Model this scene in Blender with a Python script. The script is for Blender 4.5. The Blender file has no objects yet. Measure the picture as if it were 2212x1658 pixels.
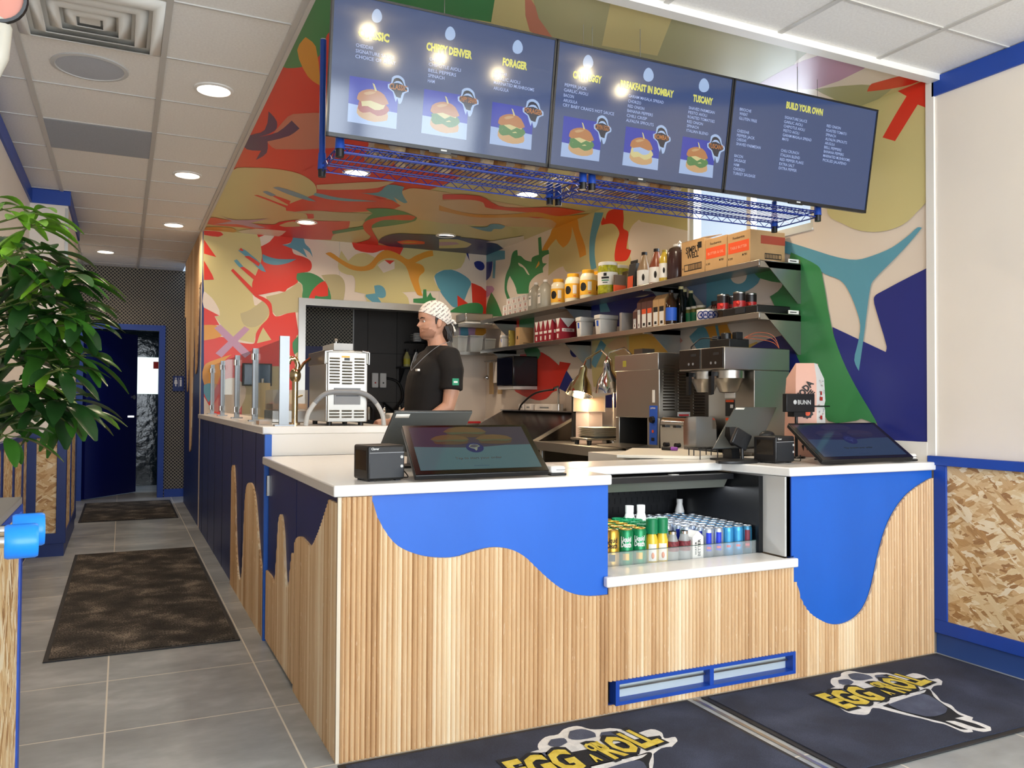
import bpy, bmesh, math, random
from math import pi, sin, cos, radians
from mathutils import Vector, Matrix
from mathutils.geometry import tessellate_polygon

S = bpy.context.scene
COL = S.collection
R_ = random.Random(7)

# ------------------------------------------------------------------ camera
CAM = Vector((-.6755, -2.7676, 1.2213)); FOC, YAW, PIT, ROL = 1767.9, .4445, .0214, .0055
FW = Vector((sin(YAW) * cos(PIT), cos(YAW) * cos(PIT), sin(PIT)))
_r = Vector((cos(YAW), -sin(YAW), 0)); _u = _r.cross(FW)
RT = _r * cos(ROL) + _u * sin(ROL); UP = _u * cos(ROL) - _r * sin(ROL)
cd = bpy.data.cameras.new('camera'); cd.sensor_width = 36; cd.lens = 36 * FOC / 2212; cd.clip_start = .05
cam = bpy.data.objects.new('camera', cd); COL.objects.link(cam)
cam.matrix_world = Matrix(((RT.x, UP.x, -FW.x, CAM.x), (RT.y, UP.y, -FW.y, CAM.y), (RT.z, UP.z, -FW.z, CAM.z), (0, 0, 0, 1)))
S.camera = cam
S.view_settings.view_transform = 'Standard'; S.view_settings.look = 'None'
S.view_settings.gamma = 1; S.view_settings.use_curve_mapping = False
S.view_settings.exposure = -0.04
try:
    S.cycles.use_denoising = True
    S.cycles.max_bounces = 8; S.cycles.diffuse_bounces = 4; S.cycles.glossy_bounces = 4
    S.cycles.transparent_max_bounces = 12; S.cycles.sample_clamp_indirect = 15
    S.cycles.caustics_reflective = False; S.cycles.caustics_refractive = False
except Exception:
    pass


def unp(u, v, ax, val):
    """the point of the plane ax=val that the photo shows at pixel u,v"""
    d = FW * FOC + RT * (u - 1106) + UP * (829 - v)
    i = 'XYZ'.index(ax)
    return CAM + d * ((val - CAM[i]) / d[i])


# ------------------------------------------------------------------ world, daylight
w = bpy.data.worlds.new('sky'); S.world = w; w.use_nodes = True
bg = w.node_tree.nodes['Background']; bg.inputs[0].default_value = (.62, .78, 1, 1); bg.inputs[1].default_value = 1.1


def area(name, loc, rot, sx, sy, power, col, parent=None, spread=180):
    l = bpy.data.lights.new(name, 'AREA'); l.shape = 'RECTANGLE'; l.size = sx; l.size_y = sy
    l.energy = power; l.color = col; l.spread = radians(spread)
    o = bpy.data.objects.new(name, l); COL.objects.link(o); o.location = loc; o.rotation_euler = rot
    if parent: o.parent = parent
    return o


ZC, XR, YB, YH, XL, YF, YW = 2.855, 2.97, 5.567, 7.76, -1.34, -5.6, 8.4
# daylight entering through the three storefront panes behind the camera, and the kitchen window
for cx in (-.6, .82, 2.24):
    area('daylight', (cx, YF - .12, 1.45), (radians(90), 0, 0), 1.3, 2.5, 136, (.86, .93, 1))
area('daylight', (XR + .3, 1.38, 2.5), (0, radians(90), 0), .5, 1.1, 25, (.8, .9, 1))

# ------------------------------------------------------------------ materials
MATS = {}


def lin(c):
    if isinstance(c, str):
        c = [int(c[i:i + 2], 16) for i in (0, 2, 4)]
    return tuple((x / 255 / 12.92 if x / 255 <= .04045 else ((x / 255 + .055) / 1.055) ** 2.4) for x in c) + (1,)


def mat(name, col='808080', rough=.5, metal=0, emit=0, alpha=1, trans=0, noise=0, nscale=8, coat=0, ior=1.45, stretch=None, bump=0, spec=None):
    if name in MATS: return MATS[name]
    m = bpy.data.materials.new(name); m.use_nodes = True; MATS[name] = m
    nt = m.node_tree; b = nt.nodes['Principled BSDF']
    c = lin(col)
    b.inputs['Base Color'].default_value = c
    b.inputs['Roughness'].default_value = rough; b.inputs['Metallic'].default_value = metal
    b.inputs['IOR'].default_value = ior
    if spec is not None: b.inputs['Specular IOR Level'].default_value = spec
    if coat: b.inputs['Coat Weight'].default_value = coat; b.inputs['Coat Roughness'].default_value = .1
    if trans: b.inputs['Transmission Weight'].default_value = trans
    if alpha < 1: b.inputs['Alpha'].default_value = alpha
    if emit:
        b.inputs['Base Color'].default_value = (.004, .004, .006, 1)
        b.inputs['Emission Color'].default_value = c; b.inputs['Emission Strength'].default_value = emit
    if noise or bump:
        tc = nt.nodes.new('ShaderNodeTexCoord'); mp = nt.nodes.new('ShaderNodeMapping')
        nt.links.new(tc.outputs['Object'], mp.inputs[0])
        if stretch: mp.inputs['Scale'].default_value = stretch
        n = nt.nodes.new('ShaderNodeTexNoise'); n.inputs['Scale'].default_value = nscale; n.inputs['Detail'].default_value = 4
        nt.links.new(mp.outputs[0], n.inputs['Vector'])
        if noise:
            rp = nt.nodes.new('ShaderNodeValToRGB')
            rp.color_ramp.elements[0].position = .3; rp.color_ramp.elements[1].position = .7
            rp.color_ramp.elements[0].color = tuple(x * (1 - noise) for x in c[:3]) + (1,)
            rp.color_ramp.elements[1].color = tuple(min(1, x * (1 + noise)) for x in c[:3]) + (1,)
            nt.links.new(n.outputs[0], rp.inputs[0]); nt.links.new(rp.outputs[0], b.inputs['Base Color'])
        if bump:
            bm_ = nt.nodes.new('ShaderNodeBump'); bm_.inputs['Strength'].default_value = bump; bm_.inputs['Distance'].default_value = .01
            nt.links.new(n.outputs[0], bm_.inputs['Height']); nt.links.new(bm_.outputs[0], b.inputs['Normal'])
    return m


class NT:
    """tiny node helper"""
    def __init__(s, name, rough=.5):
        s.m = bpy.data.materials.new(name); s.m.use_nodes = True; MATS[name] = s.m
        s.t = s.m.node_tree; s.b = s.t.nodes['Principled BSDF']; s.b.inputs['Roughness'].default_value = rough
        s.tc = s.n('TexCoord')
    def n(s, ty, **kw):
        x = s.t.nodes.new('ShaderNode' + ty)
        for k, v in kw.items(): setattr(x, k, v)
        return x
    def l(s, a, b): s.t.links.new(a, b)
    def math(s, op, a, b=None, c=None):
        x = s.n('Math', operation=op)
        for i, v in enumerate((a, b, c)):
            if v is None: continue
            if isinstance(v, (int, float)): x.inputs[i].default_value = v
            else: s.l(v, x.inputs[i])
        return x.outputs[0]
    def ramp(s, fac, stops, interp='LINEAR'):
        x = s.n('ValToRGB'); x.color_ramp.interpolation = interp
        e = x.color_ramp.elements
        while len(e) < len(stops): e.new(.5)
        for q, (p, c) in zip(e, stops): q.position = p; q.color = lin(c)
        s.l(fac, x.inputs[0]); return x.outputs[0]
    def mix(s, fac, a, b, mode='MIX'):
        x = s.n('Mix', data_type='RGBA', blend_type=mode)
        for i, v in ((0, fac), (6, a), (7, b)):
            if isinstance(v, (int, float)): x.inputs[i].default_value = v
            elif isinstance(v, tuple): x.inputs[i].default_value = v
            else: s.l(v, x.inputs[i])
        return x.outputs[2]
    def noise(s, scale, detail=3, stretch=(1, 1, 1), rot=(0, 0, 0), dist=0):
        mp = s.n('Mapping'); mp.inputs['Scale'].default_value = stretch; mp.inputs['Rotation'].default_value = rot
        s.l(s.tc.outputs['Object'], mp.inputs[0])
        x = s.n('TexNoise'); x.inputs['Scale'].default_value = scale; x.inputs['Detail'].default_value = detail; x.inputs['Distortion'].default_value = dist
        s.l(mp.outputs[0], x.inputs['Vector']); return x.outputs[0]
    def xyz(s):
        x = s.n('SeparateXYZ'); s.l(s.tc.outputs['Object'], x.inputs[0]); return x.outputs


def slat_material(name, ax, pitch):
    k = NT(name, .42); c = k.xyz()[ax]
    idn = k.math('FLOOR', k.math('DIVIDE', c, pitch))
    wn = k.n('TexWhiteNoise', noise_dimensions='1D'); k.l(idn, wn.inputs['W'])
    pl = k.math('FLOOR', k.math('DIVIDE', c, pitch * 5.3))
    wn2 = k.n('TexWhiteNoise', noise_dimensions='1D'); k.l(k.math('ADD', pl, 31.7), wn2.inputs['W'])
    g = k.noise(9, 5, (6, 6, .35), dist=.6)
    v = k.math('ADD', k.math('MULTIPLY', wn.outputs[0], .26), k.math('MULTIPLY', wn2.outputs[0], .4))
    v = k.math('ADD', v, k.math('MULTIPLY', g, .38))
    col = k.ramp(v, [(.2, 'b0885f'), (.38, 'cda67a'), (.58, 'e0c096'), (.85, 'f4e2c2')])
    fl = k.noise(60, 2, (3, 3, .4))
    col = k.mix(k.math('MULTIPLY', k.math('GREATER_THAN', fl, .69), .45), col, lin('f4e6cc'))
    k.l(col, k.b.inputs['Base Color']); return k.m


def osb_material(name, ax_u, ax_v):
    k = NT(name, .55); cc = k.xyz()
    def layer(rot, su, sv, seed):
        u, v = cc[ax_u], cc[ax_v]
        a = k.math('ADD', k.math('MULTIPLY', u, cos(rot)), k.math('MULTIPLY', v, sin(rot)))
        b = k.math('SUBTRACT', k.math('MULTIPLY', v, cos(rot)), k.math('MULTIPLY', u, sin(rot)))
        cb = k.n('CombineXYZ'); k.l(k.math('MULTIPLY', a, su), cb.inputs[0]); k.l(k.math('MULTIPLY', b, sv), cb.inputs[1]); cb.inputs[2].default_value = seed
        nz = k.n('TexNoise'); nz.inputs['Scale'].default_value = 1.1; nz.inputs['Detail'].default_value = 4; k.l(cb.outputs[0], nz.inputs['Vector'])
        ad = k.n('VectorMath', operation='ADD'); k.l(cb.outputs[0], ad.inputs[0])
        sc = k.n('VectorMath', operation='SCALE'); k.l(nz.outputs['Color'], sc.inputs[0]); sc.inputs['Scale'].default_value = 1.6; k.l(sc.outputs[0], ad.inputs[1])
        vo = k.n('TexVoronoi'); vo.inputs['Scale'].default_value = 1; k.l(ad.outputs[0], vo.inputs['Vector'])
        sp = k.n('SeparateColor'); k.l(vo.outputs['Color'], sp.inputs[0])
        ds = k.n('TexNoise'); ds.inputs['Scale'].default_value = 6; ds.inputs['Detail'].default_value = 3
        cb2 = k.n('CombineXYZ'); k.l(k.math('MULTIPLY', a, 4), cb2.inputs[0]); k.l(k.math('MULTIPLY', b, 60), cb2.inputs[1]); k.l(cb2.outputs[0], ds.inputs['Vector'])
        val = k.math('ADD', k.math('MULTIPLY', sp.outputs[0], .75), k.math('MULTIPLY', ds.outputs[0], .3))
        return k.ramp(val, [(.12, '94683e'), (.3, 'bd9560'), (.5, 'd2b080'), (.72, 'e0c89a'), (.95, 'f0e4c8')]), sp.outputs[1], sp.outputs[2]
    c1, s1, t1 = layer(.12, 13, 44, 1); c2, s2, t2 = layer(-.5, 14, 52, 5); c3, s3, t3 = layer(.75, 11, 40, 9)
    col = k.mix(k.math('GREATER_THAN', s2, .55), c1, c2)
    col = k.mix(k.math('GREATER_THAN', s3, .68), col, c3)
    k.l(col, k.b.inputs['Base Color']); return k.m


SP = .0185
W_SLATX = slat_material('wood_slats_front', 0, SP)
W_SLATY = slat_material('wood_slats_side', 1, SP)
OSB_X = osb_material('osb_side', 1, 2); OSB_Y = osb_material('osb_front', 0, 2)


def floor_material():
    k = NT('grey_floor_tile', .33); x, y, z = k.xyz()
    T = .61
    def line(c, off):
        f = k.math('FRACT', k.math('DIVIDE', k.math('SUBTRACT', c, off), T))
        return k.math('LESS_THAN', k.math('MINIMUM', f, k.math('SUBTRACT', 1, f)), .0055)
    ln = k.math('MAXIMUM', line(x, -.715), line(y, 1.2137))
    fx = k.math('FLOOR', k.math('DIVIDE', k.math('SUBTRACT', x, -.715), T)); fy = k.math('FLOOR', k.math('DIVIDE', k.math('SUBTRACT', y, 1.2137), T))
    cb = k.n('CombineXYZ'); k.l(fx, cb.inputs[0]); k.l(fy, cb.inputs[1])
    wn = k.n('TexWhiteNoise'); k.l(cb.outputs[0], wn.inputs['Vector'])
    n1 = k.noise(1.7, 7, (1, 1.6, 1), dist=.3); n2 = k.noise(11, 6, (1, 1.6, 1))
    v = k.math('ADD', k.math('MULTIPLY', n1, .68), k.math('MULTIPLY', n2, .25)); v = k.math('ADD', v, k.math('MULTIPLY', wn.outputs[0], .05))
    col = k.ramp(v, [(.36, '888d90'), (.5, '9ca2a5'), (.64, 'b8bdc0')])
    col = k.mix(ln, col, lin('ded9cc')); k.l(col, k.b.inputs['Base Color'])
    k.l(k.math('ADD', k.math('MULTIPLY', n2, .12), .26), k.b.inputs['Roughness']); return k.m


def ceiling_material():
    k = NT('ceiling_tile_white', .8)
    n = k.noise(90, 2); k.l(k.ramp(n, [(.3, 'e9e6e2'), (.7, 'f2f0ec')]), k.b.inputs['Base Color']); return k.m


def carpet(name, a, b, c, sc=5, tuft=260):
    k = NT(name, .95); n = k.noise(sc, 5, dist=.4); f = k.noise(tuft, 2)
    v = k.math('ADD', k.math('MULTIPLY', n, .55), k.math('MULTIPLY', f, .45))
    k.l(k.ramp(v, [(.38, a), (.52, b), (.64, c)]), k.b.inputs['Base Color'])
    bp = k.n('Bump'); bp.inputs['Strength'].default_value = .6; bp.inputs['Distance'].default_value = .004
    k.l(f, bp.inputs['Height']); k.l(bp.outputs[0], k.b.inputs['Normal']); return k.m


def net_material():
    """dark wall paper with a small pale lattice"""
    k = NT('lattice_wallpaper', .6); x, y, z = k.xyz(); P = .042
    a = k.math('MULTIPLY', k.math('ADD', x, z), 1 / P); b = k.math('MULTIPLY', k.math('SUBTRACT', x, z), 1 / P)
    def tri(q):
        f = k.math('FRACT', q); return k.math('MINIMUM', f, k.math('SUBTRACT', 1, f))
    ln = k.math('LESS_THAN', k.math('MINIMUM', tri(a), tri(b)), .12)
    k.l(k.mix(ln, lin('1c1b1e'), lin('a39a86')), k.b.inputs['Base Color']); return k.m


def steel(name, col='b4b1ab', rough=.28):
    k = NT(name, rough); k.b.inputs['Metallic'].default_value = 1
    n = k.noise(2.5, 2); c = lin(col)
    k.l(k.mix(n, tuple(q * .9 for q in c[:3]) + (1,), c), k.b.inputs['Base Color'])
    k.l(k.math('ADD', k.math('MULTIPLY', n, .06), rough), k.b.inputs['Roughness']); return k.m


STEEL = steel('brushed_steel'); STEELD = steel('dark_steel', '77736c', .3)
CHROME = mat('chrome', 'd6d6d6', .08, 1)
FLOOR = floor_material(); CEIL = ceiling_material(); NET = net_material()
WHITE = mat('white_paint', 'ede4d9', .6, noise=.015, nscale=3)
GRID = mat('ceiling_grid_metal', 'c6c3be', .45)
TRIMW = mat('white_trim', 'ebe8e2', .4)
BLUE = mat('blue_paint', '1c46a4', .42, noise=.08, nscale=2.2, stretch=(1, 1, .4))
BLUEB = mat('sunlit_blue_board', '1f60c4', .45, noise=.07, nscale=3, stretch=(1, 1, .35))  # sunlit copy of the counter blue; the side panels take a darker copy
BASEB = mat('blue_vinyl_base', '2b4b8a', .5)
NAVY_SHADE = mat('navy_and_shaded_blue', '0c2a70', .4, noise=.06, nscale=3)  # on the counter sides: the same blue with their shade put into the colour
QUARTZ = mat('white_quartz', 'eeece8', .22, noise=.01, nscale=30)
BLACK = mat('black_plastic', '141416', .38); BLACKM = mat('black_matte', '0b0b0d', .7); BLACKG = mat('black_gloss', '08080a', .12)
DGREY = mat('dark_grey_plastic', '2b2d31', .4); GREY = mat('grey_plastic', '85878a', .45); LGREY = mat('light_grey', 'c4c4c2', .5)
PWHITE = mat('white_plastic', 'eceae6', .38); PAPER = mat('white_paper', 'eeebe4', .7)
KRAFT = mat('kraft_card', 'bd9768', .75, noise=.05, nscale=12); ORANGE = mat('orange_print', 'e4572c', .6)
RED = mat('red_plastic', 'c3262a', .4); YELLOW = mat('yellow_lid', 'eeb12c', .35); INK = mat('black_ink', '1a1817', .6)
BLUEK = mat('blue_label', '2a5cc4', .5); GREENM = mat('green_label', '127a4c', .35); DKRED = mat('dark_red_card', '941c2c', .6)
GLASS = mat('clear_glass', 'eef6f4', .02, alpha=.14, coat=0); CLEARP = mat('clear_plastic', 'dfe4e2', .15, alpha=.35)
WIRE = mat('blue_epoxy_wire', '15308c', .35, .1)
GREYWALL = mat('grey_tile_dark', '48433f', .5, noise=.1, nscale=2)

# ------------------------------------------------------------------ mesh builder
INV = {}


def crom(pts, n=3, closed=True):
    """smooth outline through the points; sharp corners stay"""
    N = len(pts); out = []
    P = [Vector(p) for p in pts]
    def tang(i):
        if not closed and (i == 0 or i == N - 1): return Vector((0,) * len(P[0]))
        a, b, c = P[i - 1], P[i], P[(i + 1) % N]
        d1, d2 = b - a, c - b
        if d1.length < 1e-9 or d2.length < 1e-9: return d1 * 0
        if d1.angle(d2, 0) > radians(68): return d1 * 0
        return (c - a).normalized()
    for i in range(N if closed else N - 1):
        a, b = P[i], P[(i + 1) % N]; L = (b - a).length
        t0, t1 = tang(i) * L, tang((i + 1) % N) * L
        for k in range(n):
            s = k / n
            out.append(a * (2 * s**3 - 3 * s**2 + 1) + t0 * (s**3 - 2 * s**2 + s) + b * (-2 * s**3 + 3 * s**2) + t1 * (s**3 - s**2))
    if not closed: out.append(P[-1])
    return out


def clip(poly, x0, x1, y0, y1):
    def one(p, ins, cut):
        o = []
        for i in range(len(p)):
            a, b = p[i - 1], p[i]
            if ins(b):
                if not ins(a): o.append(cut(a, b))
                o.append(b)
            elif ins(a): o.append(cut(a, b))
        return o
    def lx(v): return lambda a, b: (v, a[1] + (b[1] - a[1]) * (v - a[0]) / (b[0] - a[0]))
    def ly(v): return lambda a, b: (a[0] + (b[0] - a[0]) * (v - a[1]) / (b[1] - a[1]), v)
    poly = one(poly, lambda p: p[0] >= x0, lx(x0)); poly = one(poly, lambda p: p[0] <= x1, lx(x1)) if poly else []
    poly = one(poly, lambda p: p[1] >= y0, ly(y0)) if poly else []; return one(poly, lambda p: p[1] <= y1, ly(y1)) if poly else []


TXT = {}


def text_mesh(s, bold=0):
    key = (s, bold)
    if key not in TXT:
        c = bpy.data.curves.new('t', 'FONT'); c.body = s; c.resolution_u = 2; c.offset = bold; c.fill_mode = 'BOTH'
        o = bpy.data.objects.new('t', c); me = bpy.data.meshes.new_from_object(o)
        vs = [v.co.copy() for v in me.vertices]; fs = [tuple(p.vertices) for p in me.polygons]
        bpy.data.objects.remove(o); bpy.data.curves.remove(c); bpy.data.meshes.remove(me)
        xs = [v.x for v in vs] or [0, 1]; ys = [v.y for v in vs] or [0, 1]
        TXT[key] = (vs, fs, min(xs), max(xs), min(ys), max(ys))
    return TXT[key]


class MB:
    def __init__(s): s.v = []; s.f = []; s.m = []; s.s = []; s.mats = []
    def mi(s, m):
        if m not in s.mats: s.mats.append(m)
        return s.mats.index(m)
    def add(s, vs, fs, m=None, smooth=False):
        b = len(s.v); s.v += [tuple(v) for v in vs]; k = s.mi(m)
        for f in fs: s.f.append(tuple(b + i for i in f)); s.m.append(k); s.s.append(smooth)
        return s
    def box(s, x0, x1, y0, y1, z0, z1, m=None):
        s.nb = getattr(s, 'nb', -1) + 1; e = .00006 * (s.nb % 9)
        x0 -= e; x1 += e; y0 -= e; y1 += e; z0 -= e * .5; z1 += e
        return s.add([(x, y, z) for x in (x0, x1) for y in (y0, y1) for z in (z0, z1)],
                     [(0, 1, 3, 2), (4, 6, 7, 5), (0, 4, 5, 1), (2, 3, 7, 6), (0, 2, 6, 4), (1, 5, 7, 3)], m)
    def frustum(s, c, w0, d0, w1, d1, z0, z1, m=None):
        x, y = c
        vs = [(x + sx * a / 2, y + sy * b / 2, z) for z, a, b in ((z0, w0, d0), (z1, w1, d1)) for sx, sy in ((-1, -1), (1, -1), (1, 1), (-1, 1))]
        return s.add(vs, [(3, 2, 1, 0), (4, 5, 6, 7)] + [(i, (i + 1) % 4, 4 + (i + 1) % 4, 4 + i) for i in range(4)], m)
    def prism(s, pts, ax, a, b, m=None, smooth=False):
        """2D outline extruded along ax from a to b; outline in the two other axes, in order"""
        n = len(pts)
        def P(p, q): return {'x': (q, p[0], p[1]), 'y': (p[0], q, p[1]), 'z': (p[0], p[1], q)}[ax]
        vs = [P(p, a) for p in pts] + [P(p, b) for p in pts]
        tr = tessellate_polygon([[Vector((p[0], p[1], 0)) for p in pts]])
        fs = [t for t in tr] + [tuple(n + i for i in reversed(t)) for t in tr]
        s.add(vs, fs, m)
        s.add(vs, [(i, (i + 1) % n, n + (i + 1) % n, n + i) for i in range(n)], m, smooth); return s
    def flat(s, P3, m=None):
        tr = tessellate_polygon([P3]); return s.add(P3, [tuple(t) for t in tr], m)
    def cyl(s, p0, p1, r0, r1=None, n=16, m=None, caps=True, smooth=True):
        r1 = r0 if r1 is None else r1; p0 = Vector(p0); p1 = Vector(p1); d = (p1 - p0).normalized()
        a = d.orthogonal().normalized(); b = d.cross(a)
        vs = [p0 + (a * cos(2 * pi * i / n) + b * sin(2 * pi * i / n)) * r0 for i in range(n)] + [p1 + (a * cos(2 * pi * i / n) + b * sin(2 * pi * i / n)) * r1 for i in range(n)]
        s.add(vs, [(i, (i + 1) % n, n + (i + 1) % n, n + i) for i in range(n)], m, smooth)
        if caps: s.add(vs, [tuple(reversed(range(n))), tuple(range(n, 2 * n))], m)
        return s
    def lathe(s, prof, c=(0, 0, 0), n=20, m=None, smooth=True, d=(0, 0, 1)):
        d = Vector(d).normalized(); a = d.orthogonal().normalized(); b = d.cross(a); c = Vector(c); vs = []
        for r, z in prof: vs += [c + d * z + (a * cos(2 * pi * i / n) + b * sin(2 * pi * i / n)) * max(r, 1e-4) for i in range(n)]
        return s.add(vs, [(k * n + i, k * n + (i + 1) % n, (k + 1) * n + (i + 1) % n, (k + 1) * n + i) for k in range(len(prof) - 1) for i in range(n)], m, smooth)
    def tube(s, pts, r, n=8, m=None, closed=False, rs=None):
        P = [Vector(p) for p in pts]; N = len(P); vs = []; prev = None
        for i, p in enumerate(P):
            t = (P[(i + 1) % N] - P[i - 1]) if closed or 0 < i < N - 1 else (P[1] - P[0] if i == 0 else P[-1] - P[-2])
            t.normalize()
            a = t.orthogonal() if prev is None else prev - t * prev.dot(t)
            if a.length < 1e-6: a = t.orthogonal()
            a.normalize(); prev = a; b = t.cross(a); rr = rs[i] if rs else r
            vs += [p + (a * cos(2 * pi * k / n) + b * sin(2 * pi * k / n)) * rr for k in range(n)]
        M = N if closed else N - 1
        fs = [(i * n + k, i * n + (k + 1) % n, ((i + 1) % N) * n + (k + 1) % n, ((i + 1) % N) * n + k) for i in range(M) for k in range(n)]
        s.add(vs, fs, m, True)
        if not closed: s.add(vs, [tuple(reversed(range(n))), tuple(range((N - 1) * n, N * n))], m)
        return s
    def ball(s, c, r, m=None, n=12, sc=(1, 1, 1)):
        prof = [(sin(pi * i / n), -cos(pi * i / n)) for i in range(n + 1)]; k = MB().lathe(prof, n=max(8, n), m=m)
        return s.add([(c[0] + v[0] * r * sc[0], c[1] + v[1] * r * sc[1], c[2] + v[2] * r * sc[2]) for v in k.v], k.f, m, True)
    def text(s, t, o, ux, uz, h, w=None, m=None, bold=0, align='l', off=0):
        """text with its baseline start (or middle) at o, along ux, up uz, cap height h, optional width w"""
        vs, fs, x0, x1, y0, y1 = text_mesh(t, bold); ux = Vector(ux).normalized(); uz = Vector(uz).normalized(); o = Vector(o)
        k = h / .69; kx = k if w is None else w / max(x1 - x0, 1e-6); W = (x1 - x0) * kx
        sh = {'l': 0, 'c': -W / 2, 'r': -W}[align]; nn = ux.cross(uz) * off
        return s.add([o + ux * ((v.x - x0) * kx + sh) + uz * (v.y * k) + nn for v in vs], fs, m)
    def merge(s, o, M=None):
        b = len(s.v); s.v += [tuple(M @ Vector(v)) if M else v for v in o.v]
        for f, k, q in zip(o.f, o.m, o.s): s.f.append(tuple(b + i for i in f)); s.m.append(s.mi(o.mats[k])); s.s.append(q)
        return s
    def build(s, name, parent=None, m=None, bevel=0, seg=2, solid=0, sub=0, recalc=True, **props):
        me = bpy.data.meshes.new(name); vs = s.v
        if parent is not None:
            I = INV[parent.name]; vs = [tuple(I @ Vector(v)) for v in vs]
        me.from_pydata(vs, [], s.f); me.update()
        for q in s.mats: me.materials.append(q or m or GREY)
        me.polygons.foreach_set('material_index', s.m); me.polygons.foreach_set('use_smooth', s.s)
        if recalc:
            b = bmesh.new(); b.from_mesh(me); bmesh.ops.remove_doubles(b, verts=b.verts, dist=1e-6); bmesh.ops.recalc_face_normals(b, faces=b.faces); b.to_mesh(me); b.free()
        me.set_sharp_from_angle(angle=radians(38))
        o = bpy.data.objects.new(name, me); COL.objects.link(o)
        if parent is not None: o.parent = parent; INV[o.name] = INV[parent.name]
        else: INV[o.name] = Matrix()
        if bevel:
            q = o.modifiers.new('b', 'BEVEL'); q.width = bevel; q.segments = seg; q.limit_method = 'ANGLE'; q.angle_limit = radians(40)
        if solid:
            q = o.modifiers.new('s', 'SOLIDIFY'); q.thickness = solid; q.offset = 0
        if sub:
            q = o.modifiers.new('u', 'SUBSURF'); q.levels = sub; q.render_levels = sub
        for a, b in props.items(): o[a] = b
        return o


def thing(name, label, cat, loc=(0, 0, 0), rz=0, group=None, kind=None):
    o = bpy.data.objects.new(name, None); COL.objects.link(o); o.location = loc; o.rotation_euler = (0, 0, rz); o.empty_display_size = .05
    o['label'] = label; o['category'] = cat
    if group: o['group'] = group
    if kind: o['kind'] = kind
    INV[o.name] = (Matrix.Translation(Vector(loc)) @ Matrix.Rotation(rz, 4, 'Z')).inverted()
    return o


def tag(o, label, cat, group=None, kind=None):
    o['label'] = label; o['category'] = cat
    if group: o['group'] = group
    if kind: o['kind'] = kind
    return o


def solo(mb, name, label, cat, base=None, group=None, **k):
    """a thing that is one mesh, its origin at its base"""
    xs = [v[0] for v in mb.v]; ys = [v[1] for v in mb.v]; zs = [v[2] for v in mb.v]
    c = Vector(base) if base else Vector(((min(xs) + max(xs)) / 2, (min(ys) + max(ys)) / 2, min(zs)))
    mb.v = [(v[0] - c[0], v[1] - c[1], v[2] - c[2]) for v in mb.v]
    o = mb.build(name, **k); o.location = c; return tag(o, label, cat, group)


def struct(mb, name, **k):
    o = mb.build(name, **k); o['kind'] = 'structure'; return o


def kids(o): return [c for c in bpy.data.objects if c.parent == o]


def dup(o, loc=None, rz=None, label=None, group=None, parent=None):
    c = o.copy(); COL.objects.link(c); INV[c.name] = INV.get(o.name, Matrix())
    if parent is not None: c.parent = parent
    if loc is not None: c.location = loc
    if rz is not None: c.rotation_euler = (0, 0, rz)
    if label: c['label'] = label
    if group: c['group'] = group
    for ch in KIDS.setdefault(o.name, kids(o)): dup(ch, parent=c)
    return c


KIDS = {}

# ================================================================== SETTING
b = MB().box(XL - .1, XR + .1, YF - .4, 10.2, -.1, 0, FLOOR); struct(b, 'floor')
b = MB().box(XL - .1, 0, YF - .1, 10.2, ZC, ZC + .1, CEIL).box(0, XR + .1, YF - .1, .02, ZC, ZC + .1, CEIL); struct(b, 'ceiling')
# the suspended grid
b = MB()
for x in (-1.125, -.52): b.box(x - .013, x + .013, YF, YW, ZC - .008, ZC + .002, GRID)
for x in (.09, .7, 1.31, 1.92, 2.53): b.box(x - .012, x + .012, YF, -.02, ZC - .006, ZC + .002, GRID)
for i in range(-11, 12):
    y = 1.44 + .61 * i
    if y > YW: break
    b.box(XL, -.02 if y > .02 else XR, y - .005, y + .005, ZC - .005, ZC + .002, GRID)
struct(b, 'trim_1')
# angle trim around the mural soffit
b = MB().box(-.035, .0, .0, YB, ZC - .012, ZC + .002, GRID).box(-.012, .006, .0, YB, ZC - .022, ZC - .0, GRID)
b.box(-.035, XR, -.045, .012, ZC - .03, ZC + .002, TRIMW)
struct(b, 'trim_2')
# walls
b = MB().box(XL - .1, XL, YF - .1, 4.53, 0, ZC, WHITE)
struct(b, 'wall_left')
b = MB().box(XL - .1, -1.08, 4.53, 6.1, 0, ZC, WHITE).box(XL - .1, -1.3, 6.1, YW, 0, ZC, WHITE); struct(b, 'wall_column')
b = MB().box(-1.1, -1.076, 4.527, 4.545, .96, 2.72, STEEL).box(-1.084, -1.077, 4.53, 4.56, .96, 2.72, STEEL); struct(b, 'trim_3')
b = MB().box(XL - .1, XR + .1, YF - .1, YF, 0, .25, WHITE).box(XL - .1, XR + .1, YF - .1, YF, 2.72, ZC, WHITE)
for x0, x1 in ((XL, -1.25), (.05, .17), (1.47, 1.59), (2.89, XR)): b.box(x0, x1, YF - .1, YF, .25, 2.72, mat('bronze_mullion', '2c2b2b', .4, .6))
struct(b, 'wall_front')
for i, (x0, x1) in enumerate(((-1.25, .05), (.17, 1.47), (1.59, 2.89))):
    struct(MB().box(x0, x1, YF - .06, YF - .05, .25, 2.72, GLASS), 'window_%d' % (i + 1))

# ------------------------------------------------------------------ mural
PAL = dict(W='e6d8c9', T='d0c48a', R='dd3a28', B='27307e', G='3f8a53', C='5f9fb4', O='dd9a34', P='c094b4', K='bdb287', D='232a5e', S='c9806a', U='7d8fae', N='d8b78c', Y='dcb75c', L='a8a87f')
PM = {k: mat('mural_paint_' + k, v, .34) for k, v in PAL.items()}


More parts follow.
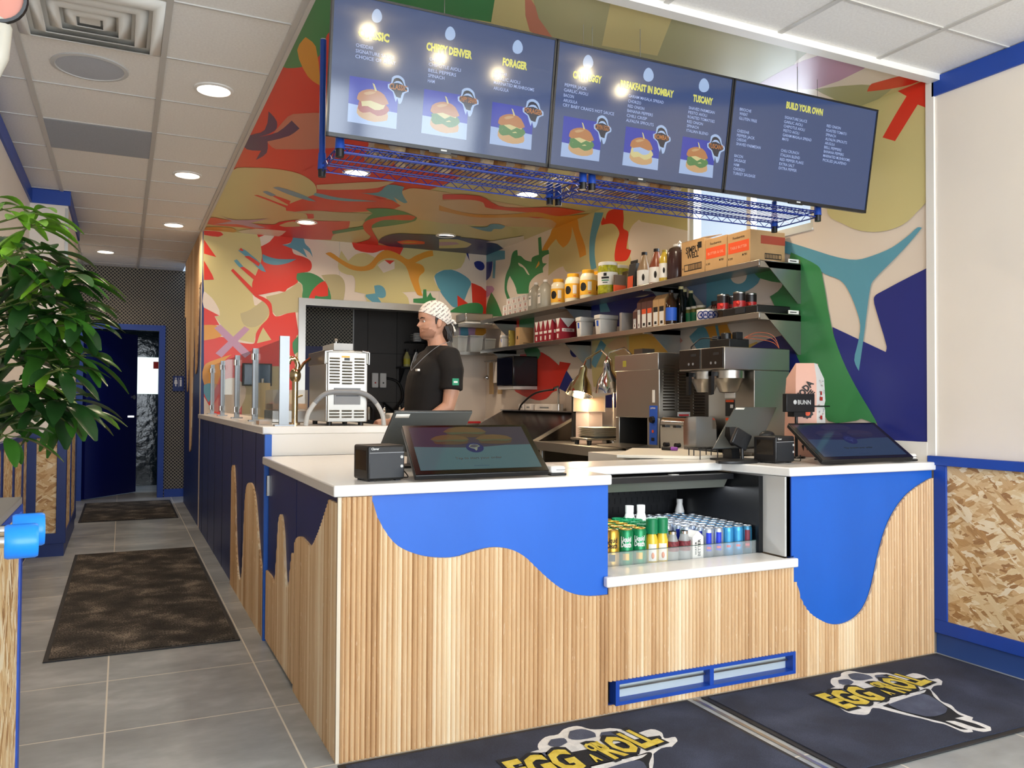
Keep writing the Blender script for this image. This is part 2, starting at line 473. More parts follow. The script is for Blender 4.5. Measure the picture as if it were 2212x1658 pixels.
def mural(mb, ax, val, sgn, rect, org, sc, shapes, lvl=0, smooth=True):
    """coloured shapes lying on the plane ax=val, each a hair in front of the one before"""
    for col, pts in shapes:
        px = [(org[0] + p[0] / sc, org[1] + p[1] / sc) for p in pts]
        if smooth: px = crom(px, 3)
        w3 = [unp(p[0], p[1], ax, val) for p in px]
        i = {'X': (1, 2), 'Y': (0, 2), 'Z': (0, 1)}[ax]
        q = clip([(p[i[0]], p[i[1]]) for p in w3], *rect)
        if len(q) < 3: continue
        lvl += 1; h = val + sgn * .00013 * lvl
        P3 = [Vector({'X': (h, a, b), 'Y': (a, h, b), 'Z': (a, b, h)}[ax]) for a, b in q]
        mb.flat(P3, PM[col])
    return lvl


C6 = ((400, 360), 3.948); C7 = ((960, 360), 5.264); PX = ((0, 0), 1)
# back wall: solid pieces around the pass-through opening
OX0, OX1, OZ1 = .95, 2.45, 2.19
b = MB()
for r in ((0, OX0, 0, ZC), (OX1, XR + .1, 0, ZC), (OX0, OX1, OZ1, ZC), (OX0, OX1, 0, .9)): b.box(r[0], r[1], YB, YB + .12, r[2], r[3], PM['W'])
b.box(1.32, 1.323, YB - .002, YB, OZ1, ZC, GRID).box(2.41, 2.413, YB - .002, YB, OZ1, ZC, GRID)
l = mural(b, 'Y', YB, -1, (.0, OX0, 0, ZC), *C6, [
    ('T', [(160, 520), (605, 560), (650, 690), (655, 780), (620, 880), (580, 960), (572, 1060), (590, 1180), (720, 1200), (740, 1290), (650, 1370), (600, 1440), (590, 1500), (480, 1480), (380, 1430), (300, 1340), (255, 1280), (292, 1268), (240, 1180), (160, 1060)]),
    ('K', [(690, 1105), (850, 1065), (960, 985), (995, 1010), (1000, 1240), (870, 1250), (780, 1278), (720, 1200)]),
    ('K', [(470, 1250), (560, 1215), (660, 1140), (715, 1200), (700, 1280), (600, 1365), (500, 1345)]),
    ('R', [(160, 1480), (310, 1450), (430, 1490), (560, 1510), (592, 1500), (605, 1420), (650, 1350), (710, 1285), (715, 1215), (680, 1160), (600, 1110), (575, 1085), (625, 1095), (700, 1130), (735, 1170), (748, 1250), (780, 1277), (870, 1250), (940, 1240), (965, 1420), (975, 1560), (935, 1600), (975, 1900), (975, 2300), (160, 2300)]),
    ('T', [(665, 1370), (735, 1475), (612, 1505), (632, 1440)]),
    ('R', [(160, 545), (300, 555), (325, 580), (280, 597), (160, 580)]), ('R', [(160, 620), (215, 700), (265, 770), (160, 740)]), ('R', [(160, 800), (230, 920), (245, 962), (160, 965)]),
    ('W', [(160, 1060), (230, 1120), (290, 1220), (295, 1270), (160, 1205)]), ('R', [(160, 1200), (290, 1268), (250, 1275), (292, 1350), (160, 1352)]),
    ('O', [(160, 1350), (262, 1352), (330, 1400), (300, 1450), (160, 1480)]),
    ('P', [(248, 1375), (300, 1345), (560, 1590), (510, 1630)]), ('P', [(505, 1360), (550, 1385), (310, 1625), (258, 1590)]),
    ('T', [(950, 1440), (975, 1430), (975, 1800), (935, 1700), (945, 1600)]), ('G', [(975, 1435), (915, 1500), (930, 1600), (975, 1560)]),
    ('O', [(160, 1700), (240, 1650), (400, 1600), (330, 1660), (300, 1780), (250, 1900), (160, 1850)]), ('C', [(160, 1860), (215, 1845), (250, 1880), (200, 2010), (160, 1930)]),
    ('W', [(160, 1960), (200, 2030), (230, 2120), (160, 2200)]), ('K', [(500, 1800), (560, 1690), (700, 1680), (660, 1800), (640, 2300), (480, 2300)]),
    ('W', [(300, 1830), (420, 1800), (520, 1900), (440, 2100), (330, 2150)]), ('K', [(700, 1700), (860, 1700), (860, 2000), (720, 2000)]),
    ('Y', [(860, 1960), (975, 1880), (975, 2300), (840, 2300)]),
])
mural(b, 'Y', YB, -1, (.0, XR, OZ1 + .005, ZC), *C6, [
    ('R', [(800, 560), (925, 605), (915, 640), (830, 665), (900, 680), (925, 740), (1000, 765), (1065, 800), (1080, 850), (1060, 890), (1000, 905), (955, 940), (960, 985), (870, 1040), (850, 1065), (800, 1060), (620, 1095), (590, 1090), (575, 1050), (572, 990), (600, 925), (640, 830), (655, 760), (645, 680), (720, 640)]),
    ('R', [(608, 570), (700, 575), (625, 602)]),
    ('C', [(925, 560), (1010, 560), (1020, 650), (1065, 700), (1088, 775), (1060, 730), (1005, 695), (1042, 775), (985, 735), (940, 710), (825, 665), (900, 650)]),
    ('C', [(660, 745), (720, 770), (800, 787), (948, 787), (880, 820), (780, 838), (700, 825), (662, 800)]),
    ('C', [(452, 715), (490, 700), (560, 750), (650, 830), (688, 898), (640, 880), (560, 800)]), ('R', [(460, 708), (476, 692), (500, 716), (480, 718)]), ('R', [(505, 765), (545, 762), (640, 825), (625, 850)]),
    ('C', [(415, 800), (440, 790), (498, 855), (470, 862)]), ('R', [(468, 860), (500, 855), (610, 940), (590, 968)]), ('R', [(390, 885), (408, 870), (600, 1060), (585, 1095)]),
    ('G', [(955, 910), (1040, 900), (1120, 925), (1185, 975), (1225, 1040), (1243, 1110), (1240, 1180), (1050, 1180), (1000, 1140), (1000, 1010), (950, 960)]),
    ('K', [(1160, 925), (1240, 918), (1310, 925), (1355, 975), (1362, 1060), (1340, 1180), (1240, 1180), (1240, 1080), (1190, 975)]),
    ('R', [(1150, 990), (1190, 975), (1215, 1020), (1218, 1100), (1160, 1108), (1110, 1098), (1080, 1160), (1040, 1160), (1080, 1060)]),
    ('T', [(1310, 880), (1308, 800), (1330, 715), (1390, 805), (1450, 750), (1530, 735), (1590, 760), (1640, 790), (1700, 740), (1830, 750), (1870, 690), (2400, 720), (2350, 860), (2211, 880), (2150, 900), (2120, 960), (2180, 1060), (2050, 1060), (1850, 1070), (1900, 1120), (1915, 1230), (1480, 1200), (1550, 1140), (1530, 1100), (1540, 1085), (1445, 1065), (1450, 980), (1430, 930), (1380, 920)]),
    ('W', [(1640, 840), (1700, 800), (1785, 810), (1785, 870), (1690, 905)]), ('R', [(1698, 795), (1785, 800), (1745, 832)]),
    ('C', [(1610, 1015), (1660, 1010), (1700, 1040), (1710, 1100), (1680, 1120), (1640, 1110), (1690, 1185), (1640, 1180), (1540, 1110), (1540, 1090), (1620, 1080)]),
    ('R', [(1420, 640), (1870, 670), (1830, 752), (1750, 730), (1690, 710), (1600, 735), (1450, 705)]),
    ('O', [(1195, 740), (1240, 730), (1330, 790), (1430, 840), (1520, 850), (1580, 820), (1640, 750), (1700, 712), (1760, 720), (1830, 750), (1900, 790), (1960, 760), (2060, 720), (2110, 715), (2115, 760), (2040, 780), (1960, 820), (2020, 840), (2040, 890), (2000, 930), (1990, 980), (2025, 1100), (1980, 1090), (1920, 960), (1880, 850), (1800, 790), (1720, 780), (1650, 810), (1600, 870), (1500, 890), (1400, 870), (1300, 810)]),
    ('G', [(1945, 1125), (2025, 1120), (2030, 1045), (2055, 1045), (2060, 1115), (2090, 1070), (2110, 1115), (2135, 1120), (2130, 1152), (2060, 1165), (1945, 1157)]),
], lvl=l)
l = mural(b, 'Y', YB, -1, (2.0, XR, OZ1, ZC), *C7, [
    ('T', [(-20, 980), (170, 990), (180, 1040), (140, 1100), (-20, 1135)]),
    ('C', [(-120, 1230), (0, 1170), (80, 1170), (200, 1220), (300, 1310), (270, 1400), (200, 1560), (120, 1600), (60, 1560), (-60, 1400)]),
    ('B', [(335, 1090), (370, 1072), (430, 1085), (455, 1130), (440, 1170), (400, 1177), (350, 1140)]), ('B', [(235, 960), (265, 960), (285, 1072)]),
    ('R', [(305, 1320), (480, 1420), (480, 1700), (325, 1700)]), ('R', [(145, 1460), (290, 1570), (150, 1620)]),
    ('G', [(40, 1658), (110, 1610), (200, 1570), (330, 1545), (410, 1560), (440, 1610), (430, 1680), (60, 1700)]),
], lvl=30)
mural(b, 'Y', YB, -1, (OX1, XR, .6, OZ1), (980, 560), 8.29, [
    ('P', [(100, 1180), (400, 1180), (500, 1300), (330, 1500), (100, 1500)]), ('C', [(120, 1180), (240, 1180), (260, 1400), (120, 1480)]), ('O', [(400, 1200), (540, 1180), (600, 1300), (480, 1380), (380, 1340)]),
    ('R', [(540, 900), (800, 1180), (820, 1440), (640, 1300), (560, 1180)])])
struct(b, 'wall_back')

# right wall with the kitchen window (Y .79..1.97, z 2.25..2.78)
WY0, WY1, WZ0, WZ1 = .79, 1.97, 2.25, 2.78
b = MB(); T_ = XR + .12
for r in ((.03, WY0, 0, ZC), (WY1, YB + .12, 0, ZC), (WY0, WY1, 0, WZ0), (WY0, WY1, WZ1, ZC)): b.box(XR, T_, r[0], r[1], r[2], r[3], PM['W'])
RR = (.035, YB, .98, ZC)
l = mural(b, 'X', XR, -1, (WY1, YB, .98, ZC), *C7, [
    ('T', [(1190, 1000), (1200, 850), (1240, 690), (1640, 500), (2000, 300), (2900, 200), (2900, 760), (2211, 620), (2130, 680), (2090, 800), (2100, 900), (2125, 1000), (2400, 1160), (1640, 1180), (1400, 1200), (1350, 1130), (1280, 1160), (1180, 1240)]),
    ('W', [(2100, 950), (2090, 800), (2130, 690), (2211, 600), (2300, 680), (2420, 800), (2300, 1100), (2130, 1100)]),
    ('O', [(1240, 690), (1450, 560), (1510, 590), (1530, 700), (1600, 900), (1612, 1000), (1540, 1035), (1500, 850), (1450, 680), (1440, 800), (1400, 880), (1350, 920), (1300, 870), (1270, 820), (1200, 900), (1160, 960), (1105, 960), (1130, 900), (1200, 780)]),
    ('C', [(1710, 520), (1810, 520), (1760, 680), (1720, 820), (1710, 1000), (1730, 1150), (1670, 1175), (1650, 1050), (1650, 850), (1670, 700)]),
    ('R', [(1870, 500), (2030, 470), (2040, 600), (2035, 700), (2090, 740), (2080, 850), (2070, 930), (2125, 950), (2110, 1000), (2060, 1070), (1940, 1070), (1935, 1000), (1960, 850), (1990, 760), (1970, 700), (1920, 650), (1850, 650), (1788, 665), (1783, 630), (1810, 570), (1830, 600)]),
    ('G', [(830, 945), (835, 1010), (870, 1015), (920, 1060), (990, 1080), (1000, 1030), (1075, 1000), (1065, 810), (1100, 795), (1110, 955), (1185, 945), (1192, 990), (1115, 1030), (1120, 1095), (1167, 1100), (1120, 1150), (1125, 1200), (1050, 1230), (970, 1320), (960, 1440), (830, 1445), (790, 1330), (745, 1240), (720, 1300), (712, 1400), (760, 1520), (730, 1542), (690, 1430), (685, 1340), (700, 1230), (745, 1120), (765, 1010), (790, 960)]),
    ('W', [(840, 1090), (880, 1110), (930, 1160), (970, 1232), (945, 1220), (900, 1150), (850, 1122)]), ('O', [(1075, 1070), (1082, 1110), (1035, 1157)]), ('W', [(745, 1250), (780, 1300), (820, 1430), (750, 1500), (715, 1400), (722, 1300)]),
    ('C', [(475, 1000), (575, 955), (690, 955), (690, 1050), (585, 1065), (575, 1270), (548, 1265), (555, 1075), (475, 1085)]), ('B', [(460, 1085), (550, 1075), (525, 1240), (460, 1305)]),
    ('P', [(460, 1360), (540, 1355), (570, 1390), (540, 1440), (460, 1500)]), ('G', [(470, 1700), (485, 1560), (535, 1425), (600, 1540), (660, 1700)]),
])
C3 = ((1080, 560), 6.91)
l = mural(b, 'X', XR, -1, (WY1, YB, .98, ZC), *C3, [
    ('T', [(1380, 1180), (1900, 1100), (2211, 1060), (2211, 1900), (1400, 1900), (1370, 1600)]), ('N', [(1590, 1290), (1700, 1200), (1880, 1130), (1930, 1480), (1880, 1500)]),
    ('R', [(170, 850), (300, 840), (300, 1010), (180, 1060)]), ('G', [(290, 780), (520, 760), (510, 1020), (290, 1020)]), ('B', [(1290, 800), (1390, 620), (1880, 480), (2000, 470), (2211, 480), (2211, 650), (2211, 1000), (1300, 1000)]),
    ('W', [(1120, 640), (1390, 620), (1290, 820), (1150, 820)]), ('C', [(1480, 590), (1560, 600), (1650, 780), (1500, 790)]), ('W', [(1930, 480), (2050, 440), (2211, 470), (2211, 540), (2050, 560)]),
    ('G', [(360, 1330), (520, 1290), (615, 1400), (600, 1470), (510, 1510), (400, 1430)]),
    ('B', [(1080, 1190), (1165, 1180), (1162, 1400), (1140, 1458), (1090, 1452), (1050, 1380)]), ('C', [(1510, 1200), (1590, 1280), (1430, 1620), (1370, 1540)]),
], lvl=l)
C5 = ((980, 740), 6.14)
l = mural(b, 'X', XR, -1, (WY1, YB, .98, 1.7), *C5, [
    ('R', [(900, 100), (1180, 130), (1400, 300), (1410, 250), (1557, 272), (1500, 380), (1400, 620), (1320, 650), (1230, 740), (1100, 760), (830, 650), (800, 560)]), ('G', [(945, 60), (1080, 60), (1160, 150), (1120, 220), (1060, 240), (970, 170)]),
    ('B', [(1500, 370), (1645, 620), (1605, 755), (1500, 660), (1400, 605)]), ('C', [(1640, 640), (1700, 480), (1740, 540), (1700, 860), (1620, 860), (1590, 770)]), ('P', [(0, 760), (330, 800), (330, 860), (0, 860)]), ('B', [(2020, 700), (2160, 670), (2160, 860), (2020, 860)])], lvl=l)
C4 = ((1340, 470), 5.53)
l = mural(b, 'X', XR, -1, (.035, 2.9, .98, 2.24), *C4, [
    ('B', [(100, 1120), (90, 900), (200, 830), (370, 810), (640, 740), (655, 830), (580, 920), (600, 980), (400, 1010)]), ('W', [(110, 930), (250, 850), (460, 845), (330, 930), (200, 952)]),
    ('U', [(680, 720), (1035, 640), (1035, 1100), (980, 1010)]), ('C', [(1035, 640), (1600, 500), (1680, 720), (1530, 870), (1200, 980), (1035, 1080)]),
    ('W', [(1310, 640), (1320, 580), (1420, 550), (1510, 580), (1520, 680), (1490, 760), (1415, 790), (1340, 755)]), ('G', [(1580, 580), (1700, 500), (1790, 500), (2040, 790), (1660, 720)]),
    ('S', [(230, 1370), (590, 1320), (752, 1470), (650, 1560), (500, 1440)]), ('Y', [(110, 1380), (240, 1372), (400, 1420), (640, 1560), (700, 2100), (110, 2100)]), ('C', [(830, 1420), (960, 1290), (1060, 1350), (1130, 1540), (960, 1640)]),
    ('O', [(1000, 1270), (1270, 1230), (1330, 1380), (1500, 1560), (1100, 1700), (1080, 1450)]), ('C', [(1130, 1250), (1165, 1250), (1215, 1520), (1190, 1520)]),
    ('Y', [(1500, 1530), (1640, 1480), (1700, 1600), (1560, 1700)])], lvl=l)
mural(b, 'X', XR, -1, (.035, 2.9, .98, ZC), PX[0], PX[1], [
    ('T', [(1852, 220), (1935, 190), (2010, 230), (2010, 420), (1981, 459), (1950, 486), (1905, 500), (1859, 498), (1822, 483), (1790, 462), (1780, 340), (1800, 250)]),
    ('R', [(1930, 191), (2010, 158), (2010, 236), (1984, 226), (1935, 305), (1908, 297), (1935, 249), (1960, 208)]),
    ('B', [(2020, 571), (1896, 635), (1889, 646), (1896, 676), (1917, 748), (1915, 760), (1800, 706), (1809, 751), (1836, 812), (1895, 911), (1911, 947), (2020, 952)]),
    ('B', [(1703, 721), (1712, 736), (1727, 775), (1750, 782), (1780, 790), (1790, 830), (1700, 830), (1560, 790), (1640, 740)]),
    ('C', [(1690, 518), (1760, 540), (1809, 555), (1851, 561), (1887, 552), (1929, 534), (1966, 507), (1984, 491), (1993, 492), (1966, 525), (1929, 564), (1887, 607), (1881, 625), (1875, 667), (1866, 739), (1857, 801), (1847, 778), (1855, 740), (1860, 703), (1851, 667), (1833, 625), (1815, 604), (1782, 591), (1740, 560), (1690, 545)]),
    ('G', [(1710, 545), (1735, 556), (1767, 573), (1776, 586), (1798, 706), (1821, 775), (1851, 836), (1895, 911), (1892, 916), (1863, 904), (1851, 908), (1790, 908), (1760, 840), (1727, 778), (1700, 715), (1665, 640), (1690, 620)]),
], lvl=l)
# tiled backsplash below the mural is plain
struct(b, 'wall_right')
b = MB().box(XR, T_, YF - .1, .03, 0, ZC, WHITE); struct(b, 'wall_right.001')
b = MB().box(XR - .012, XR + .002, -.01, .035, .96, ZC - .02, TRIMW).box(XR - .014, XR, .035, YB, .93, 1.03, TRIMW)
struct(b, 'trim_4')
b = MB().box(XR - .012, XR, YF, .0, 2.755, ZC - .005, BLUE)
struct(b, 'trim_5')
b = MB().box(XL, XL + .015, YF, 4.53, 2.74, ZC - .01, BLUE).box(XL, -1.062, 4.515, 4.53, 2.74, ZC - .001, BLUE).box(-1.08, -1.065, 4.53, 6.1, 2.74, ZC - .004, BLUE)
struct(b, 'trim_6')
FR = mat('window_frame_white', 'd9dbd9', .4); b = MB()
for y in (WY0, WY0 + .55, WY1 - .04): b.box(XR + .02, XR + .07, y, y + .04, WZ0, WZ1, FR)
b.box(XR + .02, XR + .07, WY0, WY1, WZ0, WZ0 + .04, FR).box(XR + .02, XR + .07, WY0, WY1, WZ1 - .04, WZ1, FR); b.box(XR - .01, XR + .1, WY0, WY1, WZ0 - .012, WZ0, FR)
w4 = struct(b, 'window_4'); INV[w4.name] = Matrix()
MB().box(XR + .04, XR + .046, WY0, WY1, WZ0, WZ1, GLASS).build('glass_pane', w4)

# mural ceiling over the kitchen
b = MB().box(0, XR, .02, YB, ZC, ZC + .1, PM['T'])
RC = (0.001, XR, .02, YB)
l = mural(b, 'Z', ZC, -1, RC, *PX, [
    ('R', [(600, -60), (800, -60), (900, 80), (1100, 160), (1100, 300), (900, 420), (690, 420), (560, 400), (500, 385), (480, 360)]),
    ('G', [(640, -80), (1110, -80), (1062, 48), (900, 30), (720, 60), (690, 120), (660, 142), (620, 147), (600, 140)]), ('O', [(660, 80), (682, 100), (692, 185), (665, 165), (642, 108)]),
    ('S', [(633, 246), (740, 246), (740, 318), (596, 322), (577, 306), (605, 270)]),
    ('D', [(540, 292), (572, 280), (580, 240), (598, 262), (594, 282), (560, 295), (600, 285), (630, 260), (647, 277), (625, 293), (578, 305), (576, 330), (553, 345), (564, 325), (533, 322), (520, 305)]),
    ('T', [(1075, -40), (1138, -20), (1145, 65), (1060, 52)]), ('S', [(1135, -20), (1180, 50), (1200, 85), (1144, 66)]),
    ('L', [(1140, -60), (1330, -20), (1560, 60), (1770, 110), (1735, 150), (1700, 170), (1590, 200), (1200, 90)]), ('T', [(1320, 0), (1455, 30), (1420, 120), (1300, 98)]),
    ('W', [(1680, 210), (1760, 100), (2020, 150), (1850, 210)]), ('P', [(1735, 130), (1835, 110), (1885, 137), (1760, 192), (1640, 180)]),
    ('L', [(1760, 192), (1860, 182), (1930, 188), (1860, 230)]), ('R', [(1883, 180), (2010, 150), (1985, 175), (1930, 190), (1873, 197)])])
l = mural(b, 'Z', ZC, -1, RC, *C6, [
    ('T', [(250, 340), (400, 30), (560, 5), (800, 20), (980, 60), (1090, 130), (1122, 200), (1090, 250), (900, 340), (400, 420)]),
    ('R', [(1000, 40), (1230, -60), (1700, -60), (1130, 130), (1120, 190), (1640, 165), (1740, 150), (1725, 210), (1600, 225), (1640, 265), (1770, 285), (1838, 330), (1800, 355), (1540, 380), (1320, 385), (900, 355), (868, 345), (880, 320), (1000, 272), (1120, 230), (1110, 150)]),
    ('N', [(1120, 152), (1500, 130), (1800, 120), (1640, 178), (1300, 195), (1125, 190)]), ('N', [(1740, 380), (1838, 330), (1770, 285), (1830, 215), (1950, 180), (2300, 230), (3400, 430), (3400, 520), (2200, 480)]),
    ('C', [(1110, 220), (1300, 260), (1640, 292), (1400, 292), (1200, 270), (1095, 240)]), ('C', [(1490, 220), (1650, 215), (1730, 150), (1870, 170), (1850, 220), (1897, 300), (1868, 308), (1780, 255), (1812, 308), (1740, 272), (1620, 242)]),
    ('R', [(585, 240), (622, 240), (870, 330), (1050, 370), (1097, 400), (1095, 440), (1045, 440), (1030, 400), (860, 372), (855, 345)]), ('R', [(755, 240), (900, 290), (885, 325), (745, 247)]),
    ('C', [(660, 210), (700, 205), (775, 240), (730, 247)]), ('C', [(748, 175), (800, 170), (1000, 235), (1115, 292), (1050, 285), (880, 232)]),
    ('K', [(880, 385), (1100, 370), (1330, 387), (1598, 395), (1540, 450), (1400, 462), (1100, 445), (1095, 400)]),
    ('R', [(170, 480), (220, 430), (300, 440), (520, 475), (760, 490), (800, 470), (960, 450), (1180, 460), (1405, 460), (1390, 520), (1262, 580), (1245, 620), (800, 600), (600, 530), (250, 495)]),
    ('T', [(800, 497), (920, 462), (990, 505), (850, 510)]), ('P', [(268, 403), (420, 450), (702, 440), (560, 475), (685, 517), (600, 517), (440, 487), (240, 490), (400, 460)]),
    ('W', [(450, 545), (600, 525), (862, 545), (800, 590), (560, 590)]), ('O', [(160, 512), (390, 515), (442, 545), (400, 560), (160, 545)]),
    ('G', [(1540, 355), (1700, 350), (1870, 380), (1978, 430), (1960, 458), (1800, 492), (1570, 522), (1260, 572), (1252, 545), (1540, 500), (1533, 450), (1600, 395)]),
    ('R', [(1518, 490), (1560, 450), (1700, 420), (1900, 405), (1967, 425), (1930, 452), (1700, 450), (1600, 490), (1592, 530), (1640, 620), (1650, 680), (1400, 660), (1560, 620), (1582, 590), (1530, 540)]),
    ('D', [(1645, 640), (1680, 600), (1780, 570), (1900, 568), (2350, 590), (2350, 740), (1870, 705), (1720, 670)]), ('R', [(1805, 635), (1900, 620), (2042, 635), (2042, 655), (1850, 657)]), ('O', [(1830, 640), (1900, 632), (1990, 640), (1900, 648)])], lvl=l)
mural(b, 'Z', ZC, -1, RC, *C7, [
    ('N', [(-60, 380), (300, 365), (440, 400), (470, 455), (300, 520), (-60, 440)]),
    ('R', [(-20, 310), (400, 325), (620, 440), (850, 460), (1280, 455), (1600, 505), (1300, 555), (1020, 520), (700, 490), (470, 455), (440, 400), (300, 370), (-20, 365)]),
    ('O', [(-60, 430), (200, 510), (450, 540), (800, 530), (1050, 508), (1280, 555), (1660, 525), (1500, 600), (1240, 700), (1275, 640), (1200, 592), (900, 568), (600, 573), (300, 562), (-60, 490)]),
    ('R', [(940, 560), (1140, 570), (1050, 580)]), ('C', [(285, 675), (480, 680), (520, 648), (620, 648), (692, 670), (650, 702), (560, 702), (532, 730), (430, 717)]),
    ('D', [(-60, 790), (200, 800), (520, 840), (640, 900), (690, 930), (600, 975), (470, 1010), (-60, 985)]), ('T', [(-60, 818), (150, 820), (310, 872), (250, 912), (-60, 922)]), ('P', [(-60, 850), (130, 852), (172, 875), (0, 890), (-60, 890)]),
    ('W', [(470, 850), (900, 780), (900, 840), (690, 925), (600, 870)])], lvl=l)
struct(b, 'ceiling.001')

# rear kitchen seen through the opening
b = MB().box(.9, 3.2, 7.0, 7.1, 0, ZC, GREYWALL).box(3.1, 3.2, YB + .12, 7.0, 0, ZC, GREYWALL).box(.9, 3.2, YB + .12, 7.0, 2.5, 2.6, GREYWALL)
for x in (2.02, 2.39, 2.76): b.box(x, x + .004, 6.995, 7.0, 0, 2.5, BLACKM)
for z in (.6, 1.2, 1.8): b.box(1.85, 3.1, 6.995, 7.0, z, z + .004, BLACKM)
struct(b, 'wall_rear')
b = MB().box(OX0 - .04, OX0 + .03, YB - .03, YB + .14, .9, OZ1 + .06, STEEL).box(OX0 - .04, OX1, YB - .03, YB + .14, OZ1 - .01, OZ1 + .06, STEEL).box(OX1 - .03, OX1 + .04, YB - .03, YB + .14, .9, OZ1 + .06, STEEL)
struct(b, 'trim_7')
b = MB().box(.95, 1.82, 6.94, 6.999, 1.86, 2.499, NET).box(.95, 1.82, 6.94, 6.999, 0, 1.86, mat('door_blue', '0c1760', .4)).box(1.82, 1.834, 6.93, 6.999, 0, 2.499, LGREY)
struct(b, 'wall_rear.001')

# ------------------------------------------------------------------ hallway end
DX0, DX1 = -1.17, -.255
b = MB().box(XL - .1, DX0 - .0, YW, YW + .12, 0, ZC, NET).box(DX1, .3, YW, YW + .12, 0, ZC, NET).box(DX0, DX1, YW, YW + .12, 2.08, ZC, NET)
struct(b, 'wall_hallway')
b = MB().box(DX1 + .07, .3, YW - .015, YW, 0, .1, BLUE); struct(b, 'baseboard_hallway')
b = MB().box(XL, .2, YW + .13, 10.1, 2.45, 2.5, GREYWALL).box(XL, .2, 10.0, 10.1, 0, 2.5, mat('green_gloss_tile', '0d1c22', .12, bump=.5, nscale=9)).box(.0, .1, YW + .12, 10, 0, 2.5, GREYWALL)
struct(b, 'wall_restroom')
d = thing('door_1', 'dark blue door standing ajar at the end of the hallway', 'door', (DX0, YW, 0), kind='structure')
b = MB().box(DX0 - .005, DX0 + .065, YW - .03, YW + .13, 0, 2.15, BLUE).box(DX1 - .01, DX1 + .06, YW - .03, YW + .13, 0, 2.15, BLUE).box(DX0 - .005, DX1 + .06, YW - .03, YW + .13, 2.08, 2.15, BLUE)
b.build('door_frame', d)
a = Vector((DX0 + .065, YW + .02, 0)); e = Vector((-.52, 9.25 - .12, 0)); q = (e - a); q.normalize(); nrm = Vector((q.y, -q.x, 0))
DB = mat('door_blue', '0c1760', .4)
LEAF = MB(); e = a + q * .9
vs = [a, e, e + nrm * .045, a + nrm * .045]
LEAF.add([(v.x, v.y, z) for z in (.012, 2.07) for v in vs], [(0, 1, 2, 3), (4, 7, 6, 5), (0, 4, 5, 1), (1, 5, 6, 2), (2, 6, 7, 3), (3, 7, 4, 0)], DB)
dlf = LEAF.build('door_leaf', d)
hp = a + q * .83 + nrm * .045
MB().cyl(hp + Vector((0, 0, 1.0)), hp + nrm * .06 + Vector((0, 0, 1.0)), .012, m=CHROME).box(hp.x - .11, hp.x + .01, hp.y - .075, hp.y - .055, .99, 1.01, CHROME).cyl(hp + Vector((0, 0, 1.25)), hp + nrm * .015 + Vector((0, 0, 1.25)), .03, m=CHROME).build('door_handle', dlf)
b = MB().box(-.62, -.2, 9.93, 9.95, 1.3, 1.82, mat('backlit_frosted_glass', 'dff0ee', .5, emit=1.5)).box(-.28, -.2, 9.925, 9.93, 1.66, 1.76, mat('red_sticker', 'e23a2a', .6))
solo(b, 'frosted_window_sign', 'bright frosted window panel seen through the open hallway door', 'window')
sg = thing('restroom_sign', 'small dark restroom sign with white figures on the lattice wallpaper', 'sign', (-.02, YW, 1.3))
MB().box(-.1, .03, YW - .012, YW, 1.33, 1.52, NAVY_SHADE).build('sign_plate', sg)
MB().ball((-.065, YW - .013, 1.49), .011, PWHITE, 6).prism([(-.078, 1.475), (-.052, 1.475), (-.045, 1.42), (-.058, 1.42), (-.058, 1.39), (-.072, 1.39), (-.072, 1.42), (-.085, 1.42)], 'y', YW - .015, YW - .012, PWHITE).box(-.036, -.033, YW - .015, YW - .012, 1.38, 1.5, PWHITE).ball((-.008, YW - .013, 1.49), .011, PWHITE, 6).prism([(-.02, 1.475), (.004, 1.475), (.004, 1.39), (-.02, 1.39)], 'y', YW - .015, YW - .012, PWHITE).build('sign_figures', sg)

# wall with slats and blue drips between hallway and kitchen, beyond the counter
b = MB().box(.015, .9, YB + .12, YH, 0, ZC, GREYWALL).box(.002, .04, YB + .0, YH, 0, ZC, NAVY_SHADE).box(.002, .9, YH, YH + .01, 0, ZC, NAVY_SHADE); struct(b, 'wall_side')


def slats_y(mb, y0, y1, fb, ft, x=0, sg=-1):
    """half-round slats standing on the side face; fb, ft give bottom and top height along y"""
    n = int(round((y1 - y0) / SP))
    for i in range(n):
        a = y0 + i * (y1 - y0) / n; w_ = (y1 - y0) / n; prof = [(0, 0), (.07, .005), (.25, .0095), (.5, .0115), (.75, .0095), (.93, .005), (1, 0)]
        P = [(a + w_ * p, x + sg * h) for p, h in prof]
        lo = [fb(p[0]) for p in P]; hi = [ft(p[0]) for p in P]
        if max(h - l for h, l in zip(hi, lo)) < .004: continue
        hi = [max(h, l + 1e-4) for h, l in zip(hi, lo)]
        vs = [(p[1], p[0], l) for p, l in zip(P, lo)] + [(p[1], p[0], h) for p, h in zip(P, hi)]; k = len(P)
        mb.add(vs, [(j, j + 1, k + j + 1, k + j) for j in range(k - 1)], W_SLATY, True); mb.add(vs, [tuple(range(k)), tuple(range(2 * k - 1, k - 1, -1))], W_SLATY)
    return mb


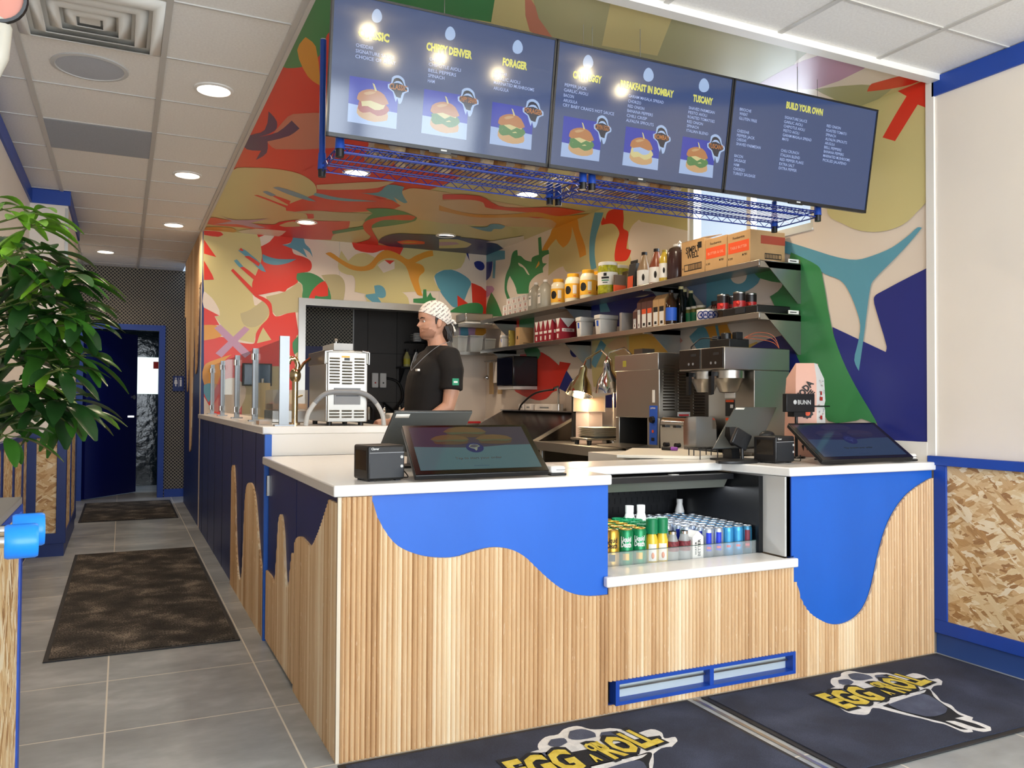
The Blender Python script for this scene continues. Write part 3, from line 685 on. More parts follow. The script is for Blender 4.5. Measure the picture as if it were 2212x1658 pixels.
def slats_x(mb, x0, x1, fb, ft, y=0):
    n = int(round((x1 - x0) / SP))
    for i in range(n):
        a = x0 + i * (x1 - x0) / n; w_ = (x1 - x0) / n; prof = [(0, 0), (.07, .005), (.25, .0095), (.5, .0115), (.75, .0095), (.93, .005), (1, 0)]
        P = [(a + w_ * p, y - h) for p, h in prof]; lo = [fb(p[0]) for p in P]; hi = [ft(p[0]) for p in P]
        if max(h - l for h, l in zip(hi, lo)) < .004: continue
        hi = [max(h, l + 1e-4) for h, l in zip(hi, lo)]
        vs = [(p[0], p[1], l) for p, l in zip(P, lo)] + [(p[0], p[1], h) for p, h in zip(P, hi)]; k = len(P)
        mb.add(vs, [(j, j + 1, k + j + 1, k + j) for j in range(k - 1)], W_SLATX, True); mb.add(vs, [tuple(range(k)), tuple(range(2 * k - 1, k - 1, -1))], W_SLATX)
    return mb


def curve(pts):
    P = sorted((tuple(p) for p in crom([Vector(p) for p in pts], 5, closed=False)), key=lambda p: p[0])
    def f(t):
        if t <= P[0][0]: return P[0][1]
        for a, c in zip(P, P[1:]):
            if t <= c[0]: return a[1] + (c[1] - a[1]) * (t - a[0]) / max(1e-9, c[0] - a[0])
        return P[-1][1]
    return f


c0 = lambda v: (lambda t: v)
drip = curve([(5.6, 2.35), (5.75, 2.3), (5.95, 1.55), (6.1, 1.48), (6.2, 1.9), (6.32, 2.3), (6.45, 1.6), (6.6, .72), (6.75, .66), (6.85, 1.5), (6.95, 2.05), (7.05, 1.7), (7.2, 1.3), (7.35, 1.6), (7.55, 2.2), (7.76, 2.2)])
b = slats_y(MB(), 5.6, YH, drip, c0(ZC - .004)); struct(b, 'wall_side.001')

# ------------------------------------------------------------------ wainscots
t = thing('osb_wainscot', 'tall chipboard wainscot panel with blue frame on the right wall', 'wall panel', (XR, -.9, 0), kind='structure')
X0 = XR - .02
MB().box(X0 + .006, XR, -3.2, -.03, .15, .93, OSB_X).build('osb_board', t)
b = MB().box(X0 - .012, XR, -3.2, .02, .92, .965, BLUE).box(X0 - .003, XR, -3.2, -.008, .1, .165, BLUE).box(X0 - .003, XR, -.075, -.008, .165, .92, BLUE).box(X0 - .003, XR, -1.35, -1.29, .165, .92, BLUE)
b.build('blue_frame', t, bevel=.002)
MB().box(XR - .008, XR, -3.2, -.008, 0, .1, BASEB).build('baseboard', t)
t = thing('osb_wainscot', 'chipboard wainscot with blue battens around the white column by the hallway', 'wall panel', (-1.08, 4.53, 0), kind='structure')
MB().box(XL, XL + .012, -.55, 4.5, .15, .93, OSB_X).box(XL + .0, -1.08, 4.518, 4.53, .13, .93, OSB_Y).box(-1.08, -1.068, 4.53, 6.1, .13, .93, OSB_X).build('osb_board', t)
b = MB()
for y in (-.5, .05, .6, 1.2, 1.8, 2.4, 3.0, 3.6, 4.15): b.box(XL, XL + .02, y, y + .07, .1, .93, NAVY_SHADE)
b.box(XL, XL + .03, -.55, 4.5, .92, .96, NAVY_SHADE).box(XL, XL + .02, -.55, 4.5, .1, .16, NAVY_SHADE)
b.box(XL, -1.06, 4.495, 4.53, .92, .96, NAVY_SHADE).box(XL, -1.06, 4.505, 4.53, .1, .18, NAVY_SHADE).box(XL + .01, -1.265, 4.505, 4.53, .1, .93, NAVY_SHADE).box(-1.125, -1.06, 4.505, 4.53, .1, .93, NAVY_SHADE)
b.box(-1.08, -1.058, 4.505, 6.1, .92, .96, NAVY_SHADE).box(-1.08, -1.058, 4.505, 6.1, .1, .18, NAVY_SHADE).box(-1.08, -1.06, 4.52, 4.58, .1, .93, NAVY_SHADE).box(-1.08, -1.06, 5.2, 5.27, .1, .93, NAVY_SHADE).box(-1.08, -1.06, 6.0, 6.1, .1, .93, NAVY_SHADE)
b.build('blue_frame', t, bevel=.002)
MB().box(XL, XL + .012, -.55, 4.5, 0, .1, NAVY_SHADE).box(XL, -1.07, 4.52, 4.53, 0, .1, NAVY_SHADE).box(-1.08, -1.07, 4.52, 6.1, 0, .1, NAVY_SHADE).build('baseboard', t)

# ================================================================== COUNTERS
UY = lambda L: [(unp(u, v, 'X', 0)[1], unp(u, v, 'X', 0)[2]) for u, v in L]
UX = lambda L: [(unp(u, v, 'Y', 0)[0], unp(u, v, 'Y', 0)[2]) for u, v in L]
# front counter, left cabinet
t = thing('counter_cabinet', 'left counter cabinet of vertical wood slats with a bright blue drip panel', 'counter', (.53, .4, 0))
dl = UX([(804, 1080), (812, 1110), (830, 1145), (855, 1175), (890, 1193), (930, 1202), (980, 1202), (1020, 1190), (1060, 1181), (1100, 1185), (1130, 1200), (1160, 1228), (1190, 1255), (1215, 1272), (1245, 1283), (1280, 1286), (1318, 1282)])
fl = curve(dl)
MB().box(.012, 1.067, .003, .02, 0, .893, BLUEB).box(1.05, 1.068, .003, .6, .5, .893, BLUEB).build('blue_panel', t)
ft = lambda x: .893 if x < dl[0][0] else fl(x)
b = slats_x(MB(), .0, 1.067, c0(.0), ft); b.build('front_slats', t, recalc=False)
MB().box(.0, .012, .003, .765, 0, .893, NAVY_SHADE).box(.012, .03, .02, .765, 0, .893, NAVY_SHADE).box(.03, .6, .74, .765, 0, .893, NAVY_SHADE).build('side_panel', t)
fs = curve(UY([(716, 1078), (700, 1128), (690, 1155), (677, 1179), (667, 1170), (654, 1158), (645, 1162), (640, 1174), (634, 1180)]))
slats_y(MB(), .0, .765, c0(0), lambda y: min(.893, fs(y))).build('side_slats', t, recalc=False)
MB().box(-.011, .001, -.009, .002, 0, .893, mat('edge_strip', 'd9cdb8', .5)).build('corner_strip', t)
# gate beside it
t = thing('counter_gate', 'narrow blue swing gate with a wood slat wave beside the front counter', 'gate', (0, 1.1, 0))
MB().box(.002, .022, .785, 1.515, .02, .893, NAVY_SHADE).build('gate_panel', t)
fg = curve(UY([(634, 1193), (630, 1230), (627, 1262), (622, 1268), (619, 1240), (616, 1160), (612, 1118), (609, 1110), (605, 1125), (601, 1190), (597, 1250), (595, 1261), (591, 1250), (588, 1243)]))
slats_y(MB(), .785, 1.515, c0(.02), fg, x=.002).build('gate_slats', t, recalc=False)
MB().box(-.01, .0015, 1.49, 1.51, .74, .84, STEEL).build('hinge', t)
# white post + raised counter side
t = thing('raised_counter', 'long raised side counter in shade-darkened blue panels with wood slat waves', 'counter', (.3, 3.4, 0))
MB().box(.0, .018, 1.56, YB - .002, .0, 1.04, NAVY_SHADE).box(.62, .64, 1.6, 5.5, .0, 1.04, PWHITE).build('side_panel', t)
for i in range(7): MB().box(-.0015, .001, 1.95 + i * .55, 1.956 + i * .55, .0, 1.04, BLACKM).build('panel_groove', t)
fr = curve(UY([(571, 1235), (568, 1225), (563, 1180), (556, 1090), (550, 1052), (542, 1042), (535, 1055), (531, 1110), (528, 1190), (525, 1240), (521, 1253), (517, 1235), (513, 1170), (511, 1060), (508, 1004), (504, 1010), (500, 1080), (497, 1180), (494, 1250), (488, 1262)]))
slats_y(MB(), 1.575, 2.98, c0(.0), fr).build('side_slats', t, recalc=False)
MB().box(-.014, .02, 1.548, 1.578, 0, 1.045, BLUEB).build('end_post', t)
MB().box(.02, .045, 1.53, 1.56, .12, .895, TRIMW).box(.02, .66, 1.56, 1.62, .935, 1.045, PWHITE).box(.02, .045, 1.53, 1.56, 0, .12, DGREY).build('white_end_panel', t)
# worktops
def slab(name, label, pts, z0, z1, cat='countertop'):
    b = MB().prism(pts, 'z', z0, z1, QUARTZ); return solo(b, name, label, cat, bevel=.006, seg=3)
slab('countertop', 'white L-shaped front countertop carrying both ordering screens', [(-.028, -.02), (1.073, -.02), (1.073, .36), (1.93, .36), (2.0, -.02), (XR - .002, -.02), (XR - .002, .66), (1.2, .66), (.66, .72), (.66, 1.535), (-.028, 1.535)], .895, .935)
slab('countertop', 'long raised white countertop under the glass guard posts', [(-.02, 1.59), (.65, 1.59), (.65, YB - .01), (-.02, YB - .01)], 1.045, 1.085)
slab('ledge', 'low white ledge in front of the open drinks cooler', [(1.045, -.03), (2.04, -.03), (2.04, .0), (1.985, .0), (1.985, .15), (1.07, .15), (1.07, .0), (1.045, .0)], .495, .535, 'ledge')
# middle slats under the ledge
t = thing('slat_base', 'wood slat base under the cooler ledge with a blue framed vent', 'counter', (1.55, .2, 0))
MB().box(1.07, 1.99, .003, .02, .0, .03, NAVY_SHADE).box(1.07, 1.99, .003, .02, .12, .495, NAVY_SHADE).build('backing_board', t)
b = slats_x(MB(), 1.068, 2.035, c0(.122), c0(.4945)); slats_x(b, 1.068, 2.035, c0(0), c0(.028)); b.build('front_slats', t, recalc=False)
b = MB().box(1.095, 2.034, -.016, .03, .108, .122, BLUE).box(1.095, 2.034, -.016, .03, .026, .04, BLUE).box(1.095, 1.112, -.016, .03, .026, .122, BLUE).box(2.018, 2.034, -.016, .03, .026, .122, BLUE).box(1.562, 1.582, -.012, .03, .03, .12, BLUE)
b.build('vent_frame', t)
MB().box(1.1, 2.03, .03, .04, .0, .14, mat('vent_glass', 'cfdde2', .2, .2)).box(1.11, 2.02, .018, .03, .075, .082, STEEL).build('vent_panel', t)
# right cabinet
t = thing('counter_cabinet', 'right counter cabinet with a long blue drip ending in a wood slat curve', 'counter', (2.5, .3, 0))
dr = UX([(1719, 1255), (1727, 1290), (1745, 1320), (1770, 1338), (1795, 1347), (1820, 1345), (1845, 1332), (1865, 1308), (1880, 1270), (1895, 1200), (1912, 1140), (1935, 1095), (1965, 1060), (2008, 1032)])
f2 = curve(dr)
MB().box(2.0, XR - .022, .003, .02, .54, .893, BLUEB).box(2.042, XR - .022, .003, .02, 0, .54, BLUEB).box(2.02, 2.024, -.0015, .02, .5, .893, NAVY_SHADE).build('blue_panel', t)
slats_x(MB(), 2.035, XR - .02, c0(0), f2).build('front_slats', t, recalc=False)
MB().box(1.99, 2.02, .003, .36, .54, .893, LGREY).build('side_panel', t)
# mats
MATN = carpet('navy_mat_pile', '232838', '30374b', '434b62', 4, 300); MATB = carpet('brown_mat_pile', '151312', '3a352f', '8a8074', 5, 120)
MWH = carpet('mat_white_pile', 'd4d5d5', 'e8e8e7', 'f4f3f0', 30, 400); MYE = carpet('mat_yellow_pile', 'cdb23a', 'e2c94c', 'eedb70', 30, 400); MGR = carpet('mat_slate_pile', '444b60', '4f566c', '5d657a', 12, 400); MBK = carpet('mat_black_pile', '14161c', '191c24', '20232c', 12, 400)
RUB = mat('black_rubber', '26272a', .6)


def runner(x0, x1, y0, y1, label, m):
    t = thing('floor_mat', label, 'mat', ((x0 + x1) / 2, (y0 + y1) / 2, 0))
    MB().box(x0, x1, y0, y1, .0005, .006, RUB).build('rubber_border', t, bevel=.002)
    MB().box(x0 + .022, x1 - .022, y0 + .022, y1 - .022, .006, .0095, m).build('carpet_pile', t)
    return t


runner(-.99, -.115, 1.6, 4.5, 'long mottled brown mat lying in the hallway beside the side counter', MATB)
runner(-1.05, -.13, 6.38, 8.02, 'dark mat at the far end of the hallway before the blue door', MATB)
m1 = runner(-.01, 1.43, -1.0, -.03, 'navy logo mat in front of the left counter cabinet, cut by the frame', MATN)
m2 = runner(1.5, 2.93, -.81, -.03, 'navy logo mat in front of the right counter cabinet', MATN)
# logo traced once on the right mat, reused on the left one
CL = ((1300, 1350), 2.4254)


def logo_layers(z0, org, sc, ux=0, uy=0):
    def G(pts, n=3): return [unp(org[0] + p[0] / sc, org[1] + p[1] / sc, 'Z', 0) for p in crom(pts, n)]
    L = []
    L.append((MWH, G([(1255, 262), (1300, 250), (1370, 262), (1420, 262), (1450, 258), (1520, 265), (1570, 280), (1630, 262), (1690, 275), (1720, 295), (1760, 290), (1785, 305), (1780, 325), (1740, 330), (1725, 350), (1755, 380), (1780, 410), (1830, 430), (1860, 460), (1900, 480), (1945, 495), (1940, 510), (2035, 545), (2040, 565), (2000, 572), (1940, 560), (1945, 572), (1900, 574), (1840, 550), (1790, 530), (1740, 520), (1690, 505), (1600, 485), (1520, 465), (1420, 445), (1400, 475), (1370, 482), (1290, 470), (1240, 440), (1215, 415), (1225, 400), (1190, 385), (1190, 350), (1225, 335), (1200, 315), (1205, 290), (1250, 280)])))
    L.append((MBK, G([(1225, 345), (1215, 375), (1240, 430), (1300, 455), (1370, 470), (1410, 440), (1500, 400), (1600, 385), (1690, 345), (1720, 350), (1740, 385), (1790, 425), (1830, 450), (1870, 480), (1900, 490), (1850, 500), (1960, 530), (2015, 555), (1960, 550), (1850, 515), (1800, 515), (1880, 545), (1920, 560), (1880, 558), (1800, 525), (1740, 510), (1680, 495), (1560, 462), (1470, 435), (1560, 400), (1680, 360), (1600, 330), (1720, 310), (1690, 285), (1500, 320), (1290, 355)])))
    L.append((MWH, G([(1300, 325), (1350, 305), (1420, 292), (1500, 300), (1440, 320), (1350, 330), (1290, 350)]))); L.append((MWH, G([(1480, 410), (1560, 385), (1700, 350), (1690, 365), (1600, 395), (1530, 430)])))
    for q in ([(1290, 270), (1330, 262), (1400, 275), (1422, 290), (1370, 300), (1310, 295)], [(1240, 300), (1290, 295), (1320, 310), (1300, 325), (1245, 318)], [(1430, 275), (1490, 270), (1540, 282), (1490, 292), (1440, 290)], [(1240, 350), (1270, 345), (1280, 360), (1250, 370)], [(1500, 430), (1600, 395), (1690, 375), (1760, 410), (1810, 450), (1800, 475), (1720, 495), (1640, 480), (1560, 460)]): L.append((MGR, G(q)))
    out = [(m, [Vector((p.x + ux, p.y + uy, z0 + .0003 * i)) for p in P]) for i, (m, P) in enumerate(L)]
    return out


for tt, dx, dy in ((m1, -1.497 + .055, -.03), (m2, 0, 0)):
    b = MB()
    for m, P in logo_layers(.0098, CL[0], CL[1], dx, dy): b.flat(P, m)
    def wd(s, u0, v0, u1, v1, hgt, z):
        p0 = unp(1300 + u0 / 2.4254, 1350 + v0 / 2.4254, 'Z', 0); p1 = unp(1300 + u1 / 2.4254, 1350 + v1 / 2.4254, 'Z', 0)
        ux = (p1 - p0); L_ = ux.length; ux.normalize(); hgt > .1 and b.text(s, (p0.x + dx - .012, p0.y + dy - .008, z - .0006), ux, Vector((-ux.y + .05, ux.x, 0)), hgt * 1.12, L_ + .024, MBK, bold=.09); b.text(s, (p0.x + dx, p0.y + dy, z), ux, Vector((-ux.y + .05, ux.x, 0)), hgt, L_, MYE, bold=.045)
    wd('EGG', 1272, 450, 1488, 396, .15, .0125); wd('ROLL', 1574, 369, 1722, 306, .135, .0125); wd('ON', 1458, 346, 1510, 332, .06, .014); wd('A', 1512, 382, 1536, 375, .055, .014)
    b.build('printed_logo', tt)
MB().box(1.46, 1.475, -1.4, -.03, .0, .003, STEEL).build('floor_strip_tmp')
o = bpy.data.objects['floor_strip_tmp']; o.name = 'floor_strip'; tag(o, 'thin metal floor strip between the two logo mats', 'floor strip')

# ================================================================== CEILING FIXTURES
LEDW = mat('lamp_lens_white', 'fff1dc', .5, emit=9)
def downlight(loc, label, group, power, col=(1, .8, .58), warm=True):
    t = thing('recessed_downlight', label, 'ceiling light', loc, group=group)
    x, y, z = loc
    MB().lathe([(.1, 0), (.1, -.006), (.084, -.01), (.08, -.004), (.08, 0)], loc, 28, PWHITE).build('trim_ring', t)
    MB().lathe([(.081, -.003), (.04, -.004), (0, -.004)], loc, 28, LEDW).build('lens', t)
    l = bpy.data.lights.new('bulb', 'AREA'); l.shape = 'DISK'; l.size = .14; l.energy = power; l.color = col; l.spread = radians(150)
    o = bpy.data.objects.new('bulb', l); COL.objects.link(o); o.parent = t; o.location = (0, 0, -.014)
    return t


HL = ['round ceiling light in the hallway tiles nearest the front', 'second round ceiling light along the hallway', 'third round ceiling light along the hallway, by the mural corner', 'round ceiling light at the far left end of the hallway']
for (x, y), lb in zip(((-.262, 1.772), (-.27, 3.587), (-.262, 5.467), (-.863, 7.316)), HL): downlight((x, y, ZC), lb, 'hallway downlights', 6.5)
KL = ['round light in the mural ceiling above the serving opening', 'round light beside the dark record shape in the mural ceiling', 'round mural ceiling light seen through the left wire shelf', 'round mural ceiling light above the wire shelves', 'round mural ceiling light hidden behind the left menu screen', 'round mural ceiling light hidden behind the menu screens']
for (x, y), lb in zip(((.826, 4.783), (2.183, 4.771), (.817, 2.975), (2.18, 2.975), (.82, 1.25), (2.18, 1.25)), KL): downlight((x, y, ZC), lb, 'kitchen downlights', 9.5, (1, .82, .62))
t = thing('ceiling_speaker', 'large round grey speaker grille set in a ceiling tile', 'speaker', (-.84, 1.737, ZC))
MB().lathe([(.172, 0), (.172, -.006), (.155, -.009), (.15, -.004)], (-.84, 1.737, ZC), 36, LGREY).build('rim', t)
MB().lathe([(.151, -.005), (.1, -.007), (0, -.008)], (-.84, 1.737, ZC), 36, mat('speaker_mesh', 'b2b7c0', .6, noise=.1, nscale=300)).build('grille', t)
t = thing('return_vent', 'flat grey perforated vent panel filling one ceiling tile', 'vent', (-.82, 2.97, ZC))
MB().box(-1.115, -.53, 2.67, 3.265, ZC - .006, ZC - .001, mat('vent_grey', 'a2a9b4', .6, noise=.06, nscale=120)).build('perforated_panel', t)
t = thing('air_diffuser', 'square white ceiling air diffuser with nested louvers', 'vent', (-.82, 1.13, ZC))
b = MB(); DW = mat('diffuser_white', 'dedbd4', .45)
def ring(b, h0, h1, z0, z1, m, cx=-.822, cy=1.135):
    for s in ((1, 0), (-1, 0), (0, 1), (0, -1)):
        q = [(-1, h0, z0), (1, h0, z0), (1, h1, z1), (-1, h1, z1)]
        P = []
        for a, h, z in q:
            if s[0]: P.append((cx + s[0] * h, cy + a * h, z))
            else: P.append((cx + a * h, cy + s[1] * h, z))
        b.add(P, [(0, 1, 2, 3)], m)
for i, h in enumerate((.29, .225, .16, .1)): ring(b, h, h - .05, ZC - .004 - .0 * i, ZC - .03 + .0, DW); 
b.build('louvers', t, solid=.003)
MB().box(-1.118, -.526, .835, 1.436, ZC - .0035, ZC + .001, DW).box(-.862, -.782, 1.095, 1.175, ZC - .02, ZC - .016, DW).build('frame', t)

# pendant globes in the front room, mirrored in the menu screens
UXS, UZS = Vector((1, 0, 0)), Vector((0, -.157, .988)).normalized(); NS = UXS.cross(UZS).normalized(); PS = Vector((0, .2, 2.187))
def ups(u, v, off=0):
    d = FW * FOC + RT * (u - 1106) + UP * (829 - v); p = CAM + d * ((PS + NS * off - CAM).dot(NS) / d.dot(NS)); return p
GLOBE = mat('globe_glass_lit', 'ffe9b8', .4, emit=85)
PL = ['nearest the plant', 'over the door side', 'over the middle of the room', 'beside the middle globe', 'near the right wall', 'closest to the right wall']
for (u, v), lb in zip(((795, 68), (838, 128), (950, 125), (1075, 160), (1263, 160), (1343, 195)), PL):
    p = ups(u, v); d = (p - CAM).normalized(); r = d - NS * 2 * d.dot(NS)
    k = max(1.2, min((2.775 - p.z) / r.z if r.z > .02 else 4.5, 4.8))
    g = p + r * k; g.z = min(g.z, 2.79)
    g.x = min(max(g.x, XL + .25), XR - .25); g.y = max(g.y, YF + .4)
    t = thing('pendant_globe', 'small warm glowing pendant globe mirrored in the menu screens, ' + lb, 'pendant light', (g.x, g.y, ZC), group='pendant globes')
    MB().ball(g, .04, GLOBE, 12).build('globe', t)
    MB().cyl((g.x, g.y, g.z + .035), (g.x, g.y, ZC), .003, m=BLACK, n=6).cyl((g.x, g.y, g.z + .032), (g.x, g.y, g.z + .05), .02, .012, m=BLACK).build('cord', t)

# ================================================================== MENU SCREENS
SCR = mat('screen_blue', '425684', .09, emit=.75, spec=.75)
def em(n, c, e=.8): return mat(n, c, .1, emit=e, spec=.7)
SY, SWH, SNV, SPH, SPB = em('screen_yellow', 'd6d464', 1.0), em('screen_pale_text', 'a3b5e0', 1.0), em('screen_navy', '1a2348', .3), em('screen_photo_blue', '2a3cc0', .7), em('screen_photo_white', 'aec8f4', .75)
SBUN, SBUND, SEGG, SGRN, SRED, SEW, SOR = em('screen_bun', 'c8854a', .7), em('screen_bun_light', 'dcb078', .7), em('screen_egg', 'e8dc98', .7), em('screen_greens', '5f9a52', .6), em('screen_filling', 'c4583c', .6), em('screen_pale_egg', 'b4d0fa', .75), em('screen_orange', 'd88a3e', .6)
TVX = [(-.018, .893), (.897, 1.804), (1.808, 2.722)]; TH = .509
TVN = ['left menu screen with classic, chippy denver and forager sandwiches', 'middle menu screen with three sandwiches and breakfast in bombay', 'right menu screen headed build your own in yellow']
TV = []
for (x0, x1), lb in zip(TVX, TVN):
    t = thing('menu_screen', lb, 'screen', ((x0 + x1) / 2, .2, 2.187), group='menu screens'); TV.append(t)
    def Q(x, h, o): return Vector((x, .2, 2.187)) + UZS * h + NS * o
    def slab_(b, xa, xb, ha, hb, oa, ob, m):
        vs = [Q(x, h, o) for x in (xa, xb) for h in (ha, hb) for o in (oa, ob)]
        return b.add(vs, [(0, 1, 3, 2), (4, 6, 7, 5), (0, 4, 5, 1), (2, 3, 7, 6), (0, 2, 6, 4), (1, 5, 7, 3)], m)
    b = MB(); slab_(b, x0, x1, 0, TH, -.022, -.002, BLACK); slab_(b, x0 + .1, x1 - .1, .05, .35, -.05, -.022, BLACK)
    for r in ((x0, x1, 0, .014), (x0, x1, TH - .008, TH), (x0, x0 + .008, 0, TH), (x1 - .008, x1, 0, TH)): slab_(b, r[0], r[1], r[2], r[3], -.002, .004, BLACK)
    b.build('bezel', t)
    b = MB(); slab_(b, x0 + .008, x1 - .008, .014, TH - .008, -.002, .0005, SCR); b.build('display', t)
    b = MB(); xm = (x0 + x1) / 2; slab_(b, xm - .012, xm + .012, .003, .009, .004, .005, LGREY); slab_(b, xm - .06, xm + .03, -.006, 0, -.004, .003, BLACK); b.build('logo_badge', t)
    b = MB(); slab_(b, xm - .2, xm + .2, .2, .26, -.075, -.05, BLACK); b.cyl((xm, .2, 2.5), (xm, .2, ZC - .001), .002, m=STEEL, n=6)
    b.build('mounting_bar', t)


def sflat(b, px, m, off, sm=0):
    if sm: px = crom(px, sm)
    b.flat([ups(p[0], p[1], off) for p in px], m)


def stext(b, org, sc, s, u0, v0, u1, v1, cap, m, bold=0):
    a = ups(org[0] + u0 / sc, org[1] + v0 / sc, .0016); c = ups(org[0] + u1 / sc, org[1] + v1 / sc, .0016); L = (c - a).length
    b.text(s, a, UXS, UZS, cap, L, m, bold=bold)


def burger(b, rect, split, gr, org, sc):
    TL, TR, BR, BL = [Vector((org[0] + p[0] / sc, org[1] + p[1] / sc)) for p in rect]
    def P(x, y): q = (TL * (1 - x) + TR * x) * (1 - y) + (BL * (1 - x) + BR * x) * y; return (q.x, q.y)
    def L(pts, m, o, sm=2): sflat(b, [P(*p) for p in pts], m, o, sm)
    L([(0, 0), (1, 0), (1, 1), (0, 1)], SPH, .0006, 0); L([(0, split[0]), (1, split[1]), (1, 1), (0, 1)], SPB, .0008, 0)
    L([(.2, .62), (.75, .62), (.82, .75), (.8, .85), (.55, .92), (.3, .88), (.18, .78)], SBUND, .001)
    L([(.22, .5), (.76, .5), (.84, .62), (.76, .72), (.6, .78), (.45, .72), (.3, .76), (.2, .68)], {0: SRED, 1: SGRN, 2: SEGG}[gr], .0012)
    L([(.25, .47), (.75, .47), (.72, .6), (.55, .66), (.4, .6), (.28, .62)], SEGG if gr != 2 else SPB, .0013)
    if gr == 1: L([(.18, .55), (.3, .5), (.5, .6), (.62, .52), (.8, .58), (.72, .7), (.6, .62), (.45, .68), (.3, .62)], SGRN, .0014)
    L([(.17, .48), (.2, .34), (.36, .24), (.55, .22), (.72, .3), (.82, .48), (.7, .53), (.45, .47), (.25, .52)], SBUN, .0015)
    L([(.3, .33), (.42, .27), (.55, .27), (.5, .31), (.36, .36)], SBUND, .0016)
    L([(.47, .08), (.51, .1), (.57, .24), (.53, .25)], SEGG, .0017, 0)


def sticker(b, c, w_, h_, s, org, sc):
    def P(x, y): return (org[0] + (c[0] + x * w_) / sc, org[1] + (c[1] + y * h_ + x * w_ * .16) / sc)
    L = lambda pts, m, o, sm=2: sflat(b, [P(*p) for p in pts], m, o, sm)
    L([(-.5, 0), (-.5, -.15), (-.35, -.2), (-.3, -.4), (-.1, -.5), (.1, -.5), (.3, -.38), (.35, -.2), (.5, -.12), (.5, .02), (.3, .1), (.22, .3), (.12, .48), (.02, .5), (-.05, .3), (-.12, .46), (-.2, .3), (-.28, .1)], SEW, .001)
    L([(-.42, -.02), (-.42, -.13), (-.28, -.2), (-.2, -.36), (0, -.42), (.2, -.34), (.3, -.18), (.43, -.08), (.42, 0), (.2, .08), (.12, .28), (-.1, .26), (-.22, .08)], SNV, .0012)
    L([(-.25, -.2), (-.1, -.3), (.12, -.3), (.25, -.18), (0, -.24)], SEW, .0013)
    a = ups(*P(-.43, .0), .0018); e = ups(*P(.43, .0), .0018); b.text(s, a, UXS, UZS, .019, (e - a).length, SOR, bold=.03)


def oval(b, c, w_, h_, org, sc):
    sflat(b, [(org[0] + (c[0] + w_ * cos(k * pi / 8) * (1 - .18 * -sin(k * pi / 8))) / sc, org[1] + (c[1] + h_ * sin(k * pi / 8)) / sc) for k in range(16)], SEW, .001)


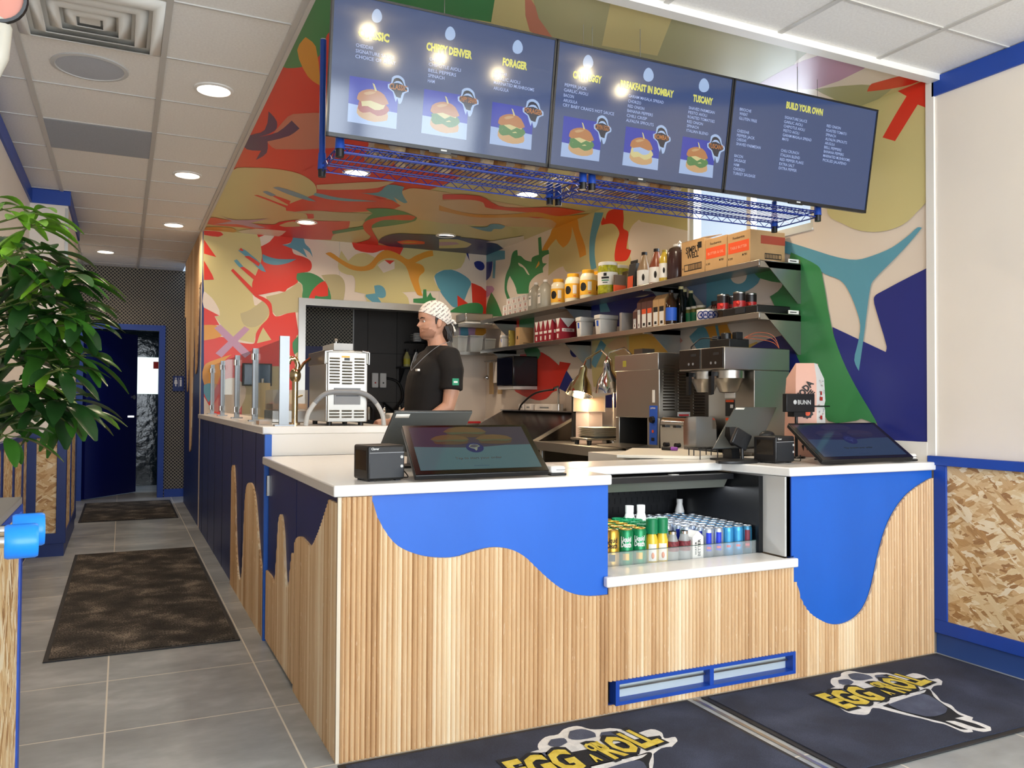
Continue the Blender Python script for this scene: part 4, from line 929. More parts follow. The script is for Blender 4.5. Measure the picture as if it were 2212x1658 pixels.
A2, A3, A4 = ((680, 0), 3.948), ((1180, 60), 3.948), ((1540, 100), 3.29)
def PB(i, name): return (TV[i], name)
def H(i, A, s, u0, v0, u1, v1):
    b = MB(); stext(b, A[0], A[1], s, u0, v0, u1, v1, .027 if i < 2 else .028, SY, .055); b.build('heading_text', TV[i], recalc=False)
H(0, A2, 'CLASSIC', 370, 308, 635, 352); H(0, A2, 'CHIPPY DENVER', 950, 424, 1340, 496); H(0, A2, 'FORAGER', 1600, 554, 1810, 592)
H(1, A3, 'CRYIN EGGY', 225, 425, 470, 470); H(1, A3, 'BREAKFAST IN BOMBAY', 630, 503, 1085, 588); H(1, A3, 'TUSCANY', 1250, 624, 1418, 655); H(2, A4, 'BUILD YOUR OWN', 520, 437, 780, 486)
for i, A, rows in ((0, A2, '''CHEDDAR 350 397 500 420|SIGNATURE SAUCE 348 445 680 497|CHOICE OF MEAT 345 492 690 545|CHEDDAR 975 515 1110 540|CHIPOTLE AIOLI 970 560 1245 612|BELL PEPPERS 967 610 1205 650|SPINACH 965 655 1105 677|HAM 962 700 1022 708|CHEDDAR 1530 630 1640 645|GARLIC AIOLI 1528 675 1750 707|MARINATED MUSHROOMS 1525 715 1870 778|ARUGULA 1523 762 1652 785'''),
    (1, A3, '''PEPPER JACK 157 497 345 525|GARLIC AIOLI 150 540 355 575|BACON 148 585 235 598|ARUGULA 145 628 265 643|CRY BABY CRAIG'S HOT SAUCE 140 668 578 740|GARAM MASALA SPREAD 700 590 1000 648|CHORIZO 697 634 808 655|RED ONION 695 676 835 698|BANANA PEPPERS 690 716 908 755|CHILI CRISP 685 757 858 784|ALFALFA SPROUTS 680 798 915 838|SHAVED PARMESAN 1215 692 1435 728|PESTO AIOLI 1210 730 1370 753|ROASTED TOMATOES 1205 768 1435 808|RED ONION 1200 808 1335 830|SPINACH 1198 845 1298 862|ITALIAN BLEND 1195 884 1380 915'''),
    (2, A4, '''BRIOCHE 190 455 272 468|WHEAT 188 486 247 495|GLUTEN FREE 185 518 312 540|CHEDDAR 172 608 258 621|PEPPER JACK 170 640 297 658|CHEDDAR 168 669 237 679|SHAVED PARMESAN 165 700 338 727|BACON 152 785 213 793|SAUSAGE 150 816 232 827|HAM 148 848 185 853|CHORIZO 145 878 225 891|TURKEY SAUSAGE 142 909 300 932|SIGNATURE SAUCE 510 512 668 540|GARLIC AIOLI 505 543 637 563|CHIPOTLE AIOLI 502 574 652 599|PESTO AIOLI 500 606 612 622|GARAM MASALA SPREAD 495 637 700 670|MAYO 492 666 537 672|CHILI CRUNCH 483 747 610 767|ITALIAN BLEND 480 779 618 799|RED PEPPER FLAKE 475 810 643 835|EXTRA SALT 470 842 578 858|EXTRA PEPPER 467 872 595 888|RED ONION 808 572 907 588|ROASTED TOMATO 805 604 950 627|SPINACH 802 635 873 645|ALFALFA SPROUTS 798 665 952 690|ARUGULA 795 695 865 705|BELL PEPPERS 790 724 912 743|BANANA PEPPERS 787 754 928 780|MARINATED MUSHROOMS 783 784 972 814|PICKLED JALAPENO 780 815 948 837''')):
    b = MB(); cuts = {0: (3, 8, 12), 1: (5, 11, 17), 2: (3, 7, 12, 18, 23, 32)}[i]
    for rn, r in enumerate(rows.split('|')):
        w_ = r.split(); stext(b, A[0], A[1], ' '.join(w_[:-4]), *map(float, w_[-4:]), .012 if i < 2 else .0125, SWH, .012)
        if rn + 1 in cuts: b.build('ingredient_text', TV[i], recalc=False); b = MB()
for r, sp, g in (([(298, 645), (715, 710), (695, 1100), (278, 1035)], (.6, .65), 0), ([(933, 757), (1312, 820), (1292, 1193), (908, 1133)], (.6, .63), 1), ([(1515, 868), (1865, 925), (1845, 1278), (1490, 1225)], (.58, .63), 1)): b = MB(); burger(b, r, sp, g, *A2); b.build('sandwich_photo', TV[0], recalc=False)
for r, sp, g in (([(150, 750), (480, 810), (450, 1140), (122, 1095)], (.65, .71), 1), ([(680, 840), (975, 890), (950, 1215), (648, 1170)], (.66, .7), 2), ([(1165, 925), (1440, 975), (1418, 1280), (1130, 1238)], (.62, .65), 1)): b = MB(); burger(b, r, sp, g, *A3); b.build('sandwich_photo', TV[1], recalc=False)
for i, A, c, s in ((0, A2, (712, 765), 'CLASSIC'), (0, A2, (1308, 872), 'CHIPPY DENVER'), (0, A2, (1862, 968), 'FORAGER'), (1, A3, (480, 870), 'CRYIN EGGY'), (1, A3, (985, 952), 'BOMBAY'), (1, A3, (1447, 1030), 'TUSCANY')): b = MB(); sticker(b, c, 175 if i == 0 else 145, 240, s, *A); b.build('sandwich_logo', TV[i], recalc=False)
for i, A, c in ((0, A2, (530, 135)), (0, A2, (1155, 285)), (0, A2, (1730, 400)), (1, A3, (357, 290)), (1, A3, (872, 400)), (1, A3, (1345, 490))): b = MB(); oval(b, c, 44, 60, *A); b.build('egg_icon', TV[i], recalc=False)

# ================================================================== WIRE SHELVES UNDER THE SCREENS
def wire_shelf(x0, x1, label, tall=False):
    ya, yb, z = .272, .575, 2.185
    t = thing('wire_shelf', label, 'wire shelf', ((x0 + x1) / 2, (ya + yb) / 2, 2.14), group='hanging wire shelves')
    for x, y in ((x0, ya), (x1, ya), (x0, yb), (x1, yb)):
        top = 2.7 if tall and (x, y) == (x0, yb) else 2.6 if y == ya else 2.3 if x > 2 else 2.235
        MB().cyl((x, y, 2.16), (x, y, top), .0127, m=BLUE).cyl((x, y, 2.135), (x, y, 2.165), .0155, .016, m=BLACK).cyl((x, y, 2.165), (x, y, 2.232), .0185, .0155, m=BLUE).cyl((x, y, top), (x, y, top + .004), .011, m=LGREY).build('post', t)
        if y == ya: MB().cyl((x, y, 2.6), (x, y, ZC - .001), .0015, m=STEEL, n=6).build('hanging_rod', t)
    b = MB()
    for y in (ya, yb):
        b.cyl((x0, y, z), (x1, y, z), .0032, m=WIRE, n=6).cyl((x0, y, z - .028), (x1, y, z - .028), .0032, m=WIRE, n=6).cyl((x0, y + (.03 if y == ya else -.03), z), (x1, y + (.03 if y == ya else -.03), z), .0028, m=WIRE, n=6)
        n = int((x1 - x0) / .035); P = [(x0 + (x1 - x0) * i / n, y, z - (.028 if i % 2 else 0)) for i in range(n + 1)]; b.tube(P, .0022, 5, WIRE)
    for x in (x0, x1):
        b.cyl((x, ya, z), (x, yb, z), .0032, m=WIRE, n=6).cyl((x, ya, z - .028), (x, yb, z - .028), .0032, m=WIRE, n=6)
        P = [(x, ya + (yb - ya) * i / 8, z - (.028 if i % 2 else 0)) for i in range(9)]; b.tube(P, .0022, 5, WIRE)
    b.build('truss_frame', t)
    b = MB(); n = int((x1 - x0) / .0245)
    for i in range(1, n): x = x0 + (x1 - x0) * i / n; b.cyl((x, ya, z + .003), (x, yb, z + .003), .0021, m=WIRE, n=5, caps=False)
    for y in (ya + .1, ya + .2): b.cyl((x0, y, z - .002), (x1, y, z - .002), .003, m=WIRE, n=6)
    b.build('wire_deck', t); return t
wire_shelf(.05, 1.105, 'left blue wire shelf hanging below the first menu screen', True)
wire_shelf(1.15, 2.47, 'right blue wire shelf hanging below the other two menu screens')
# bagged rolls on the wire shelves
BAG = mat('bread_bag_film', 'e6dccf', .15, alpha=.42, bump=.6, nscale=30); ROLL = mat('bread_roll_crust', 'b4814c', .6, noise=.2, nscale=14); ROLLW = mat('bread_pale', 'dcc09a', .6)
xs = [.27 + .128 * i for i in range(6)] + [1.24 + .125 * i for i in range(4)]
for i, x in enumerate(xs):
    y = .43; side = 'left wire shelf' if x < 1.1 else 'right wire shelf'; nth = ['leftmost', 'second', 'third', 'fourth', 'fifth', 'sixth'][i if x < 1.1 else i - 6]
    t = thing('bread_bag', '%s bag of brown rolls from the left on the %s' % (nth, side), 'bag of bread', (x, y, 2.19), group='bags of rolls')
    for k in range(6):
        px, py = x + (-.03 if k % 2 else .03), y + (k // 2 - 1) * .078; MB().ball((px, py, 2.224), .035, ROLL if (i + k) % 3 else ROLLW, 8, (1, 1.1, .85)).build('bread_roll', t)
    b = MB().ball((x, y, 2.243), .06, BAG, 12, (1, 2.3, .8)); R2 = random.Random(i)
    b.v = [(a + R2.uniform(-.006, .006), c + R2.uniform(-.009, .009), max(2.19, d + R2.uniform(-.01, .016))) for a, c, d in b.v]
    b.tube([(x, y + .1, 2.27), (x + .01, y + .13, 2.29), (x - .01, y + .15, 2.31)], .012, 6, BAG, rs=[.02, .008, .024]); b.build('plastic_bag', t)

# ================================================================== WALL SHELVES AND THEIR GOODS
def zat(u, v, X): return unp(u, v, 'X', X)
def wall_shelf(z, label):
    t = thing('wall_shelf', label, 'shelf', (XR, 2.9, z), group='steel wall shelves')
    MB().box(2.65, XR - .001, .885, 4.97, z - .004, z, STEEL).box(2.645, 2.652, .885, 4.97, z - .035, z, STEEL).box(XR - .006, XR - .001, .885, 4.97, z, z + .025, STEEL).build('shelf_board', t, bevel=.002)
    for y in (.882, 2.05, 3.3, 4.78):
        b = MB().prism([(2.68, z - .005), (XR - .002, z - .005), (XR - .002, z - .24), (XR - .03, z - .24)], 'y', y, y + .004, STEEL).box(2.652, XR - .002, y - .0, y + .018, z - .042, z - .006, STEEL)
        b.build('bracket', t)
    MB().box(2.87, 2.95, .884, .888, z + .0, z + .022, PAPER).box(2.88, 2.93, .882, .884, z + .008, z + .013, INK).build('sticker', t)
    return t
SZ1, SZ2 = 2.052, 1.748
wall_shelf(SZ1, 'upper steel wall shelf with cardboard cases and mayonnaise jars'); wall_shelf(SZ2, 'lower steel wall shelf with red cartons and white tubs')
UYv, UZv = Vector((0, -1, 0)), Vector((0, 0, 1)); UXv = Vector((1, 0, 0))
# labels on a face looking towards -X read along -Y
def face_x(b, s, x, y, z, h, w=None, m=INK, bold=.01, al='c'): return b.text(s, (x - .0007, y, z), UYv, UZv, h, w, m, bold, al)
def face_y(b, s, x, y, z, h, w=None, m=INK, bold=.01, al='c'): return b.text(s, (x, y - .0007, z), UXv, UZv, h, w, m, bold, al)


def jar(name, label, cat, x, y, z, prof, lid, bm, lm, wrap=None, wm=None, group=None, txt=None):
    """a round jar: body, lid and a wrapped label band with the black round mark facing the aisle"""
    t = thing(name, label, cat, (x, y, z), group=group)
    MB().lathe([(0, 0)] + prof + [(0, prof[-1][1])], (x, y, z), 22, bm).build('body', t)
    MB().lathe([(0, lid[1]), (lid[0], lid[1]), (lid[0], lid[2] - .004), (lid[0] - .004, lid[2]), (0, lid[2])], (x, y, z), 22, lm).build('lid', t)
    if wrap:
        r, z0, z1 = wrap; n = 22; b = MB()
        A = [pi * .55 + pi * 1.25 * i / n for i in range(n + 1)]
        vs = [(x + (r + .0008) * cos(a), y + (r + .0008) * sin(a), z + h) for h in (z0, z1) for a in A]
        b.add(vs, [(i, i + 1, n + 2 + i, n + 1 + i) for i in range(n)], wm, True)
        if txt:
            for kind, ang, zz, sz, mm in txt:
                w_, h_ = (sz, 0) if kind == 'o' else sz; n_ = 10
                vs = [(x + (r + .0016) * cos(ang + q / r), y + (r + .0016) * sin(ang + q / r), z + zz + g * (sz * 1.15 * math.sqrt(max(0, 1 - (q / w_) ** 2)) if kind == 'o' else h_)) for q in (w_ * (2 * i / n_ - 1) for i in range(n_ + 1)) for g in (-1, 1)]
                b.add(vs, [(2 * i, 2 * i + 2, 2 * i + 3, 2 * i + 1) for i in range(n_)], mm)
        b.build('label', t, recalc=False)
    return t


AISLE = radians(222)
MAYO = mat('mayo_cream', 'f0e6c8', .25); MLAB = mat('mayo_label_yellow', 'f2b63a', .5)
for (u, X, lb, s) in ((1206, 2.75, 'leftmost mayonnaise jar with a yellow lid on the upper shelf', .93), (1238, 2.715, 'front large mayonnaise jar with a yellow lid beside the leftmost one', 1), (1258, 2.89, 'mayonnaise jar mostly hidden at the back of the upper shelf', .8), (1273, 2.72, 'third mayonnaise jar with a yellow lid along the shelf', .95), (1294, 2.84, 'mayonnaise jar right beside the big pickle jar', .9)):
    p = zat(u, 630, X); k = s
    jar('mayonnaise_jar', lb, 'jar', X, p.y + (.02 if u == 1273 else 0), SZ1, [(.066 * k, 0), (.07 * k, .012), (.07 * k, .16), (.066 * k, .185), (.052 * k, .205), (.048 * k, .212)], (.052 * k, .208, .236), MAYO, YELLOW, (.07 * k, .03, .15), MLAB, 'mayonnaise jars', [('o', AISLE - .35, .095, .03, INK), ('b', AISLE + .5, .1, (.016, .035), PAPER), ('b', AISLE + .5, .045, (.01, .004), ORANGE)])
PIC = mat('pickle_chips', 'a7a428', .3, noise=.35, nscale=60)
for u, X, lb, s in ((1313, 2.72, 'tall jar of yellow green pickle slices with a white lid and label', 1), (1338, 2.88, 'second pickle jar behind, red printed white lid', .98)):
    p = zat(u, 620, X)
    jar('pickle_jar', lb, 'jar', X, p.y, SZ1, [(.07, 0), (.078, .01), (.078, .2), (.072, .222), (.07, .226)], (.074, .224, .25), PIC, PWHITE, (.078, .07, .17), PAPER, 'pickle jars', [('b', AISLE, .15, (.012, .012), INK), ('b', AISLE, .125, (.03, .008), INK), ('b', AISLE, .105, (.028, .004), GREENM), ('b', AISLE, .088, (.02, .003), INK)])
# stack of small white cartons
CART = mat('small_carton_white', 'e2dcd6', .6)
def ybx(u0, u1, X, d, v=650): return zat(u1, v, X + d).y, zat(u0, v, X).y
for row in range(3):
    for k in range(5 - (row == 0) * 0):
        u = 1092 + k * 11 + (row == 2) * 8
        if row == 2 and k > 3: continue
        y = zat(u + 5, 660, 2.72).y; z0 = SZ1 + .055 * row
        b = MB().box(2.69, 2.84, y - .052, y + .052, z0, z0 + .054, CART).box(2.6892, 2.69, y - .03, y + .03, z0 + .034, z0 + .05, LGREY).box(2.689, 2.69, y - .012, y + .012, z0 + .006, z0 + .03, mat('faint_red_print', 'b98a86', .7))
        solo(b, 'sugar_carton', 'small white carton in the %s row of the upper shelf carton stack' % ['bottom', 'middle', 'top'][row], 'carton', group='white cartons ' + ['bottom', 'middle', 'top'][row] + ' row')
JUG = mat('translucent_jug', 'b6b4a6', .3, alpha=.8)
for u, X, lb in ((1158, 2.74, 'frosted gallon jug beside the white carton stack'), (1178, 2.73, 'frosted gallon jug beside the leftmost mayonnaise jar')):
    y = zat(u, 640, X).y; t = thing('water_jug', lb, 'jug', (X, y, SZ1), group='frosted jugs')
    MB().lathe([(0, 0), (.072, 0), (.076, .01), (.076, .15), (.06, .19), (.03, .225), (.019, .232), (.019, .245), (0, .245)], (X, y, SZ1), 16, JUG).build('body', t)
    MB().cyl((X, y, SZ1 + .24), (X, y, SZ1 + .26), .021, m=PWHITE).build('cap', t)
    MB().box(X - .079, X - .0765, y - .05, y - .005, SZ1 + .04, SZ1 + .13, PAPER).box(X - .0792, X - .079, y - .045, y - .01, SZ1 + .1, SZ1 + .115, GREY).build('label', t)
# small coffee boxes, pouches
def carton(name, label, cat, u0, u1, vt, X, d, z, m, deco=None, group=None, bev=.002):
    y0, y1 = ybx(u0, u1, X, d); zt = zat((u0 + u1) / 2, vt, X).z; h = max(.03, zt - z)
    t = thing(name, label, cat, (X + d / 2, (y0 + y1) / 2, z), group=group)
    MB().box(X, X + d, y0, y1, z, z + h, m).build('box_body', t, bevel=bev)
    if deco: b = MB(); deco(b, X, X + d, y0, y1, z, z + h); b.build('printing', t, recalc=False)
    return t
def R_x(b, x, ya, yb, za, zb, m, o=.0005): b.box(x - o, x, ya, yb, za, zb, m)
def R_y(b, y, xa, xb, za, zb, m, o=.0005): b.box(xa, xb, y - o, y, za, zb, m)
def d_orange(b, x0, x1, y0, y1, z0, z1):
    R_x(b, x0, y0, y1, z0, z0 + (z1 - z0) * .42, ORANGE); R_x(b, x0, y0 + .01, y1 - .01, z0 + (z1 - z0) * .5, z1 - .005, INK); R_y(b, y0, x0, x1, z0, z0 + (z1 - z0) * .42, ORANGE)
carton('coffee_box', 'small black and orange box beside the pickle jar', 'box', 1325, 1352, 590, 2.68, .1, SZ1, mat('brown_print', '6e5c4e', .7), d_orange)
def pouch(label, u, X, z, h, m, lm, group='coffee pouches'):
    y = zat(u, 600, X).y; t = thing('coffee_pouch', label, 'pouch', (X, y, z), group=group)
    MB().frustum((X, y), .075, .085, .03, .09, z, z + h, m).box(X - .004, X + .004, y - .046, y + .046, z + h, z + h + .025, m).build('bag', t, bevel=.006)
    MB().prism([(X - .0385, z + .005), (X - .0345, z + h * .5), (X - .033, z + h * .5), (X - .037, z + .005)], 'y', y - .035, y + .035, lm).build('label', t)
pouch('grey brown pouch slumped behind the black and orange box', 1352, 2.84, SZ1, .16, mat('pouch_taupe', '8a7b66', .5), ORANGE)
pouch('charcoal pouch with an orange label on the upper shelf', 1370, 2.72, SZ1, .19, mat('pouch_black', '2b2c2c', .4), ORANGE)
def bottle(name, label, cat, X, y, z, prof, capz, capr, bm, cm, lab=None, lm=PAPER, group=None, mark=None, n=18):
    t = thing(name, label, cat, (X, y, z), group=group)
    MB().lathe([(0, 0)] + prof + [(0, prof[-1][1])], (X, y, z), n, bm).build('body', t)
    MB().cyl((X, y, z + capz[0]), (X, y, z + capz[1]), capr, m=cm).build('cap', t)
    if lab:
        r, a, c = lab; b = MB().lathe([(r + .0006, a), (r + .0006, c)], (X, y, z), n, lm)
        if mark: b.ball((X - r * .72, y - r * .72, z + (a + c) / 2), mark[0], mark[1], 6, (.35, 1, 1.4))
        b.build('label', t, recalc=False)
    return t
CH1, CH2 = mat('chai_concentrate', '9c8062', .25), mat('chai_red_brown', '8a4a34', .25)
for u, m, lb in ((1392, CH1, 'tan drink bottle with black cap and white face label, left of the pair'), (1418, CH2, 'reddish drink bottle with black cap and white face label, right of the pair')):
    y = zat(u, 600, 2.72).y
    bottle('drink_bottle', lb, 'bottle', 2.72, y, SZ1, [(.05, 0), (.053, .01), (.053, .12), (.02, .225), (.017, .235)], (.232, .252), .021, m, BLACK, (.053, .01, .118), PAPER, 'face label bottles', (.018, INK))
y = zat(1440, 600, 2.72).y
bottle('syrup_bottle', 'yellow syrup bottle with a white and black label beside the dark jug', 'bottle', 2.71, y + .01, SZ1, [(.036, 0), (.038, .01), (.038, .17), (.02, .2), (.015, .215)], (.21, .225), .017, mat('syrup_yellow', 'c9a93c', .2), mat('cap_olive', '9c8b3a', .4), (.038, .03, .13), PAPER, mark=(.014, INK))
y = zat(1459, 580, 2.73).y
t = bottle('syrup_jug', 'dark brown syrup jug with a white handle top on the upper shelf', 'jug', 2.74, y, SZ1, [(.062, 0), (.067, .012), (.067, .185), (.05, .22), (.022, .235)], (.235, .25), .024, mat('syrup_dark', '3a2726', .2), PWHITE)
MB().tube([(2.74, y, SZ1 + .235), (2.74, y - .035, SZ1 + .262), (2.74, y - .055, SZ1 + .24), (2.74, y - .058, SZ1 + .205)], .008, 8, PWHITE).build('handle', t)
# cardboard cases
def d_case(txt, band):
    def f(b, x0, x1, y0, y1, z0, z1):
        H_ = z1 - z0; W_ = y1 - y0; ym = (y0 + y1) / 2
        if band:
            R_x(b, x0, y0 + .012, y1 - .01, z0 + H_ * .38, z0 + H_ * .72, ORANGE); face_x(b, txt, x0 - .0006, ym, z0 + H_ * .5, .016, W_ * .72, mat('pale_orange_print', 'f2a98c', .6)); face_x(b, 'Foodservice', x0, ym, z0 + H_ * .8, .015, W_ * .5)
            R_y(b, y0, x0 + .08, x1, z0 + H_ * .6, z0 + H_ * .85, mat('dull_red_print', 'a8462f', .7)); R_y(b, y0, x0 + .11, x1 - .03, z0 + .03, z0 + .065, INK); R_y(b, y0 - .0005, x0 + .115, x1 - .035, z0 + .036, z0 + .059, KRAFT)
            for q in range(9): R_y(b, y0 - .001, x0 + .12 + q * .012, x0 + .125 + q * .012, z0 + .036, z0 + .059, INK)
        else:
            face_x(b, 'SIMPLY', x0, ym, z0 + H_ * .66, .04, W_ * .6, bold=.03); face_x(b, 'WELL', x0, ym, z0 + H_ * .5, .035, W_ * .5, bold=.03); R_x(b, x0, y0 + .03, y0 + .07, z1 - .06, z1 - .02, INK)
            R_x(b, x0, y0 + .03, y1 - .03, z0 + .03, z0 + .075, INK); R_x(b, x0 - .0005, y0 + .036, y1 - .036, z0 + .036, z0 + .069, KRAFT)
            for q in range(12): R_x(b, x0 - .001, y0 + .04 + q * .011, y0 + .045 + q * .011, z0 + .036, z0 + .069, INK)
        face_x(b, '8 200', x0, y1 - .03, z0 + H_ * .2, .012, .04); face_x(b, 'M 901', x0, y0 + .05, z0 + H_ * .25, .014, .04)
    return f
KX = 2.67
def case(label, y0, y1, h, deco, flaps=False, d=.27):
    t = thing('cardboard_case', label, 'box', (KX + d / 2, (y0 + y1) / 2, SZ1), group='cardboard cases')
    MB().box(KX, KX + d, y0, y1, SZ1, SZ1 + h, KRAFT).build('box_body', t, bevel=.003)
    b = MB(); deco(b, KX, KX + d, y0, y1, SZ1, SZ1 + h); b.build('printing', t, recalc=False)
    if flaps: MB().prism([(KX, SZ1 + h), (KX + .14, SZ1 + h + .03), (KX + .14, SZ1 + h + .034), (KX, SZ1 + h + .004)], 'y', y0, y1, KRAFT).build('flap', t)
ya = zat(1472, 560, KX).y; yb_ = zat(1523, 560, KX).y; yc = zat(1571, 560, KX).y; yd = zat(1621, 540, KX).y
case('opened brown cardboard case with black lettering beside the syrup jug', yb_ + .004, ya, .225, d_case('', 0), True)
case('middle brown cardboard case with an orange band', yc + .004, yb_, .205, d_case('BUTTER & OIL', 1))
case('rightmost brown cardboard case with an orange band at the shelf end', max(yd, .9), yc, .2, d_case('TABLE BUTTER', 1))
# lower shelf
TUB = mat('tub_white', 'dcd8d0', .4)
def tub(label, u0, u1, vt, X=2.69, d=.12, name='plastic_tub', lidm=TUB):
    y0, y1 = ybx(u0, u1, X, d, 700); zt = zat((u0 + u1) / 2, vt, X).z; h = zt - SZ2; ym = (y0 + y1) / 2; w_ = y1 - y0
    t = thing(name, label, 'tub', (X + d / 2, ym, SZ2), group='white tubs')
    MB().frustum((X + d / 2, ym), d * .88, w_ * .88, d, w_, SZ2, SZ2 + h * .78, TUB).build('body', t, bevel=.008)
    MB().box(X - .004, X + d + .004, y0 - .004, y1 + .004, SZ2 + h * .78, SZ2 + h, lidm).build('lid', t, bevel=.006)
    MB().prism([(X + .002, SZ2 + h * .45), (X - .0015, SZ2 + h * .72), (X + .002, SZ2 + h * .72), (X + .006, SZ2 + h * .45)], 'y', ym - w_ * .22, ym + w_ * .1, BLUEK).build('label', t)
tub('small cream tub with a blue label at the far end of the lower shelf', 1081, 1102, 722, d=.09)
carton('snack_box', 'narrow yellow box with black figures beside the small cream tub', 'box', 1099, 1113, 712, 2.7, .06, SZ2, mat('snack_yellow', 'b7a24c', .6), lambda b, x0, x1, y0, y1, z0, z1: [R_x(b, x0, y0 + .01, y1 - .02, z0 + .02 + q * .04, z0 + .045 + q * .04, INK) for q in range(3)])
carton('cardboard_carton', 'plain brown carton with a black dot on the lower shelf', 'box', 1114, 1153, 704, 2.68, .15, SZ2, KRAFT, lambda b, x0, x1, y0, y1, z0, z1: (R_x(b, x0, (y0 + y1) / 2 - .012, (y0 + y1) / 2 + .012, z0 + .06, z0 + .09, INK), R_y(b, y0, x0 + .04, x1 - .04, z0 + .02, z0 + .025, INK)))
def d_salt(b, x0, x1, y0, y1, z0, z1):
    H_ = z1 - z0
    b.add([(x0 - .0008, y0 + .004, z1), (x0 - .0008, y1 - .004, z1), (x0 - .0008, (y0 + y1) / 2, z1 - H_ * .45)], [(0, 1, 2)], PAPER); R_x(b, x0, y0 + .01, y1 - .01, z0 + H_ * .4, z0 + H_ * .52, PAPER); R_x(b, x0, (y0 + y1) / 2 - .01, (y0 + y1) / 2 + .012, z0 + .02, z0 + H_ * .3, PAPER)
    b.add([(x0 + .004, y0 - .0008, z1), (x1 - .004, y0 - .0008, z1), ((x0 + x1) / 2, y0 - .0008, z1 - H_ * .42)], [(0, 1, 2)], PAPER); R_y(b, y0, x0 + .02, x1 - .02, z0 + H_ * .4, z0 + H_ * .54, PAPER); face_y(b, 'KOSHER', (x0 + x1) / 2, y0 - .0006, z0 + H_ * .43, .014, (x1 - x0) * .55, DKRED, .03)
SX = [(1155, 1167), (1165, 1175), (1173, 1183), (1182, 1218), (1208, 1245)]
SL = ['leftmost red kosher salt box', 'second red kosher salt box from the left', 'third red kosher salt box from the left', 'wide red salt box with its front triangle showing', 'red salt box nearest the white tubs']
yy = zat(1155, 700, 2.69).y
for i, lb in enumerate(SL):
    w_ = .075; y1 = yy - i * .085 - (.06 if i > 3 else 0); t = thing('salt_box', lb + ' on the lower shelf', 'box', (2.74, y1 - w_ / 2, SZ2), group='red salt boxes')
    MB().box(2.69, 2.69 + (.12 if i < 3 else .16), y1 - w_, y1, SZ2, SZ2 + .19, DKRED).build('box_body', t, bevel=.002); b = MB(); d_salt(b, 2.69, 2.69 + (.12 if i < 3 else .16), y1 - w_, y1, SZ2, SZ2 + .19); b.build('printing', t, recalc=False)
tub('square white tub with a blue label beside the salt boxes', 1244, 1283, 682, d=.13); tub('large square white tub with a blue label, second along', 1284, 1335, 676, d=.17)
carton('grey_box', 'plain grey box standing beside the large white tub', 'box', 1338, 1367, 673, 2.7, .1, SZ2, mat('plain_grey_card', '96908c', .7))
ML = mat('milk_carton_brown', '5a3a34', .5)
def d_milk(c):
    def f(b, x0, x1, y0, y1, z0, z1): R_x(b, x0, y0 + .008, y1 - .008, z0 + .01, z1 - .06, PAPER); R_x(b, x0 - .0005, y0 + .008, y1 - .008, z1 - .085, z1 - .05, c); R_x(b, x0 - .0005, y0 + .02, y1 - .02, z0 + .02, z0 + .04, INK)
    return f
for u, c, m, lb in ((1371, LGREY, ML, 'short milk carton with a white label'), (1380, LGREY, ML, 'brown drink carton with a plain label'), (1391, ORANGE, ML, 'brown drink carton with an orange patch, left of two'), (1403, ORANGE, ML, 'brown drink carton with an orange patch, right of two'), (1416, INK, KRAFT, 'kraft carton with a charcoal patch, left of two'), (1429, INK, KRAFT, 'kraft carton with a charcoal patch, right of two')):
    y = zat(u, 690, 2.69).y; t = thing('drink_carton', lb + ' on the lower shelf', 'carton', (2.725, y, SZ2), group='drink cartons'); hh = .19 if u > 1375 else .13; w_ = .024 if u < 1385 else .033
    MB().box(2.69, 2.76, y - w_, y + w_, SZ2, SZ2 + hh, m).prism([(2.69, SZ2 + hh), (2.76, SZ2 + hh), (2.727, SZ2 + hh + .035), (2.723, SZ2 + hh + .035)], 'y', y - w_, y + w_, m).build('box_body', t); b = MB(); d_milk(c)(b, 2.69, 2.76, y - w_, y + w_, SZ2, SZ2 + hh); b.build('printing', t, recalc=False)
for u, X, h, m, lb, lm in ((1450, 2.71, .24, mat('dark_amber_glass', '2c1c10', .1), 'square dark amber bottle with an upright blue label', BLUEK), (1471, 2.79, .27, mat('black_glass', '0d0f0c', .08), 'black glass bottle beside the blue label bottle', None), (1479, 2.9, .27, mat('black_glass'), 'black glass bottle with a pale top, back row', None), (1492, 2.89, .25, mat('dark_green_glass', '12241a', .08), 'dark green glass bottle above the sticker roll', GREENM)):
    y = zat(u, 680, X).y
    bottle('oil_bottle', lb, 'bottle', X, y, SZ2, [(.036, 0), (.038, .01), (.038, h * .66), (.016, h * .82), (.014, h * .95)], (h * .93, h), .017, m, mat('cream_cap', 'c9bd86', .5) if X > 2.75 else BLACK, (.038, .03, .12) if lm else None, lm or PAPER, 'dark oil bottles')
for i, (u, lb) in enumerate(((1484, 'leftmost green lidded jar behind the sticker roll'), (1497, 'second green jar behind the sticker roll'), (1510, 'third green jar behind the sticker roll'))):
    y = zat(u, 680, 2.82).y; bottle('relish_jar', lb, 'jar', 2.84 - .0, y, SZ2, [(.032, 0), (.034, .008), (.034, .1), (.028, .112)], (.11, .126), .031, mat('relish_green', '6b6a30', .3), mat('jar_lid_pale', 'd4d0c0', .3), (.034, .02, .085), GREENM, 'relish jars')
y = zat(1513, 685, 2.7).y; t = thing('sticker_roll', 'white roll of stickers with navy round logos on the lower shelf', 'roll', (2.73, y, SZ2))
MB().cyl((2.755, y, SZ2 + .0), (2.755, y, SZ2 + .075), .068, n=28, m=PAPER).build('paper_roll', t)
b = MB()
